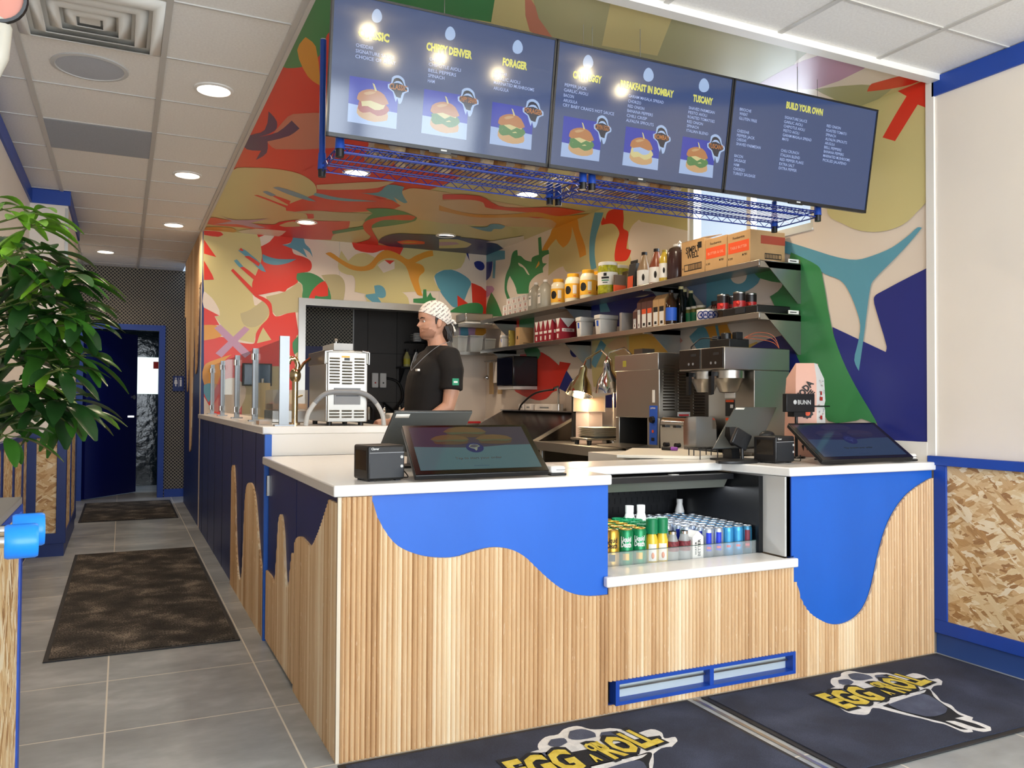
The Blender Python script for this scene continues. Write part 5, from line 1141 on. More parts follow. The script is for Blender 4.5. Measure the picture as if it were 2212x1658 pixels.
for a in (195, 222, 250, 278):
    a = radians(a); c = Vector((2.755 + .0686 * cos(a), y + .0686 * sin(a), SZ2 + .037)); n_ = Vector((cos(a), sin(a), 0)); b.cyl(c, c + n_ * .0007, .027, m=NAVY_SHADE, n=18).cyl(c, c + n_ * .001, .02, m=mat('sticker_pale', 'b9b4c4', .6), n=18).cyl(c, c + n_ * .0013, .011, m=NAVY_SHADE, n=3)
b.build('round_stickers', t)
y = zat(1540, 660, 2.82).y
bottle('spread_jar', 'dark jar with a pale label and black lid beside the tomato tins', 'jar', 2.86, y, SZ2, [(.042, 0), (.045, .01), (.045, .1), (.038, .118)], (.115, .14), .042, mat('jam_dark', '4a1d18', .2), BLACK, (.045, .025, .09), mat('tan_label', 'b9a088', .6))
y0 = .93; y1_ = zat(1564, 670, 2.68).y
t = thing('serving_tray', 'long black plastic tray on the lower shelf under the tomato tins', 'tray', (2.78, (y0 + y1_) / 2, SZ2))
MB().box(2.67, 2.93, y0, y1_, SZ2, SZ2 + .05, BLACK).build('tray_body', t, bevel=.006); MB().box(2.665, 2.67, y0 + .1, y1_ - .12, SZ2 + .01, SZ2 + .04, DGREY).build('handle', t)
TIN = mat('tin_red', 'b8282a', .35)
for u, X, lb in ((1562, 2.72, 'leftmost red tomato tin on the black tray'), (1579, 2.81, 'second red tomato tin on the black tray'), (1597, 2.73, 'front tomato tin with a slanted white stripe on the black tray'), (1621, 2.83, 'rightmost red tomato tin on the black tray')):
    y = zat(u, 640, X).y; z = SZ2 + .05; t = thing('tomato_tin', lb, 'tin', (X, y, z), group='tomato tins')
    MB().lathe([(.037, 0), (.038, .003), (.037, .006), (.037, .094), (.038, .097), (.036, .1), (.034, .097), (0, .097)], (X, y, z), 20, STEEL).build('tin', t)
    b = MB().lathe([(.0376, .008), (.0376, .045)], (X, y, z), 20, TIN).lathe([(.0376, .045), (.0376, .09)], (X, y, z), 20, mat('tin_black', '221a1a', .35)); b.lathe([(.0382, .05), (.0382, .08)], (X, y, z), 20, PAPER) if u in (1598, 1563) else None; b.ball((X - .03, y - .024, z + .03), .012, mat('tomato_print', 'e6402e', .4), 6); b.build('label', t, recalc=False)

# ================================================================== DRINKS COOLER
t = thing('drinks_cooler', 'open black drinks cooler built in under the counter', 'cooler', (1.53, .45, 0))
CB = mat('cooler_black', '141518', .35)
MB().box(1.085, 1.987, .76, .775, .14, .885, CB).box(1.085, 1.105, .155, .76, .14, .885, CB).box(1.972, 1.987, .155, .76, .14, .885, CB).box(1.105, 1.975, .155, .72, .48, .5219, CB).box(1.105, 1.955, .3, .72, .86, .885, CB).box(1.965, 1.989, .14, .16, .536, .885, CB).build('cabinet', t)
MB().box(1.105, 1.955, .37, .5, .815, .858, CB).prism([(.34, .86), (.37, .815), (.385, .82), (.355, .865)], 'x', 1.105, 1.955, mat('canopy_grey', '6e7068', .25)).build('canopy', t)
MB().box(1.105, 1.972, .158, .163, .523, .59, GLASS).box(1.105, 1.972, .157, .164, .59, .592, mat('glass_edge', '3f5a56', .2)).build('front_glass', t)
b = MB()
for r in range(3):
    for k in range(24): b.box(1.13 + k * .034 + (r % 2) * .012, 1.133 + k * .034 + (r % 2) * .012, .7585, .76, .66 + r * .045, .69 + r * .045, BLACKM)
b.build('vent_slots', t); MB().box(1.62, 1.66, .33, .36, .872, .888, LGREY).build('clip', t)
l = bpy.data.lights.new('cooler_lamp', 'AREA'); l.shape = 'RECTANGLE'; l.size = .8; l.size_y = .03; l.energy = 2.6; l.color = (.9, .95, 1)
o = bpy.data.objects.new('cooler_lamp', l); COL.objects.link(o); o.parent = t; o.location = Vector((1.53, .42, .812)) - Vector((1.53, .45, 0)); o.rotation_euler = (radians(-15), 0, 0)
CZ = .522
ALU = mat('can_aluminium', 'b4b5b7', .4, .9); GOLD = mat('can_gold', 'c39a3c', .3, .7); GRN = mat('can_green', '14804e', .3, .3); BL = mat('can_blue', '1e36c0', .28, .3); CY = mat('can_sky', '3f97cf', .28, .4); SIL = mat('can_silver_blue', 'a7b4c8', .25, .7); BURG = mat('can_burgundy', '6e2534', .3, .3)
def can(r, h, bm, lid, deco=None):
    b = MB().lathe([(0, 0), (r * .8, 0), (r, .008), (r, h - .014), (r * .86, h - .003)], (0, 0, 0), 18, bm)
    l_ = MB().lathe([(r * .86, h - .003), (r * .88, h), (r * .8, h - .001), (r * .78, h - .004), (0, h - .004)], (0, 0, 0), 18, lid).box(-.004, .004, -.012, .006, h - .004, h - .002, lid)
    d = MB()
    if deco: deco(d, r, h)
    return b, l_, d
def wrap_txt(b, s, r, z, hh, w_, m, a0=radians(242)):
    k = MB().text(s, (0, 0, 0), (1, 0, 0), (0, 1, 0), hh, w_, m, .03, 'c')
    b.add([((r + .0006) * cos(a0 + v[0] / r), (r + .0006) * sin(a0 + v[0] / r), z + v[1]) for v in k.v], k.f, m)
def arc(b, r, a0, a1, z0, z1, m, o=.0004, n=6):
    A = [a0 + (a1 - a0) * i / n for i in range(n + 1)]; vs = [((r + o) * cos(a), (r + o) * sin(a), z) for z in (z0, z1) for a in A]; b.add(vs, [(i, i + 1, n + 2 + i, n + 1 + i) for i in range(n)], m, True)
def tea(mm, tm):
    def f(b, r, h): wrap_txt(b, 'Liquid', r, h * .68, .02, .045, tm); wrap_txt(b, 'Death', r, h * .53, .021, .045, tm); arc(b, r, radians(215), radians(265), h * .18, h * .36, GOLD if mm else INK)
    return f
def energy(m, fr=1):
    def f(b, r, h): arc(b, r, radians(215), radians(268), h * .25, h * .86, m, .0003); arc(b, r, radians(222), radians(262), h * .32, h * .4, mat('energy_red', 'd03a4a', .3), .0006)
    return f
def make_can(name, label, group, spec):
    bq, lq, dq = can(*spec); t = thing(name, label, 'can', group=group); bq.build('body', t); lq.build('lid', t)
    if dq.f: dq.build('label', t, recalc=False)
    return t
def rows(proto, u, X0_, cols, n, dx, dy, y0=.2, skip=()):
    for c in range(cols):
        for k in range(n):
            if (c, k) in skip: continue
            x = X0_ + c * dx; y = y0 + k * dy
            if c == 0 and k == 0: proto.location = (x, y, CZ)
            else: dup(proto, (x, y, CZ))
S16 = (.0325, .158); S8 = (.0262, .134)
rows(make_can('tea_can', 'tall gold iced tea can in the leftmost pair of cooler columns', 'gold tea cans', (*S16, GOLD, GOLD, tea(0, INK))), 0, 1.143, 2, 5, .068, .068)
rows(make_can('tea_can', 'tall green iced tea can with white blackletter writing', 'green tea cans', (*S16, GRN, GOLD, tea(1, PWHITE))), 0, 1.281, 2, 5, .068, .068)
rows(make_can('energy_can', 'small silver can with a dark blue front panel', 'blue energy cans', (*S8, SIL, ALU, energy(BL))), 0, 1.722, 2, 9, .056, .056)
rows(make_can('energy_can', 'small light blue can in the pair of sky blue columns', 'sky blue energy cans', (*S8, CY, ALU, energy(CY))), 0, 1.834, 2, 9, .056, .056)
rows(make_can('energy_can', 'teal and burgundy can in the rightmost cooler column', 'teal energy cans', (*S8, mat('can_teal', '2f6f8e', .28, .4), ALU, energy(BURG))), 0, 1.944, 1, 8, .0, .056)
rows(make_can('energy_can', 'small plain silver can in the middle rear of the cooler', 'silver energy cans', (*S8, ALU, ALU, energy(SIL))), 0, 1.61, 1, 6, .0, .056, y0=.36)
rows(make_can('energy_can', 'silver can with a deep blue panel behind the white carton', 'rear blue energy cans', (*S8, SIL, ALU, energy(BL))), 0, 1.666, 1, 8, .0, .056, y0=.29)
b_ = lambda *a, **k: bottle(*a, **k)
JY = mat('orange_juice', 'e2c23c', .2)
for k, x in enumerate((1.42, 1.474)):
    t = thing('juice_bottle', ('left' if k == 0 else 'right') + ' yellow juice bottle with orange fruit label and green cap', 'bottle', (x, .205, CZ), group='juice bottles')
    MB().lathe([(0, 0), (.024, 0), (.026, .01), (.026, .1), (.018, .13), (.018, .14)], (x, .205, CZ), 16, JY).build('body', t)
    MB().lathe([(.026, .128), (.026, .19), (.022, .195), (0, .195)], (x, .205, CZ), 16, GREENM).build('cap', t)
    d = MB(); arc(d, .026, radians(205), radians(285), .012, .085, PAPER); d.ball((.026 * cos(radians(245)), .026 * sin(radians(245)), .035), .014, mat('orange_fruit', 'ee7a2c', .5), 8, (.5, .5, 1)); d.v = [(a + x, c + .205, e + CZ) for a, c, e in d.v]; d.build('label', t, recalc=False)
t = make_can('tea_can', 'green lidded can behind the juice bottles', 'green lid cans', (.0305, .158, GRN, GREENM, None)); rows(t, 0, 1.42, 2, 4, .062, .068, y0=.275)
for k, (x, y) in enumerate(((1.50, .5), (1.565, .5), (1.93, .7))):
    bottle('milk_bottle', ['left of two white capped bottles behind the green cans', 'right of two white capped bottles behind the green cans', 'white bottle with pale blue label in the far right corner of the cooler'][k], 'bottle', x, y, CZ, [(.026, 0), (.028, .01), (.028, .14), (.02, .17), (.018, .18)], (.178, .21), .02, PWHITE, PWHITE, (.028, .03, .13), mat('label_pale_blue', '8fb8d8', .4)) if k < 2 else bottle('milk_bottle', 'white bottle with pale blue label in the far right corner of the cooler', 'bottle', 1.942, .7, CZ, [(.022, 0), (.024, .01), (.024, .14), (.016, .17), (.014, .18)], (.178, .2), .016, PWHITE, PWHITE, (.024, .03, .13), mat('label_pale_blue'))
GING = mat('gingham_lid', '7a3038', .5, noise=.5, nscale=160)
for k, (x, y) in enumerate(((1.53, .205), (1.535, .27), (1.59, .2))):
    bottle('jam_bottle', ['small bottle with gingham neck beside the juice', 'small gingham neck bottle in the second cooler row', 'small gingham neck bottle beside the white carton'][k], 'bottle', x, y, CZ, [(.026, 0), (.028, .006), (.028, .08), (.018, .11), (.016, .12)], (.118, .13), .018, mat('clear_bottle_grey', 'b9bcbb', .1, alpha=.6), CHROME, (.028, .045, .088), GING, 'gingham bottles')
t = thing('drink_carton', 'white gable top carton with black upright lettering at the cooler front', 'carton', (1.655, .215, CZ))
MB().box(1.625, 1.685, .185, .245, CZ, CZ + .1, PAPER).prism([(1.625, CZ + .1), (1.685, CZ + .1), (1.658, CZ + .125), (1.652, CZ + .125)], 'y', .185, .245, PAPER).build('box_body', t)
MB().text('BETTER', (1.668, .1845, CZ + .015), (0, 0, 1), (-1, 0, 0), .014, .075, INK, .03).text('WATER', (1.648, .1845, CZ + .02), (0, 0, 1), (-1, 0, 0), .01, .06, INK, .03).build('lettering', t, recalc=False)

# ================================================================== ORDERING SCREENS AND TILLS
KS = mat('kiosk_glass', '0a0c10', .06, emit=0, spec=.6)
def kiosk(bl, br, tl, trr, zb, label, tint, bright):
    """slanted touch screen; corners given bottom left / right and top left / right in the world"""
    bl, br, tl, trr = map(Vector, (bl, br, tl, trr)); n = (br - bl).cross(tl - bl).normalized()
    if n.y > 0: n = -n
    t = thing('order_kiosk', label, 'touch screen', ((bl.x + br.x) / 2, (bl.y + tl.y) / 2, .935), group='ordering screens')
    def P(a, c, o=0): return (bl * (1 - a) + br * a) * (1 - c) + (tl * (1 - a) + trr * a) * c + n * o
    def slab_(b, a0, a1, c0_, c1, o0, o1, m):
        vs = [P(a, c, o) for a in (a0, a1) for c in (c0_, c1) for o in (o0, o1)]; return b.add(vs, [(0, 1, 3, 2), (4, 6, 7, 5), (0, 4, 5, 1), (2, 3, 7, 6), (0, 2, 6, 4), (1, 5, 7, 3)], m)
    b = slab_(MB(), 0, 1, 0, 1, -.022, -.001, BLACK); b.build('housing', t, bevel=.004)
    b = slab_(MB(), .003, .997, .004, .996, -.001, .0008, BLACKG); b.build('screen_glass', t)
    b = MB()
    def pl(pts, m, o, sm=0):
        q = crom(pts, sm) if sm else pts; b.flat([P(a, c, .0008 + o) for a, c in q], m)
    A0, A1, C0, C1 = .045, .955, .075, .95
    pl([(A0, C0), (A1, C0), (A1, C1), (A0, C1)], tint[0], .0002); pl([(A0, C0), (A1, C0), (A1, .55), (.75, .545), (.5, .5), (.25, .52), (A0, .54)], tint[1], .0004)
    for cx, cy, s in ((.47, .82, 1.15), (.33, .66, 1.0), (.68, .66, 1.0)):
        pl([(cx - .15 * s, cy + .02), (cx - .1 * s, cy + .09 * s), (cx, cy + .12 * s), (cx + .12 * s, cy + .08 * s), (cx + .15 * s, cy + .01), (cx, cy - .01)], tint[2], .0006, 2); pl([(cx - .13 * s, cy), (cx + .14 * s, cy), (cx + .12 * s, cy - .07 * s), (cx, cy - .09 * s), (cx - .12 * s, cy - .07 * s)], tint[3], .0005, 2); pl([(cx - .14 * s, cy + .015), (cx + .15 * s, cy + .01), (cx + .1 * s, cy - .03 * s), (cx, cy - .012 * s), (cx - .1 * s, cy - .03 * s)], tint[5], .0007, 2)
    R = .068; asp = (br - bl).length / (tl - bl).length
    pl([(.5 + R * cos(k * pi / 12), .5 + R * asp * sin(k * pi / 12)) for k in range(24)], tint[4], .0009)
    pl([(.455, .52), (.47, .56), (.5, .575), (.53, .56), (.545, .525), (.52, .5), (.515, .46), (.5, .43), (.495, .47), (.47, .49)], tint[6], .0011)
    pl([(.462, .52), (.475, .55), (.5, .565), (.525, .55), (.537, .525), (.515, .51), (.495, .5), (.475, .503)], tint[4], .0013); ux = (br - bl).normalized(); uz = (tl - bl).normalized()
    b.text('EGG ON A ROLL', P(.5, .52, .0024), ux, uz, .007, .034, tint[7], .04, 'c')
    b.text('Tap to start your order', P(.5, .27, .0018), ux, uz, .0145, .19, INK, .012, 'c'); b.text('Powered by Clover', P(.5, .13, .0018), ux, uz, .006, .06, tint[4], 0, 'c')
    b.build('screen_graphics', t, recalc=False)
    c = P(.5, .3, -.022); f = P(.5, .75, -.022)
    MB().box(c.x - .07, c.x + .07, c.y + .0, .2 + c.y, .9355, .943, BLACK).prism([(c.y + .06, .943), (c.y + .17, .943), (f.y + .035, f.z - .0), (f.y + .004, f.z - .03)], 'x', c.x - .03, c.x + .03, BLACK).build('stand', t)
    return t
tA = (em('kiosk_dim_mauve', '3f3c50', .5), em('kiosk_teal', '52787f', .55), em('kiosk_bun', '6b5436', .6), em('kiosk_bun2', '5c4a38', .5), em('kiosk_navy', '152a6c', .5), em('kiosk_greens', '53604a', .5), em('kiosk_pale', '8f9a86', .6), em('kiosk_yellow', '8c8a3c', .6))
tB = (em('kiosk2_navy', '161d4e', .4), em('kiosk2_blue', '33506f', .45), em('kiosk2_bun', '353052', .4), em('kiosk2_bun2', '2a2a4c', .4), em('kiosk2_deep', '14286e', .4), em('kiosk2_mid', '30345a', .4), em('kiosk2_pale', '384a86', .45), em('kiosk2_line', '42508a', .4))
def cor(a, b_, c, d, yb, yt): return [unp(*a, 'Y', yb), unp(*b_, 'Y', yb), unp(*c, 'Y', yt), unp(*d, 'Y', yt)]
q = [Vector((.262, -.01, .9375)), Vector((.798, -.01, .9375)), unp(868, 919, 'Y', .3), unp(1128, 914, 'Y', .3)]
q[3] = q[2] + (q[1] - q[0]); kiosk(q[0] + Vector((.0, 0, .022)), q[1] + Vector((0, 0, .022)), q[2], q[3], 0, 'left slanted touch screen showing tap to start your order', tA, 1)
q = [Vector((2.225, .01, .96)), Vector((2.83, .01, .96)), unp(1702, 914, 'Y', .33)]; q.append(q[2] + (q[1] - q[0])); kiosk(*q, 0, 'right slanted touch screen mirroring the mural at the counter end', tB, 1)
def printer(x, y, label, rz=0):
    t = thing('receipt_printer', label, 'printer', (x, y, .935), rz, 'receipt printers')
    I = INV[t.name].inverted()
    def L(b): return MB().merge(b, I)
    L(MB().box(-.072, .072, -.06, .07, .004, .128, BLACK)).build('body', t, bevel=.008, seg=3)
    fp = L(MB().box(-.064, .066, -.0612, -.06, .012, .098, DGREY).box(-.066, .068, -.0615, -.06, .1, .103, GREY).text('Clover', (-.06, -.0618, .112), (1, 0, 0), (0, 0, 1), .008, .03, PWHITE, .02)).build('front_panel', t, recalc=False)
    for z in (.085, .052): L(MB().cyl((.058, -.0605, z), (.058, -.064, z), .0055, m=LGREY, n=14)).build('button', fp)
    L(MB().box(-.0725, -.072, -.045, .05, .04, .11, mat('printer_side_gloss', '1c1712', .1))).build('side_window', t)
    L(MB().box(-.06, -.04, -.05, -.03, 0, .004, RUB).box(.04, .06, -.05, -.03, 0, .004, RUB).box(-.06, -.04, .04, .06, 0, .004, RUB).box(.04, .06, .04, .06, 0, .004, RUB)).build('feet', t); return t
printer(.172, .125, 'black receipt printer standing left of the left order screen', radians(8)); printer(2.17, .255, 'black receipt printer standing left of the right order screen', radians(10))
for (x, y, lb) in ((.868, .06, 'white card reader beside the left order screen'), (2.905, .1, 'white card reader at the wall end of the countertop')):
    t = thing('card_reader', lb, 'card reader', (x, y, .935), group='white card readers')
    MB().box(x - .045, x + .025, y - .035, y + .075, .9353, .944, BLACK).build('base', t, bevel=.003); MB().box(x - .042, x + .023, y - .032, y + .07, .944, .972, PWHITE).build('body', t, bevel=.01, seg=3); MB().box(x - .02, x + .02, y - .0325, y - .032, .956, .958, INK).build('slot', t)
def cable(pts, label, cat='cable', r=.0025, m=BLACK, name='cable', base=None):
    return solo(MB().tube([tuple(p) for p in crom([Vector(p) for p in pts], 5, closed=False)], r, 6, m), name, label, cat)
cable([(.25, .2, .94), (.28, .13, .94), (.262, .1, .96), (.25, .16, .985), (.29, .22, .95)], 'black cable looping between the left printer and order screen')
cable([(2.27, .3, .94), (2.3, .22, .942), (2.28, .2, .97), (2.35, .3, .95)], 'black cable behind the right order screen')
# tills: tablet seen from behind
def till(p0, p1, top0, top1, label):
    t = thing('till_tablet', label, 'tablet', ((p0[0] + p1[0]) / 2, p0[1], .935), group='till tablets')
    a, b_, c, d = map(Vector, (p0, p1, top1, top0)); n = (b_ - a).cross(d - a).normalized() * -.012
    for nm, o0, o1, m in (('back_shell', 0, .8, mat('till_shell', '4e5150', .3)), ('bezel', .8, 1.1, BLACK)):
        vs = [p + n * o for o in (o0, o1) for p in (a, b_, c, d)]; MB().add(vs, [(0, 1, 2, 3), (4, 7, 6, 5), (0, 4, 5, 1), (1, 5, 6, 2), (2, 6, 7, 3), (3, 7, 4, 0)], m).build(nm, t, bevel=.004)
    e = (d - a).normalized(); f = (b_ - a).normalized(); o = d - e * .03 + f * .01 - n * .03
    MB().add([o, o + f * .06, o + f * .06 + e * .02, o + e * .02], [(0, 1, 2, 3)], PAPER).build('name_label', t, solid=.0006)
    c_ = (a + b_) / 2; MB().box(c_.x - .09, c_.x + .09, c_.y - .05, c_.y + .09, .9355, .945, BLACK).prism([(c_.y + .0, .945), (c_.y + .07, .945), (c_.y + .05, c_.z + .1), (c_.y + .02, c_.z + .1)], 'x', c_.x - .025, c_.x + .025, BLACK).build('stand', t)
    return t
till((.31, .62, 1.0), (.66, .62, 1.0), (.345, .5, 1.175), (.695, .5, 1.175), 'grey backed till tablet with a white label behind the left order screen')
till((1.93, .42, 1.0), (2.22, .42, 1.0), (2.24, .62, 1.2), (2.53, .62, 1.2), 'grey backed till tablet tilted over a wire rack near the coffee brewer')
t = thing('payment_terminal', 'black square payment terminal leaning against the right till tablet', 'card reader', (2.03, .36, .935))
MB().prism([(1.97, 1.03), (2.06, .985), (2.1, 1.06), (2.01, 1.105)], 'y', .33, .35, BLACK).build('body', t, bevel=.006); MB().cyl((2.04, .335, .936), (2.04, .34, 1.03), .008, m=BLACK).cyl((2.04, .335, .9355), (2.04, .335, .94), .03, m=BLACK).build('stand', t)
t = thing('barcode_scanner', 'small rounded black scanner under the right till tablet', 'scanner', (2.2, .34, .935)); MB().ball((2.2, .34, 1.06), .035, BLACK, 10, (1.3, .8, .7)).build('head', t); MB().cyl((2.2, .34, .936), (2.2, .34, 1.05), .01, m=BLACK).cyl((2.2, .34, .9355), (2.2, .34, .94), .04, m=BLACK).build('stand', t)
t = thing('wire_rack', 'low black wire rack standing on the counter below the right till tablet', 'rack', (2.02, .52, .935)); b = MB()
for y in (.53, .58, .62):
    for x in (1.94, 2.05, 2.16): b.cyl((x, y, .9355), (x, y, .99), .003, m=BLACK, n=6)
    b.cyl((1.93, y, .99), (2.17, y, .99), .003, m=BLACK, n=6)
for x in (1.93, 1.99, 2.05, 2.11, 2.17): b.cyl((x, .53, .99), (x, .62, .99), .0025, m=BLACK, n=6)
b.build('wire_frame', t)
t = thing('utensil_tray', 'flat black curved stand foot lying on the counter before the cutting board', 'stand', (1.9, .3, .935)); MB().prism(crom([(1.85, .28), (1.9, .24), (2.05, .24), (2.08, .3), (2.0, .36), (1.88, .34)], 3), 'z', .9353, .95, BLACK).build('foot_plate', t, bevel=.004)
# coffee bag and brand plate
t = thing('coffee_bag', 'pink coffee bag with white illustrated side standing by the right wall', 'bag', (2.68, .52, .935))
PK = mat('bag_pink', 'dba996', .55); bx0, bx1, bxm = 2.565, 2.79, 2.665
b = MB(); zs = [(0, 1, .0), (.1, 1.02, .01), (.25, .98, .0), (.27, .93, .0), (.3, 1.0, .01), (.42, .93, -.01), (.5, .55, -.03)]
pr = []
for z, k, s in zs:
    y0, y1 = .47 + (1 - k) * .04, .47 + .13 * k; pr.append([(bx0 + (1 - k) * .05, y0 + .05, .9355 + z), (bxm, y0, .9355 + z + (s > 0) * .0), (bx1 - (1 - k) * .09, y0 + .06, .9355 + z), (bx1 - (1 - k) * .09, y1, .9355 + z), (bx0 + (1 - k) * .05, y1, .9355 + z)])
vs = [p for r in pr for p in r]
for i in range(len(pr) - 1):
    for j in range(5):
        b.add([pr[i][j], pr[i][(j + 1) % 5], pr[i + 1][(j + 1) % 5], pr[i + 1][j]], [(0, 1, 2, 3)], PK if j != 1 else PAPER)
b.add(pr[0], [(0, 1, 2, 3, 4)], PK); b.add(pr[-1], [(0, 1, 2, 3, 4)], PK); b.build('bag_body', t)
L1 = Vector(pr[1][1]) - Vector(pr[1][0]); L1.normalize(); L2 = Vector(pr[1][2]) - Vector(pr[1][1]); L2.normalize(); n1 = Vector((L1.y, -L1.x, 0)) * .004; n2 = Vector((L2.y, -L2.x, 0)) * .004
o1 = Vector(pr[0][0]); o2 = Vector(pr[0][1]); b = MB(); U2 = (L1 * .62 + Vector((0, 0, .78))).normalized(); W2 = (Vector((0, 0, .62)) - L1 * .78).normalized()
b.text('WODA', o1 + n1 + L1 * .012 + Vector((0, 0, .285)), U2, W2, .034, .135, INK, .04).text('COFFEE', o1 + n1 + L1 * .036 + Vector((0, 0, .262)), U2, W2, .026, .105, INK, .04)
def disc(b, c, u_, v_, r, m, n=14, f=None): b.add([c + u_ * r * cos(2 * pi * k / n) * (f(k) if f else 1) + v_ * r * sin(2 * pi * k / n) * (f(k) if f else 1) for k in range(n)], [tuple(range(n))], m)
ZV = Vector((0, 0, 1)); disc(b, o1 + n1 + L1 * .06 + ZV * .235, L1, ZV, .03, INK, 20, lambda k: 1.12 if k % 2 else .94); disc(b, o1 + n1 * 1.2 + L1 * .062 + ZV * .232, L1, ZV, .014, ORANGE)
for k in range(2): b.add([o1 + n1 + L1 * (.03 + k * .02) + ZV * .06, o1 + n1 + L1 * (.04 + k * .02) + ZV * .03, o1 + n1 + L1 * (.045 + k * .02) + ZV * .07], [(0, 1, 2)], INK)
rr = random.Random(4)
for k in range(34):
    c = o2 + n2 + L2 * rr.uniform(.012, .112) + ZV * rr.uniform(.03, .42); a = rr.uniform(0, 3); u_ = L2 * cos(a) + ZV * sin(a); v_ = ZV * cos(a) - L2 * sin(a)
    b.add([c - u_ * .008, c + v_ * .003, c + u_ * .009, c - v_ * .0022], [(0, 1, 2, 3)], [INK, RED, NAVY_SHADE][k % 3])
for z, w_ in ((.3, .04), (.2, .03), (.33, .02)): b.add([o2 + n2 * 1.1 + L2 * (.06 - w_ / 2) + ZV * z, o2 + n2 * 1.1 + L2 * (.06 + w_ / 2) + ZV * z, o2 + n2 * 1.1 + L2 * (.06 + w_ / 2) + ZV * (z + .02), o2 + n2 * 1.1 + L2 * (.06 - w_ / 2) + ZV * (z + .02)], [(0, 1, 2, 3)], RED)
disc(b, o2 + n2 * 1.1 + L2 * .06 + ZV * .09, L2, ZV, .022, ORANGE, 8); b.build('printing', t, recalc=False)
MB().tube([(bx0 - .01, .53, 1.205), (bxm, .462, 1.205), (bx1 + .04, .54, 1.205)], .004, 6, BLACK).build('clip', t)
t = thing('brand_display', 'small black display reading BUNN on a thin stand beside the coffee brewer', 'display', (2.5, .44, .935))
MB().box(2.405, 2.6, .42, .45, 1.175, 1.27, BLACK).build('display_box', t, bevel=.003); MB().text('BUNN', (2.525, .4185, 1.215), (1, 0, 0), (0, 0, 1), .022, .09, LGREY, .02, 'c').ball((2.462, .419, 1.226), .012, LGREY, 8, (1, .1, 1)).build('lettering', t, recalc=False)
MB().box(2.46, 2.54, .425, .47, 1.15, 1.175, BLACK).cyl((2.5, .45, .94), (2.5, .45, 1.16), .008, m=BLACK).cyl((2.5, .45, .9355), (2.5, .45, .945), .045, m=BLACK).build('stand', t)

# ================================================================== RIGHT WALL EQUIPMENT
t = thing('work_table', 'stainless steel work table along the right wall behind the counter', 'table', (2.62, 1.9, 0))
MB().box(2.3, 2.955, .7, 3.08, .885, .905, STEEL).box(2.3, 2.304, .7, 3.08, .84, .905, STEEL).box(2.3, 2.955, .7, .704, .84, .905, STEEL).build('table_top', t)
for x in (2.34, 2.9):
    for y in (.75, 3.0): MB().cyl((x, y, 0), (x, y, .886), .02, m=STEEL).build('leg', t)
MB().box(2.32, 2.94, .73, 3.03, .25, .27, STEELD).build('undershelf', t)
TZ = .905
t = thing('prep_table', 'long steel refrigerated prep table with a dark sloping lid', 'prep table', (2.6, 3.95, 0))
MB().box(2.32, 2.94, 3.11, 4.8, .05, .9, STEELD).build('cabinet', t, bevel=.004)
MB().prism([(2.36, .9), (2.94, .9), (2.94, 1.13), (2.8, 1.13)], 'y', 3.13, 4.75, steel('lid_dark_steel', '4c4644', .22)).build('sloping_lid', t); MB().prism([(2.3, .902), (2.36, .902), (2.82, 1.14), (2.78, 1.14)], 'y', 3.112, 3.13, STEEL).box(2.78, 2.94, 3.112, 4.76, 1.13, 1.14, STEEL).build('lid_edge', t)
for i, (y, w_, lb) in enumerate(((4.35, .1, 'left white boxed gloves on the prep table top'), (4.2, .12, 'second white glove box on the prep table top'), (3.88, .35, 'long white wrap box on the prep table top'))):
    t = thing('glove_box' if i < 2 else 'wrap_box', lb, 'box', (2.86, y, 1.14)); MB().box(2.81, 2.92, y - w_ / 2, y + w_ / 2, 1.1403, 1.2, CART).build('box_body', t, bevel=.002); MB().box(2.8095, 2.81, y - w_ * .3, y + w_ * .2, 1.16, 1.175, GREY).build('printing', t)
# conveyor toaster
t = thing('conveyor_toaster', 'tall steel conveyor toaster with blue control strip and louvred side', 'toaster', (2.62, 1.77, TZ))
cx0, cx1, cy0, cy1, cz0, cz1 = 2.4, 2.8, 1.52, 2.02, TZ + .02, 1.535
MB().box(cx0, cx1, cy0, cy1, 1.12, cz1, STEEL).box(cx0, cx1, cy0, cy0 + .13, cz0, 1.12, STEEL).box(cx0, cx1, cy1 - .04, cy1, cz0, 1.12, STEEL).box(cx0 + .3, cx1, cy0 + .13, cy1 - .04, cz0, 1.12, STEELD).build('body', t, bevel=.004)
MB().box(cx0 - .01, cx1 + .004, cy0 - .004, cy1 + .004, 1.43, cz1 + .004, STEEL).build('hood', t, bevel=.003)
MB().box(cx0 + .01, cx0 + .3, cy0 + .13, cy1 - .04, cz0, cz0 + .01, BLACK).box(cx0 + .25, cx0 + .3, cy0 + .13, cy1 - .04, cz0, 1.12, BLACKM).build('toast_slot', t)
MB().prism([(cx0 - .17, .925), (cx0 + .02, .925), (cx0 + .02, .945), (cx0 - .17, .93)], 'y', cy0 + .12, cy1 - .02, STEELD).build('landing_tray', t)
MB().box(cx0 - .003, cx0, cy0 + .018, cy0 + .1, .95, 1.2, BLUEK).text('prime', (cx0 - .0035, cy0 + .085, 1.18), (0, -1, 0), (0, 0, 1), .012, .05, PWHITE, .02).build('control_strip', t, recalc=False); cs_ = [c for c in bpy.data.objects if c.name.startswith('control_strip')][-1]
MB().cyl((cx0, cy0 + .06, 1.11), (cx0 - .022, cy0 + .06, 1.11), .024, .02, m=BLACK).build('dial', cs_); MB().cyl((cx0 - .002, cy0 + .06, 1.035), (cx0 - .006, cy0 + .06, 1.035), .01, m=ORANGE).build('indicator_lamp', cs_); MB().box(cx0 - .006, cx0 - .002, cy0 + .045, cy0 + .075, .975, .995, BLACK).build('switch', cs_)
b = MB()
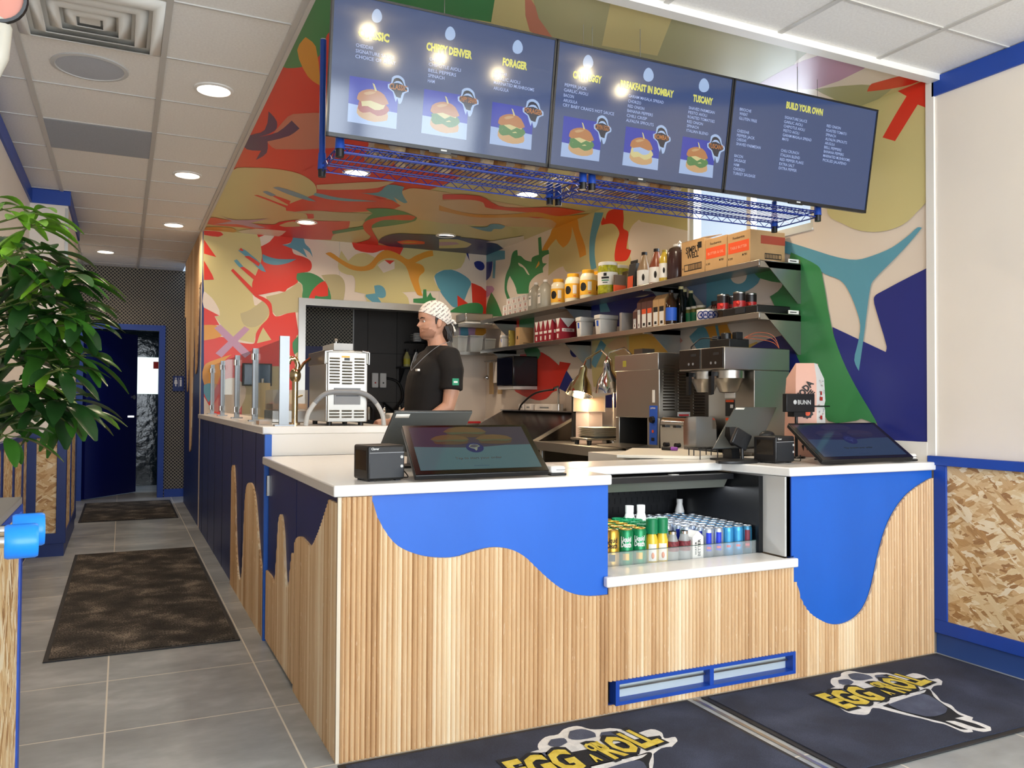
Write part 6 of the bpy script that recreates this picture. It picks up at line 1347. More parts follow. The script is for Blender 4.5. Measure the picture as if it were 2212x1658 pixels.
for cxx, z0, z1 in ((cx0 + .03, 1.17, 1.49), (cx0 + .15, 1.17, 1.46), (cx0 + .27, 1.05, 1.43)):
    n = int((z1 - z0) / .019)
    for k in range(n): z = z0 + k * .019; b.prism([(cy0 - .006, z), (cy0 - .004, z + .005), (cy0, z + .009), (cy0, z)], 'x', cxx, cxx + .09, STEELD)
b.build('louvers', t)
MB().box(cx0 + .14, cx0 + .24, cy0 - .006, cy0 - .0045, 1.07, 1.16, LGREY).box(cx0 + .15, cx0 + .23, cy0 - .007, cy0 - .006, 1.08, 1.09, RED).box(cx0 + .15, cx0 + .23, cy0 - .007, cy0 - .006, 1.135, 1.145, RED).box(cx0 - .0105, cx0 - .01, cy0 + .36, cy0 + .4, 1.46, 1.5, mat('label_olive', 'a8a03a', .5)).box(cx0 - .0015, cx0, cy0 + .045, cy0 + .07, 1.22, 1.3, PAPER).build('warning_labels', t)
for x in (cx0 + .04, cx1 - .04):
    for y in (cy0 + .04, cy1 - .04): MB().cyl((x, y, TZ), (x, y, cz0), .015, m=BLACK).build('foot', t)
MB().box(cx0 + .1, cx0 + .2, 1.85, 1.95, cz1 + .004, cz1 + .05, STEELD).build('vent_box', t)
t = thing('red_switch_tag', 'bright red orange lever with a yellow tag on the toaster side', 'lever', (2.62, 1.5, 1.42)); MB().tube([(2.6, 1.495, 1.44), (2.63, 1.485, 1.465), (2.65, 1.485, 1.5), (2.68, 1.495, 1.51)], .012, 8, ORANGE).build('lever', t); MB().box(2.585, 2.615, 1.506, 1.509, 1.44, 1.48, YELLOW).build('tag', t)
# coffee brewer
t = thing('coffee_brewer', 'wide steel twin coffee brewer with two funnels and black control panels', 'coffee machine', (2.68, 1.1, TZ))
hx0, hx1, hy0, hy1 = 2.4, 2.89, .895, 1.31
MB().box(hx0, hx1, hy0, hy1, 1.41, 1.54, STEEL).build('head', t, bevel=.004); MB().box(2.62, hx1, hy0 + .003, hy1 - .003, .93, 1.41, STEEL).build('tower', t, bevel=.003); MB().box(2.6, hx1, hy0 + .003, hy1 - .003, .915, .93, STEELD).build('base', t, bevel=.003)
for k, (a, c) in enumerate(((1.11, 1.3), (.905, 1.09))):
    MB().box(hx0 - .006, hx0, a, c, 1.42, 1.535, mat('panel_black', '1d1613', .25)).box(hx0 - .0065, hx0 - .006, a + .03, a + .08, 1.495, 1.51, DGREY).cyl((hx0 - .006, a + .06, 1.45), (hx0 - .0075, a + .06, 1.45), .008, m=GREY).cyl((hx0 - .006, a + .1, 1.45), (hx0 - .0075, a + .1, 1.45), .008, m=GREY).build('control_panel', t)
    f = MB().lathe([(.03, -.13), (.05, -.125), (.085, -.05), (.092, -.045), (.092, 0), (.0, 0)], ((hx0 + .115), (a + c) / 2, 1.408), 24, STEEL); fo = f.build('brew_funnel', t)
    MB().box(hx0 - .02, hx0 + .03, (a + c) / 2 - .014, (a + c) / 2 + .014, 1.375, 1.4, BLACK).prism([(hx0 - .02, 1.4), (hx0 + .005, 1.4), (hx0 - .0, 1.27), (hx0 - .02, 1.265)], 'y', (a + c) / 2 - .012, (a + c) / 2 + .012, BLACK).build('funnel_handle', fo)
b = MB().box(2.617, 2.6195, 1.06, 1.15, 1.25, 1.34, PAPER).box(2.617, 2.6195, 1.065, 1.145, 1.14, 1.24, BLACK).box(2.616, 2.617, 1.07, 1.14, 1.225, 1.238, ORANGE).box(2.616, 2.617, 1.075, 1.1, 1.19, 1.21, LGREY).box(2.617, 2.6195, 1.065, 1.145, 1.06, 1.13, mat('label_grey_brown', '8f857a', .6)).box(2.616, 2.617, 1.07, 1.14, 1.115, 1.13, ORANGE); b.build('warning_labels', t)
for x, y in ((2.66, .93), (2.66, 1.27), (2.85, .93), (2.85, 1.27)): MB().cyl((x, y, TZ), (x, y, .916), .016, m=BLACK).build('foot', t)
t = thing('water_pump', 'black pump with cables sitting on top of the coffee brewer', 'pump', (2.62, 1.12, 1.54))
MB().box(2.55, 2.7, 1.03, 1.21, 1.541, 1.6, BLACK).cyl((2.6, 1.12, 1.6), (2.6, 1.12, 1.64), .03, m=BLACK).box(2.63, 2.68, 1.06, 1.1, 1.6, 1.645, BLACKM).box(2.56, 2.6, 1.15, 1.2, 1.6, 1.625, DGREY).build('body', t, bevel=.004)
cable([(2.56, 1.14, 1.6), (2.5, 1.22, 1.61), (2.46, 1.27, 1.56), (2.47, 1.28, 1.545)], 'black cable arching off the pump onto the brewer head', r=.004)
for k in range(3): cable([(2.68, 1.05, 1.61), (2.73, 1.0, 1.64 - k * .02), (2.8, .94, 1.62 - k * .02), (2.84, .93, 1.545)], 'thin orange wires looping off the brewer pump to the right', r=.0022, m=mat('wire_orange', 'b5562e', .4), name='wire')['group'] = 'orange pump wires'
# four slot toaster
t = thing('slot_toaster', 'polished four slot toaster standing before the conveyor toaster', 'toaster', (2.44, 1.28, TZ))
prof = crom([(2.325, .925), (2.32, 1.08), (2.33, 1.12), (2.355, 1.135), (2.52, 1.135), (2.555, 1.12), (2.565, 1.08), (2.565, .925)], 3, closed=False)
MB().prism([tuple(p) for p in prof], 'y', 1.165, 1.395, CHROME, True).build('body', t); MB().box(2.32, 2.57, 1.16, 1.4, .907, .93, BLACK).build('base', t); MB().box(2.566, 2.576, 1.17, 1.39, .93, 1.08, BLACK).build('back_panel', t)
for y in (1.225, 1.335):
    MB().box(2.3, 2.322, y - .014, y + .014, 1.07, 1.085, BLACK).build('lever', t); MB().cyl((2.322, y, .965), (2.306, y, .965), .014, m=BLACK).build('dial', t); MB().box(2.37, 2.52, y - .014, y + .014, 1.134, 1.1358, BLACKM).build('slot', t)
# cutting board, marker
t = thing('cutting_board', 'large cream cutting board overlapping the back of the countertop', 'cutting board', (1.98, .72, .936))
MB().prism([(1.62, .8), (1.95, .55), (2.24, .62), (2.26, 1.1), (2.05, 1.3)], 'z', .9355, .952, mat('board_cream', 'e8e0d0', .4)).build('board', t, bevel=.003)
t = thing('board_support', 'white undercounter shelf behind the countertop holding the cutting board', 'shelf', (2.0, .95, 0)); MB().box(1.75, 2.29, .78, 1.3, .88, .9345, mat('shelf_white', 'd8d4cb', .4)).build('top', t); MB().box(1.8, 1.83, 1.2, 1.23, 0, .88, STEEL).build('leg', t); MB().box(2.24, 2.27, 1.2, 1.23, 0, .88, STEEL).build('leg', t)
t = thing('marker_pen', 'black marker with a purple cap lying on the cutting board', 'marker', (2.1, .98, .952)); MB().cyl((2.07, 1.03, .963), (2.1, .985, .963), .01, m=BLACK).build('barrel', t); MB().cyl((2.1, .985, .963), (2.12, .955, .963), .0115, .01, m=mat('purple_cap', '8a4aa8', .35)).build('cap', t)
# heat lamps
for k, (p, d, lit, lb) in enumerate((((2.5, 2.62), Vector((-.28, -.12, -1)), True, 'left chrome heat lamp, switched on and glowing'), ((2.5, 2.3), Vector((.12, .05, -1)), False, 'right chrome heat lamp beside the conveyor toaster, unlit'))):
    t = thing('heat_lamp', lb, 'lamp', (2.72, p[1], TZ), group='heat lamps'); top = Vector((p[0] + .0, p[1], 1.53 if k else 1.5)); d.normalize()
    b_s = MB().lathe([(.014, 0), (.022, .012), (.03, .03), (.033, .08), (.08, .15), (.105, .235), (.102, .235), (.076, .15), (.026, .08), (.0, .04)], top, 26, CHROME, d=d); hs_ = b_s.build('shade', t)
    c = top + d * .195; MB().ball(c, .045, mat('heat_bulb_on', 'fff0c8', .4, emit=40) if lit else mat('heat_bulb_off', 'e9dccb', .3), 10).build('bulb', hs_)
    MB().tube([(2.76, p[1], TZ + .01), (2.76, p[1], 1.35), (2.74, p[1], 1.55), (2.65, p[1], 1.62), (top.x + .02, p[1], top.z + .05), tuple(top)], .008, 8, CHROME).cyl((2.76, p[1], TZ + .001), (2.76, p[1], TZ + .015), .05, m=CHROME).build('gooseneck', t)
    if lit:
        l = bpy.data.lights.new('bulb_glow', 'POINT'); l.energy = 22; l.color = (1, .74, .44); l.shadow_soft_size = .04; o = bpy.data.objects.new('bulb_glow', l); COL.objects.link(o); o.parent = t; o.location = c + d * .05 - Vector((2.72, p[1], TZ))
t = thing('napkin_holder', 'clear bin of wooden cutlery under the lit heat lamp', 'container', (2.62, 2.72, TZ)); MB().box(2.55, 2.69, 2.64, 2.86, 1.15, 1.26, mat('wood_sticks', 'c98f4c', .6, noise=.4, nscale=50)).build('cutlery', t); MB().box(2.545, 2.695, 2.635, 2.865, 1.145, 1.3, CLEARP).build('clear_bin', t); MB().box(2.56, 2.68, 2.65, 2.85, TZ + .0005, 1.145, mat('acrylic_stand', 'c9b7b4', .2, alpha=.6)).build('stand', t); MB().box(2.55, 2.69, 2.875, 2.9, TZ + .0005, 1.27, BLACK).build('side_panel', t)
t = thing('platform_scale', 'flat steel platform scale on rubber feet on the work table', 'scale', (2.55, 2.55, TZ)); MB().box(2.38, 2.74, 2.38, 2.62, .94, .955, STEEL).build('platform', t, bevel=.003)
for x in (2.42, 2.7):
    for y in (2.41, 2.59): MB().cyl((x, y, TZ), (x, y, .94), .016, .02, m=BLACK).build('foot', t)
for k in range(6):
    z = .9555 + k * .013; t_ = solo(MB().frustum((2.56, 2.5), .2, .2, .24, .24, z, z + .012, mat('tray_white', 'ddd6c6', .35)), 'food_tray', 'cream paper food tray in the stack on the platform scale', 'tray', group='stack of food trays')

# ================================================================== REAR CORNER
def back_shelf(z, lb):
    t = thing('corner_shelf', lb, 'shelf', (2.68, 5.36, z), group='corner shelves'); MB().box(2.47, 2.95, 5.15, YB - .002, z - .004, z, STEEL).box(2.47, 2.95, 5.146, 5.15, z - .035, z + .0, STEEL).build('shelf_board', t); MB().prism([(5.17, z - .005), (YB - .002, z - .005), (YB - .002, z - .2), (YB - .03, z - .2)], 'x', 2.49, 2.494, STEEL).build('bracket', t)
back_shelf(2.03, 'upper steel corner shelf carrying a deep steel pan'); back_shelf(1.74, 'lower steel corner shelf carrying clear containers')
t = thing('steel_pan', 'deep steel food pan stacked on the upper corner shelf', 'pan', (2.72, 5.3, 2.03)); MB().box(2.56, 2.88, 5.17, 5.45, 2.0305, 2.06, LGREY).box(2.56, 2.88, 5.17, 5.45, 2.062, 2.15, STEEL).build('pan', t, bevel=.012)
for x, w_, h, lb in ((2.54, .11, .16, 'left clear food container on the lower corner shelf'), (2.7, .15, .17, 'middle clear food container on the lower corner shelf'), (2.86, .12, .14, 'right clear food container on the lower corner shelf')):
    t = thing('food_container', lb, 'container', (x, 5.28, 1.74), group='clear food containers'); MB().frustum((x, 5.28), w_ * .85, .15, w_, .18, 1.7405, 1.74 + h, CLEARP).build('body', t); MB().box(x - w_ / 2, x + w_ / 2, 5.185, 5.375, 1.74 + h, 1.74 + h + .008, mat('container_lid', 'cfd2cc', .3, alpha=.7)).build('lid', t)
t = thing('towel_dispenser', 'large black towel dispenser under the far end of the shelves', 'dispenser', (2.84, 4.5, 1.36)); MB().box(2.7, XR - .001, 4.3, 4.68, 1.37, 1.66, BLACKG).build('cover', t, bevel=.01); MB().box(2.71, XR - .001, 4.31, 4.67, 1.34, 1.37, LGREY).build('lower_tray', t)
t = thing('utensil_rail', 'steel rail of hanging utensils below the corner shelves', 'rail', (2.93, 5.1, 1.66)); MB().cyl((2.93, 4.75, 1.66), (2.93, 5.5, 1.66), .006, m=STEEL).build('rail', t)
for y in (4.8, 5.45): MB().cyl((2.93, y, 1.66), (XR - .001, y, 1.66), .006, m=STEEL).build('rail_bracket', t)
for i, (y, k) in enumerate(((4.82, 's'), (4.9, 'l'), (5.0, 's'), (5.08, 'b'), (5.2, 'p'), (5.3, 'b'), (5.4, 'l'))):
    lb = {'s': 'white bladed spatula with a dark red handle', 'l': 'small steel ladle', 'b': 'brown paper bundle clipped up', 'p': 'pale paper sheet clipped up'}[k] + ', %s from the right on the utensil rail' % ['first', 'second', 'third', 'fourth', 'fifth', 'sixth', 'seventh'][i]
    t = thing({'s': 'spatula', 'l': 'ladle', 'b': 'paper_bundle', 'p': 'paper_sheet'}[k], lb, 'utensil' if k in 'sl' else 'paper', (2.925, y, 1.3), group='things hanging on the utensil rail'); MB().tube([(2.93, y, 1.668), (2.922, y, 1.664), (2.922, y, 1.64)], .002, 5, STEEL).build('hook', t)
    if k == 's': MB().box(2.918, 2.926, y - .01, y + .01, 1.5, 1.64, DKRED).build('handle', t); MB().box(2.918, 2.926, y - .024, y + .024, 1.36, 1.5, PWHITE).build('blade', t, bevel=.004)
    elif k == 'l': MB().cyl((2.922, y, 1.64), (2.922, y, 1.5), .004, m=STEEL).build('handle', t); MB().ball((2.91, y, 1.48), .025, CHROME, 8).build('bowl', t)
    else: MB().box(2.915, 2.928, y - .05, y + .045, 1.3 if k == 'b' else 1.42, 1.64, mat('paper_tan', 'b79a70', .7) if k == 'b' else CART).build('sheets', t)
t = thing('rear_counter', 'steel rear counter with a sink along the back wall', 'counter', (2.0, 5.2, 0)); MB().box(1.0, 2.28, 4.95, 5.53, 0, .9, STEELD).box(.98, 2.3, 4.93, 5.54, .9, .92, STEEL).build('cabinet', t)
t = thing('salt_tub', 'white lidded tub on the rear counter behind the cook', 'tub', (1.8, 5.1, .92)); MB().frustum((1.8, 5.1), .16, .16, .2, .2, .9205, 1.1, PWHITE).build('body', t, bevel=.02)
t = thing('salt_tub', 'second white lidded tub on the rear counter nearer the utensils', 'tub', (2.08, 5.1, .92)); MB().frustum((2.08, 5.1), .16, .16, .2, .2, .9205, 1.1, PWHITE).build('body', t, bevel=.02)
t = thing('basket', 'red handled wire basket on the prep table end', 'basket', (2.45, 4.95, .9)); b = MB().box(2.32, 2.62, 4.82, 4.92, .901, .93, STEELD); b.build('tray', t); MB().box(2.34, 2.6, 4.84, 4.9, 1.0, 1.02, RED).box(2.33, 2.61, 4.83, 4.91, .93, 1.0, STEEL).build('red_grip', t)
t = thing('spray_faucet', 'tall chrome spray faucet against the red mural patch', 'faucet', (2.9, 4.0, 1.14)); MB().tube([(2.88, 3.72, 1.14), (2.88, 3.72, 1.3), (2.86, 3.7, 1.36), (2.82, 3.7, 1.34)], .012, 8, CHROME).build('spout', t); MB().cyl((2.88, 3.72, 1.14), (2.88, 3.72, 1.2), .02, m=CHROME).build('base', t)
cable([(2.82, 3.7, 1.33), (2.74, 3.9, 1.3), (2.7, 4.1, 1.2), (2.72, 4.2, 1.142)], 'black hose arching from the chrome spray faucet', 'hose', r=.009, name='hose')
# inside the serving opening
t = thing('wall_shelf', 'dark shelf of spray bottles behind the cook', 'shelf', (2.66, 6.9, 1.62)); MB().box(2.38, 2.96, 6.78, 6.99, 1.62, 1.64, BLACK).prism([(6.8, 1.62), (6.99, 1.62), (6.99, 1.45)], 'x', 2.42, 2.44, BLACK).build('shelf_board', t)
for k, (x, m, lb) in enumerate(((2.48, mat('spray_yellow', 'c9c07a', .3), 'pale yellow spray bottle on the dark shelf'), (2.6, PWHITE, 'white spray bottle in the middle of the dark shelf'), (2.72, PWHITE, 'white jug at the right of the dark shelf'))): bottle('spray_bottle', lb, 'bottle', x, 6.87, 1.64, [(.04, 0), (.042, .01), (.042, .12), (.018, .17), (.014, .19)], (.185, .22), .018, m, BLACK, (.042, .03, .1), PAPER if k else mat('label_lemon', 'd8cc4a', .5), 'spray bottles')
t = thing('wall_shelf', 'small upper shelf of stacked plates behind the cook', 'shelf', (2.7, 6.9, 1.95)); MB().box(2.48, 2.9, 6.8, 6.99, 1.94, 1.95, BLACK).build('shelf_board', t)
for k in range(5): solo(MB().cyl((2.62, 6.89, 1.9505 + k * .022), (2.62, 6.89, 1.956 + k * .022), .08, .09, m=PWHITE, n=24).cyl((2.62, 6.89, 1.956 + k * .022), (2.62, 6.89, 1.9725 + k * .022), .05, m=PWHITE), 'plate', 'white plate in the stack on the small upper rear shelf', 'plate', group='stack of white plates')
for k, x in enumerate((2.1, 2.2)):
    t = thing('soap_dispenser', ('left' if k == 0 else 'right') + ' white wall box with a coloured dot on the dark rear tiles', 'dispenser', (x, 6.96, 1.36), group='white wall boxes'); MB().box(x - .04, x + .04, 6.92, 6.994, 1.38, 1.56, PWHITE).build('cover', t, bevel=.008); MB().cyl((x, 6.92, 1.44), (x, 6.917, 1.44), .01, m=RED if k == 0 else BLACK).build('dot', t)
cable([(2.25, 6.98, 1.5), (2.4, 6.95, 1.45), (2.44, 6.9, 1.25), (2.32, 6.9, 1.1), (2.2, 6.9, 1.2)], 'thick black hose looped on the dark rear tiles', 'hose', r=.014, name='hose')
t = thing('rear_rack', 'black rear rack of steel cans and pots seen left of the cook', 'rack', (2.1, 6.6, 0)); MB().box(1.4, 2.4, 6.4, 6.9, .0, 1.0, BLACK).build('rack_body', t)
for k in range(5): x = 1.55 + k * .19; bottle('steel_canister', ['first', 'second', 'third', 'fourth', 'fifth'][k] + ' steel canister from the left on the black rear rack', 'canister', x, 6.6, 1.0, [(.045, 0), (.045, .12), (.03, .15)], (.15, .17), .02, CHROME if k % 2 else STEELD, BLACK, group='steel canisters')
# wall tablet
t = thing('wall_tablet', 'black tablet screen mounted low on the mural wall behind the glass guard', 'tablet', (.51, 5.5, 1.36)); MB().box(.375, .655, 5.52, 5.545, 1.36, 1.58, BLACK).build('housing', t, bevel=.005); MB().box(.395, .635, 5.518, 5.52, 1.375, 1.565, mat('tablet_blue', '24445f', .1)).build('screen', t); MB().box(.49, .53, 5.545, YB - .001, 1.45, 1.5, BLACK).build('wall_bracket', t)

# ================================================================== RAISED COUNTER
RZ = 1.085
PY = [1.675, 2.72, 3.64, 4.62, 5.5]
t = thing('glass_guard', 'clear glass food guard with steel posts along the raised counter', 'glass guard', (.1, 3.5, RZ))
for i, y in enumerate(PY):
    PST = steel('post_steel', '8d9092', .38)
    if i == 0: MB().box(.075, .125, y - .012, y + .012, RZ, 1.562, PST).box(.05, .15, y - .03, y + .03, RZ + .0003, RZ + .008, PST).build('post', t)
    else:
        MB().box(.083, .117, y - .017, y + .017, RZ, 1.555, PST).box(.06, .14, y - .03, y + .03, RZ + .0003, RZ + .008, PST).build('post', t)
        for z in (1.15, 1.5): MB().cyl((.083, y - .02, z - .02), (.083, y - .02, z + .02), .012, m=CHROME).build('glass_clamp', t)
for a, c in zip(PY, PY[1:]): MB().box(.097, .103, a + .018, c - .022, RZ + .03, 1.55, mat('guard_glass', '5f706c', .03, alpha=.32)).build('glass_pane', t)
# steam machine
t = thing('egg_steamer', 'tall steel steamer with rows of louvres and a grey arched handle', 'kitchen machine', (.44, 1.85, RZ))
sx0, sx1, sy0, sy1 = .315, .55, 1.66, 2.08
MB().box(sx0, sx1, sy0, sy1, RZ + .02, 1.49, STEEL).build('body', t, bevel=.006); MB().box(sx0 - .005, sx1 + .005, sy0 - .005, sy1 + .01, 1.42, 1.495, STEELD).build('upper_case', t, bevel=.004)
MB().box(sx0 + .01, sx1 - .01, sy0 - .012, sy0 - .005, RZ + .02, 1.485, mat('front_plate_steel', 'aaa7a1', .42, .95)).build('front_plate', t, bevel=.003)
b = MB()
for c in range(3):
    for k in range(9 if c != 1 else 8): x = sx0 + .02 + c * .068; z = 1.455 - k * .0165 - (c == 1) * .02; b.prism([(sy0 - .012, z), (sy0 - .02, z - .004), (sy0 - .012, z - .01)], 'x', x, x + .055, STEEL)
    for k in range(3): x = sx0 + .02 + c * .068; z = 1.17 - k * .0165; b.prism([(sy0 - .012, z), (sy0 - .02, z - .004), (sy0 - .012, z - .01)], 'x', x, x + .055, STEEL)
b.build('louvers', t)
MB().box(sx0 + .045, sx1 - .045, sy0 - .018, sy0 - .012, 1.2, 1.29, GREY).box(sx0 + .055, sx1 - .055, sy0 - .0185, sy0 - .018, 1.245, 1.25, DGREY).build('control_plate', t, bevel=.003)
MB().box(sx0 + .085, sx0 + .13, sy0 - .0135, sy0 - .012, 1.455, 1.465, YELLOW).box(sx0 + .1, sx0 + .13, sy0 - .0135, sy0 - .012, 1.44, 1.454, DGREY).build('warning_label', t)
MB().box(sx0 + .05, sx1 - .08, sy0 + .02, sy1 - .12, 1.496, 1.535, LGREY).cyl((sx0 + .08, sy0 + .1, 1.535), (sx0 + .08, sy0 + .1, 1.555), .007, m=STEEL).ball((sx0 + .08, sy0 + .1, 1.557), .01, STEEL, 8).build('lid', t)
for x in (sx0 - .004, sx1 + .004): MB().tube([(x, sy0 - .01, 1.42), (x, sy0 - .014, 1.485), (x + (.04 if x < .4 else -.04), sy0 - .014, 1.493)], .004, 6, STEEL).build('wire_grip', t)
ap = [(.205, 1.615, RZ + .002), (.215, 1.615, 1.15), (.265, 1.612, 1.225), (.32, 1.612, 1.262), (.415, 1.612, 1.268), (.51, 1.612, 1.262), (.57, 1.612, 1.225), (.62, 1.615, 1.15), (.63, 1.615, RZ + .002)]
ap = [tuple(p) for p in crom([Vector(p) for p in ap], 4, closed=False)]; k0 = len(ap) // 4
MB().tube(ap[k0 - 1:len(ap) - k0 + 1], .013, 12, GREY).build('grip', t); MB().tube(ap[:k0], .0125, 12, LGREY).build('handle_end', t); MB().tube(ap[len(ap) - k0:], .0125, 12, LGREY).build('handle_end', t)
for x, y in ((sx0 + .03, sy0 + .03), (sx1 - .03, sy0 + .03), (sx0 + .03, sy1 - .03), (sx1 - .03, sy1 - .03)): MB().cyl((x, y, RZ), (x, y, RZ + .021), .015, m=BLACK).build('foot', t)
t = thing('water_tap', 'polished brass coloured tap tower with a coiled head on the raised counter', 'tap', (.2, 1.9, RZ)); BR = mat('warm_nickel', 'd9c39a', .15, 1)
MB().cyl((.2, 1.9, RZ), (.2, 1.9, 1.34), .017, m=BR).cyl((.2, 1.9, RZ), (.2, 1.9, RZ + .01), .03, m=BR).build('column', t); MB().ball((.2, 1.9, 1.36), .032, BR, 12, (1, 1, 1.3)).build('valve', t); MB().tube([(.205, 1.9, 1.37), (.215, 1.9, 1.42), (.2, 1.9, 1.455), (.17, 1.9, 1.455), (.155, 1.9, 1.43)], .014, 10, BR, rs=[.014, .014, .016, .018, .02]).build('spout', t); MB().tube([(.215, 1.9, 1.38), (.25, 1.92, 1.43), (.29, 1.94, 1.46)], .009, 8, BR).cyl((.215, 1.9, 1.24), (.24, 1.89, 1.25), .006, m=BR).build('lever', t)
t = thing('food_bin', 'clear bin of golden chips on a steel box behind the glass guard', 'container', (.24, 2.4, RZ)); MB().box(.14, .36, 2.3, 2.6, RZ + .0005, 1.16, STEEL).build('steel_box', t, bevel=.004); MB().box(.15, .35, 2.32, 2.58, 1.165, 1.2, mat('golden_chips', 'd99a40', .5, noise=.4, nscale=40)).build('chips', t); MB().box(.145, .355, 2.31, 2.59, 1.161, 1.285, CLEARP).build('clear_bin', t)
t = thing('cup_lid_holder', 'small clear box on the raised counter before the tall guard post', 'box', (.05, 1.95, RZ)); MB().box(-.0, .07, 1.85, 2.05, RZ + .0005, RZ + .03, CLEARP).build('clear_box', t); MB().box(.01, .06, 1.87, 2.03, RZ + .003, RZ + .02, mat('wood_sticks')).build('wood_stirrers', t)
t = thing('paper_towel_roll', 'upright cream paper roll beside the food bin behind the glass guard', 'paper roll', (.2, 3.1, RZ)); MB().cyl((.2, 3.1, RZ + .0005), (.2, 3.1, 1.34), .055, m=mat('roll_cream', 'd5c49a', .8)).build('roll', t); MB().cyl((.2, 3.1, 1.34), (.2, 3.1, 1.37), .012, m=STEEL).build('core', t)
for k, (x, y, lb) in enumerate(((.32, 2.95, 'black bottle left behind the food bin'), (.33, 3.2, 'second black bottle behind the food bin'))): bottle('sauce_bottle', lb, 'bottle', x, y, RZ, [(.03, 0), (.032, .01), (.032, .14), (.014, .19)], (.188, .205), .012, BLACK, DGREY, group='black sauce bottles')

# ================================================================== LEFT FOREGROUND
lx = -.876
t = thing('wait_counter', 'grey topped chipboard counter with blue edge at the left frame edge', 'counter', (-1.1, -1.6, 0))
MB().box(XL + .003, lx, -2.5, -.615, .984, 1.0, mat('grey_laminate', '8c8783', .4)).build('counter_top', t, bevel=.002); MB().box(XL + .003, lx + .001, -2.5, -.612, .97, .984, BLUE).box(lx - .03, lx + .002, -.645, -.61, 0, .97, BLUE).box(XL + .003, lx - .03, -.63, -.612, 0, .97, NAVY_SHADE).build('blue_edge', t); MB().box(lx - .02, lx - .002, -2.5, -.645, 0.0, .97, osb_material('osb_vertical', 2, 1)).build('osb_side', t)
t = thing('coat_hook', 'chrome hook with two bright blue round knobs at the left frame edge', 'hook', (lx, -1.3, .98))
kb = mat('knob_blue', '1583f2', .3); a = unp(46, 1168, 'Y', -1.33); MB().cyl((lx - .003, -1.33, a.z), (a.x - .01, -1.33, a.z), .009, m=CHROME).cyl((lx - .003, -1.27, a.z + .008), (a.x, -1.27, a.z + .008), .009, m=CHROME).build('rod', t)
for y, x, dz in ((-1.33, a.x, 0), (-1.27, a.x + .004, .008)): MB().lathe([(0, -.022), (.024, -.022), (.026, -.018), (.026, .018), (.024, .022), (0, .022)], (x, y, a.z + dz), 24, kb, d=(1, .12, 0)).build('knob', t)
t = thing('wall_lamp', 'white glossy curved lamp arm with a dark round rim in the top left corner', 'lamp', (XL, -.5, 1.9))
p = unp(4, 80, 'Y', -.5); q = unp(14, 150, 'Y', -.5); r = unp(20, 20, 'Y', -.5)
MB().tube([(XL + .002, -.48, p.z + .1), (r.x - .03, -.49, r.z + .02), (p.x - .004, -.5, p.z + .02), (p.x - .006, -.5, p.z - .05), (p.x - .035, -.5, p.z - .16)], .02, 14, mat('lamp_enamel', 'c4bfb2', .25), rs=[.014, .02, .026, .022, .008]).build('arm', t)
c = unp(-8, -12, 'Y', -.53); MB().lathe([(.062, -.01), (.066, 0), (.062, .01), (.055, .01), (.055, -.01), (.062, -.01)], c, 28, BLACK, d=(.1, -.97, -.2)).build('rim', t); MB().lathe([(.056, 0), (0, .004)], c, 28, mat('coral_lens', 'c87c66', .4), d=(.1, -.97, -.2)).build('lens', t)

# ================================================================== THE COOK
FX, FY = 1.04, 2.0
def W3(f, s, z): return Vector((FX - f, FY - s, z))      # f forward (towards the left of the photo), s his left side (towards the camera)
SKIN = mat('skin', 'c4937a', .5, noise=.05, nscale=18); HAIR = mat('dark_brown_hair', '1c110c', .5, noise=.3, nscale=60, stretch=(1, 1, .3)); SHIRT = mat('black_tshirt', '110d0c', .85, noise=.15, nscale=9)
PANTS = mat('dark_trousers', '1d1d22', .8)
HP = [(1.598, .050, -.005, .026, 0), (1.606, .070, -.03, .042, 0), (1.618, .080, -.045, .052, 0), (1.630, .082, -.054, .057, 0), (1.639, .079, -.058, .06, 0), (1.646, .084, -.062, .061, .002), (1.652, .079, -.066, .062, 0), (1.659, .085, -.07, .063, .003), (1.668, .081, -.075, .064, .004), (1.675, .082, -.08, .066, .016),
      (1.683, .083, -.085, .068, .024), (1.692, .083, -.09, .070, .018), (1.702, .081, -.094, .071, .012), (1.712, .080, -.097, .072, .007), (1.722, .086, -.1, .074, .003), (1.732, .090, -.102, .075, 0), (1.75, .091, -.104, .076, 0), (1.77, .088, -.102, .074, 0), (1.79, .077, -.093, .068, 0), (1.81, .056, -.074, .055, 0), (1.825, .03, -.048, .035, 0), (1.832, .002, -.02, .01, 0)]
def head_ring(z, fr, bk, w_, ns, off=0, N=48):
    cf = (fr + bk) / 2 + (bk - fr) * .06; out = []
    for i in range(N):
        a = 2 * pi * i / N; c, s_ = cos(a), sin(a); fd = fr - cf; bd = cf - bk
        f = cf + (fd if c > 0 else bd) * (abs(c) ** .86) * (1 if c > 0 else -1); s = w_ * (abs(s_) ** (.92)) * (1 if s_ > 0 else -1)
        if c > .3 and ns: f += ns * math.exp(-(s / (.0085 + ns * .14)) ** 2)
        if c > .3 and 1.7 < z < 1.718: f -= .007 * math.exp(-((abs(s) - .03) / .012) ** 2)
        n = Vector((f - cf, s, 0)); n.normalize() if n.length else None
        out.append(W3(f + n.x * off - .012, s + n.y * off, z))
    return out
def loft(b, rings, m, cap=True):
    n = len(rings[0]); vs = [v for r in rings for v in r]
    b.add(vs, [(k * n + i, k * n + (i + 1) % n, (k + 1) * n + (i + 1) % n, (k + 1) * n + i) for k in range(len(rings) - 1) for i in range(n)], m, True)
    if cap: b.add(vs, [tuple(range(n)), tuple(range((len(rings) - 1) * n, len(rings) * n))], m, True)
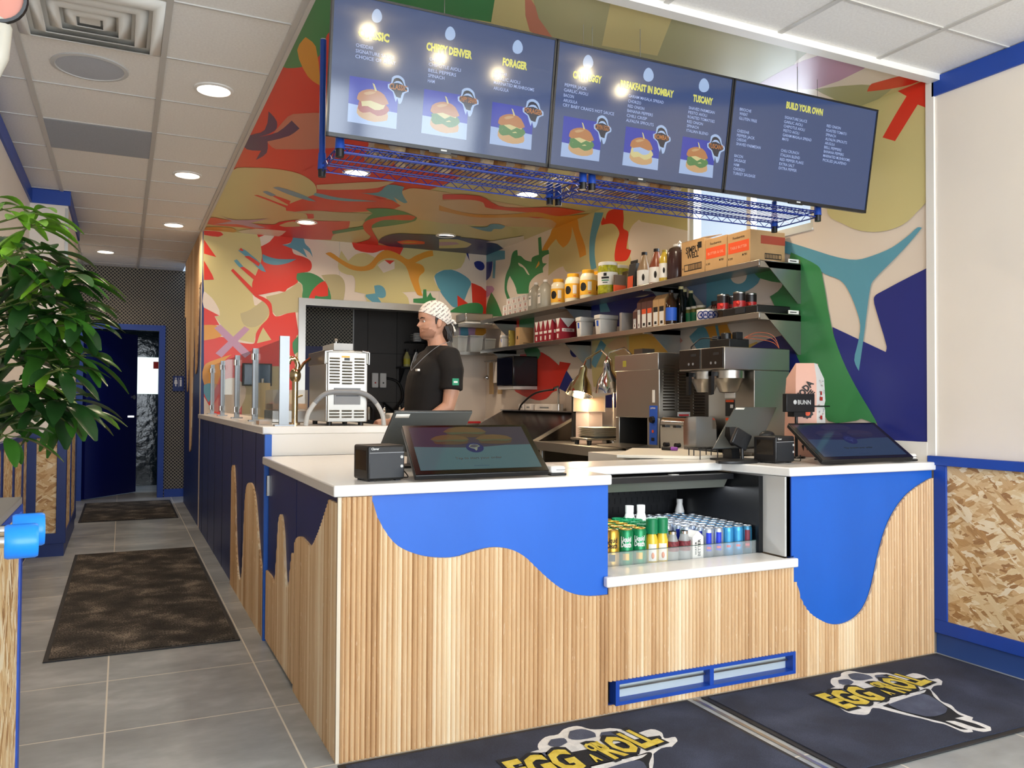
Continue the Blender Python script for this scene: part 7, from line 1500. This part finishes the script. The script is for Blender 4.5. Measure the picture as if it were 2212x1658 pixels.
def oval_ring(f, s, z, df, ds, n=28, p=.85): return [W3(f + df * abs(cos(a)) ** p * (1 if cos(a) > 0 else -1), s + ds * abs(sin(a)) ** p * (1 if sin(a) > 0 else -1), z) for a in (2 * pi * i / n for i in range(n))]
def limb(b, pts, rs, m): b.tube([W3(*p) for p in pts], 0, 14, m, rs=rs); b.ball(W3(*pts[-1]), rs[-1], m, 8); b.ball(W3(*pts[0]), rs[0], m, 8)
def hand(b, w_, d, side):
    """palm with four unequal curled fingers and a side thumb; w_ wrist, d direction in f,s,z"""
    w_ = Vector(w_); d = Vector(d).normalized(); up = Vector((0, 0, 1)); ac = d.cross(up).normalized() * side; nn = ac.cross(d).normalized() * side
    L = lambda a, c, e: W3(*(w_ + d * a + ac * c + Vector((0, 0, 1)) * e))
    b.tube([L(0, 0, 0), L(.03, 0, 0), L(.06, 0, -.002), L(.09, 0, -.004)], 0, 12, SKIN, rs=[.026, .033, .038, .034])
    for k, (c, ln) in enumerate(((-.027, .062), (-.009, .075), (.009, .07), (.027, .054))):
        b.tube([L(.07, c * .9, 0), L(.09, c, .0), L(.09 + ln * .45, c * 1.05, -.01), L(.09 + ln * .75, c * 1.05, -.032), L(.09 + ln * .8, c * 1.05, -.052)], 0, 8, SKIN, rs=[.01, .0095, .009, .008, .0065])
    b.tube([L(.02, -.028, 0), L(.045, -.05, -.006), L(.075, -.06, -.016), L(.095, -.058, -.026)], 0, 8, SKIN, rs=[.014, .012, .0105, .008])
body = MB()
loft(body, [head_ring(*h) for h in HP], SKIN)
for sgn in (1, -1):
    k = MB().ball((0, 0, 0), 1, SKIN, 10); body.add([W3(-.028 + v[0] * .017 - v[2] * .004, sgn * (.076 + v[1] * .008), 1.697 + v[2] * .031) for v in k.v], k.f, SKIN, True)
body.tube([W3(-.03, 0, 1.66), W3(-.035, 0, 1.61), W3(-.045, 0, 1.56), W3(-.05, 0, 1.5)], 0, 20, SKIN, rs=[.05, .056, .062, .075])
TR = [(1.0, .01, .115, .155), (1.1, .015, .125, .158), (1.2, .01, .13, .162), (1.3, -.0, .135, .175), (1.38, -.015, .135, .185), (1.45, -.035, .118, .19), (1.5, -.045, .085, .18), (1.54, -.048, .06, .12), (1.56, -.048, .05, .07)]
loft(body, [oval_ring(f, 0, z, df, ds) for z, f, df, ds in TR], SKIN)
AR = {1: [(-.045, .185, 1.485), (-.06, .215, 1.4), (-.05, .225, 1.28), (-.03, .225, 1.19), (.06, .2, 1.12), (.17, .15, 1.07), (.2, .135, 1.06)], -1: [(-.045, -.185, 1.485), (-.04, -.215, 1.4), (-.01, -.225, 1.28), (.02, -.22, 1.19), (.11, -.18, 1.13), (.2, -.13, 1.09), (.23, -.11, 1.085)]}
RSA = [.062, .056, .048, .042, .04, .03, .027]
for sd in (1, -1): limb(body, AR[sd], RSA, SKIN); hand(body, AR[sd][-1], (1, -.25 * sd, -.15), sd)
for sd in (1, -1):
    limb(body, [(-.03, sd * .09, .98), (-.02, sd * .1, .75), (-.02, sd * .1, .5), (-.035, sd * .1, .3), (-.04, sd * .1, .09)], [.09, .082, .06, .055, .04], SKIN); body.tube([W3(-.07, sd * .1, .045), W3(0, sd * .105, .045), W3(.12, sd * .11, .03)], 0, 12, SKIN, rs=[.035, .04, .028])
t = thing('person', 'person in a black t-shirt and white printed bandana looking left behind the counter', 'person', (FX, FY, 0))
o = body.build('body', t, recalc=False); q = o.modifiers.new('r', 'REMESH'); q.mode = 'VOXEL'; q.voxel_size = .0048; q.use_smooth_shade = True
q = o.modifiers.new('sm', 'SMOOTH'); q.factor = .5; q.iterations = 2
sh = MB(); loft(sh, [oval_ring(f, 0, z, df + .013, ds + .013) for z, f, df, ds in [(.955, .008, .122, .16)] + TR[1:-1]] + [oval_ring(-.046, 0, 1.562, .066, .078)], SHIRT)
for sd in (1, -1):
    A = [Vector(p) for p in AR[sd]]; mid = A[2] * .55 + A[1] * .45; sh.tube([W3(-.045, sd * .11, 1.49), W3(*A[0]), W3(*A[1]), W3(*(A[2] * .45 + A[1] * .55)), W3(*(A[2] * .95 + A[1] * .05))], 0, 20, SHIRT, rs=[.07, .075, .07, .066, .068])
o = sh.build('tshirt', t, recalc=False); q = o.modifiers.new('r', 'REMESH'); q.mode = 'VOXEL'; q.voxel_size = .008; q.use_smooth_shade = True; q = o.modifiers.new('sm', 'SMOOTH'); q.factor = .5; q.iterations = 4
pt = MB(); loft(pt, [oval_ring(.0, 0, z, d, w_) for z, d, w_ in ((.84, .13, .168), (.95, .128, .166), (1.02, .126, .165))], PANTS)
for sd in (1, -1): limb(pt, [(-.02, sd * .085, .9), (-.02, sd * .1, .7), (-.02, sd * .1, .45), (-.035, sd * .1, .12)], [.1, .09, .075, .065], PANTS)
o = pt.build('trousers', t, recalc=False); q = o.modifiers.new('r', 'REMESH'); q.mode = 'VOXEL'; q.voxel_size = .01; q.use_smooth_shade = True
for sd in (1, -1): MB().ball(W3(.03, sd * .106, .045), .05, BLACK, 10, (2.6, 1, .9)).build('shoe', t)
# bandana: tilted cap with a knotted tail
BAN = NT('bandana_print', .8); brk = BAN.n('TexBrick'); mpp = BAN.n('Mapping'); mpp.inputs['Rotation'].default_value = (radians(90), 0, radians(0)); mpp.inputs['Scale'].default_value = (1, 1, 1)
x_, y_, z_ = BAN.xyz(); u_ = BAN.math('ADD', BAN.math('MULTIPLY', x_, .8), BAN.math('MULTIPLY', z_, .6)); v_ = BAN.math('SUBTRACT', BAN.math('MULTIPLY', z_, .8), BAN.math('MULTIPLY', x_, .6))
cbn = BAN.n('CombineXYZ'); BAN.l(u_, cbn.inputs[0]); BAN.l(v_, cbn.inputs[1]); BAN.l(cbn.outputs[0], brk.inputs['Vector'])
for k_, v in (('Scale', 1), ('Mortar Size', .006), ('Brick Width', .06), ('Row Height', .02), ('Mortar Smooth', .1)): brk.inputs[k_].default_value = v
nz = BAN.n('TexNoise'); nz.inputs['Scale'].default_value = 260; BAN.l(BAN.tc.outputs['Object'], nz.inputs['Vector'])
ms = BAN.math('MULTIPLY', BAN.math('SUBTRACT', 1, brk.outputs['Fac']), BAN.math('GREATER_THAN', nz.outputs[0], .5)); BAN.l(BAN.mix(ms, lin('e9e2da'), lin('4a484c')), BAN.b.inputs['Base Color'])
b = MB(); N = 40; ax = Vector((-.42, 0, .91)).normalized(); e1 = Vector((.91, 0, .42)); e2 = Vector((0, 1, 0)); c0_ = Vector((-.022, 0, 1.735)); rings = []
for j in range(13):
    ph = radians(97) * j / 12
    rg = []
    for i in range(N):
        a = 2 * pi * i / N; d = ax * cos(ph) + (e1 * cos(a) + e2 * sin(a)) * sin(ph); k = 1 / math.sqrt((d.x / .108) ** 2 + (d.y / .084) ** 2 + (d.z / .109) ** 2); p = c0_ + d * k * (1 + .012 * sin(a * 7) * sin(ph)); rg.append(W3(p.x, p.y, p.z))
    rings.append(rg)
loft(b, rings[::-1], BAN.m, cap=False)
b.tube([W3(-.12, 0, 1.705), W3(-.135, .01, 1.69), W3(-.14, .02, 1.665), W3(-.145, .03, 1.65)], 0, 8, BAN.m, rs=[.016, .011, .014, .008]); b.tube([W3(-.115, .01, 1.72), W3(-.14, .03, 1.715), W3(-.145, .045, 1.7)], 0, 8, BAN.m, rs=[.015, .012, .006])
b.build('bandana', t, recalc=False)
b = MB(); hr = random.Random(3)
k = MB().ball((0, 0, 0), 1, HAIR, 14); b.add([W3(-.095 + v[0] * .05, v[1] * .072, 1.65 + v[2] * .07) for v in k.v], k.f, HAIR, True)
for i in range(46):
    s = -.066 + .132 * (i % 23) / 22; f0 = -.06 - .05 * math.sqrt(max(0, 1 - (s / .07) ** 2)) - (.012 if i > 22 else 0); z0 = 1.68; l_ = hr.uniform(.06, .1)
    b.tube([W3(f0 + .008, s * .95, z0), W3(f0 - .008, s * 1.05, z0 - l_ * .5), W3(f0 - .002 + hr.uniform(-.012, .012), s * 1.08, z0 - l_)], 0, 5, HAIR, rs=[.009, .009, .002])
for sd in (1, -1): b.tube([W3(-.012, sd * .072, 1.735), W3(-.008, sd * .0735, 1.715), W3(-.006, sd * .073, 1.69)], 0, 6, HAIR, rs=[.012, .008, .003])
b.build('hair', t, recalc=False)
BRD = mat('stubble_beard', '8a5a3c', .8, alpha=.3, noise=.3, nscale=300); b = MB()
R3 = [head_ring(z, f, bk, w_, 0, .0012) for z, f, bk, w_, ns in HP[1:9]]
for k in range(len(R3) - 1):
    for i in range(48):
        a = 2 * pi * (i + .5) / 48; lim = 1.45 if k < 5 else 1.3
        aa = a if a < pi else 2 * pi - a
        if (k <= 3 and aa < 1.62) or (k in (4, 5, 6) and (.55 < aa < 1.5 - (k - 4) * .25)) or (k == 6 and aa < .7): b.add([R3[k][i], R3[k][(i + 1) % 48], R3[k + 1][(i + 1) % 48], R3[k + 1][i]], [(0, 1, 2, 3)], BRD, True)
b.build('beard', t, recalc=False)
for sd in (1, -1):
    MB().ball(W3(.0545, sd * .03, 1.708), .0085, PWHITE, 8, (1, 1, .75)).ball(W3(.0605, sd * .031, 1.7075), .0042, mat('iris_brown', '3a2414', .2), 6).build('eye', t)
    MB().tube([W3(.074, sd * .015, 1.727), W3(.072, sd * .032, 1.73), W3(.058, sd * .05, 1.726)], 0, 6, HAIR, rs=[.003, .0038, .002]).build('eyebrow', t)
b = MB().tube([W3(.066, 0, 1.652), W3(.066, .013, 1.652), W3(.058, .024, 1.65)], 0, 6, mat('lips', 'a8604e', .5), rs=[.0045, .004, .002]).tube([W3(.066, 0, 1.652), W3(.066, -.013, 1.652), W3(.058, -.024, 1.65)], 0, 6, mat('lips'), rs=[.0045, .004, .002]); b.build('lips', t)
MB().tube([tuple(p) for p in crom([W3(-.09, .085, 1.585), W3(-.02, .1, 1.56), W3(.06, .095, 1.5), W3(.125, .07, 1.43), (W3(.14, .045, 1.405)), W3(.135, .02, 1.43), W3(.09, -.02, 1.52)], 4, closed=False)], .0018, 6, GREY).build('lanyard', t)
MB().box(FX - .13, FX - .115, FY - .13, FY - .09, 1.4, 1.413, PWHITE).build('name_badge', t)
pa = W3(-.05, .29, 1.335); MB().box(pa.x - .02, pa.x + .02, pa.y - .002, pa.y + .004, pa.z - .02, pa.z + .02, mat('sleeve_green', '1f8f6a', .5)).box(pa.x - .012, pa.x + .012, pa.y - .003, pa.y - .001, pa.z - .006, pa.z + .004, PWHITE).build('sleeve_logo', t)

# ================================================================== THE PLANT
t = thing('umbrella_plant', 'tall leafy umbrella plant spreading in from the left edge', 'plant', (-1.14, -.32, 0))
px_, py_ = -1.14, -.32
MB().lathe([(0, 0), (.11, 0), (.14, .3), (.145, .32), (.135, .32), (.13, .29), (0, .29)], (px_, py_, .0), 28, mat('pot_grey', '55565a', .6)).build('pot', t)
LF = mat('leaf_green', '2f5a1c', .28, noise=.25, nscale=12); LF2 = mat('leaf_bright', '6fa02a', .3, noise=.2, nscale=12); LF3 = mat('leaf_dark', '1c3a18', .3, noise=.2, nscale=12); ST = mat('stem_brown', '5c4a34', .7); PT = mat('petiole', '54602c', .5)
rg = random.Random(11); fol = MB(); stm = MB()
def leaflet(b, o, d, L, w_, m):
    d = d.normalized(); sd = d.cross(Vector((0, 0, 1)));
    if sd.length < .1: sd = Vector((1, 0, 0))
    sd.normalize(); up = sd.cross(d).normalized(); pts = []; n = 7
    for k in range(n + 1):
        s = k / n; wd = w_ * (sin(pi * min(1, s * .93 + .05) ** 1.25) ** .62) * .5; dr = -L * .42 * s * s; c = o + d * L * s + Vector((0, 0, dr)); pts.append((c - sd * wd + up * wd * .35, c, c + sd * wd + up * wd * .35))
    vs = [p for q in pts for p in q]; b.add(vs, [f for k in range(n) for f in ((k * 3, k * 3 + 1, k * 3 + 4, k * 3 + 3), (k * 3 + 1, k * 3 + 2, k * 3 + 5, k * 3 + 4))], m, True)
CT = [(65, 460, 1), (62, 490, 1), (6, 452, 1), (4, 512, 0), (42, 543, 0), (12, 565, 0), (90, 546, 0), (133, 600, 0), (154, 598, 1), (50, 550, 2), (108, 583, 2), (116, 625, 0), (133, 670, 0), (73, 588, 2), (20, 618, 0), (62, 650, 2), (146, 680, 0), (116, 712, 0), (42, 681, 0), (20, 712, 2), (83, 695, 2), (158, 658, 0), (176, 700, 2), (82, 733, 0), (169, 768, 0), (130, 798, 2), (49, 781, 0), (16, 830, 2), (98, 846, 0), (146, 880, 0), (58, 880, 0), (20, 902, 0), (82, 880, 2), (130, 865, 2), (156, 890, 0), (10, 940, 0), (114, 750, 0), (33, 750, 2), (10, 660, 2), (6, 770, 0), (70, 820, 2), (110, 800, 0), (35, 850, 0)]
trunk = [Vector((px_, py_, .28)), Vector((px_ + .02, py_, .8)), Vector((px_ + .0, py_ + .01, 1.3)), Vector((px_ + .04, py_, 1.7))]
stm.tube([tuple(p) for p in crom(trunk, 4, closed=False)], .012, 8, ST); stm.tube([(px_ + .02, py_ + .03, .29), (px_ - .03, py_ + .04, .9), (px_ + .03, py_ + .05, 1.4), (px_ + .1, py_ + .06, 1.62)], .009, 8, ST)
for u, v, kd in CT:
    Y = py_ + rg.uniform(-.2, .16); c = unp(u, v, 'Y', Y); c.x = max(c.x, XL + .16)
    base = Vector((px_ + rg.uniform(-.02, .05), py_ + rg.uniform(-.02, .04), min(1.65, max(.95, c.z - rg.uniform(.08, .22)))))
    mid = (base + c) / 2 + Vector((0, 0, .03)); stm.tube([tuple(base), tuple(mid), tuple(c)], .003, 6, PT, rs=[.005, .003, .0024])
    tilt = (c - base).normalized(); n = rg.choice((6, 7, 8)); a0 = rg.uniform(0, 6); S_ = rg.uniform(.85, 1.15)
    for k in range(n):
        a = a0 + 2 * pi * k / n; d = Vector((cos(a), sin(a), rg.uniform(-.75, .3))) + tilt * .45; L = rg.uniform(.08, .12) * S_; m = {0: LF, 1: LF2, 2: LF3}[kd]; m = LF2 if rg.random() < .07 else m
        d.normalize(); p1 = c + d * .02; tip = p1 + d * L
        if tip.x < XL + .01: continue
        stm.tube([tuple(c), tuple(p1)], .0015, 5, PT); leaflet(fol, p1, d, L, L * .36, m)
fol.build('foliage', t, recalc=False); stm.build('stems', t, recalc=False); MB().cyl((px_, py_, .285), (px_, py_, .292), .128, m=mat('soil', '2a2019', .95)).build('soil', t)
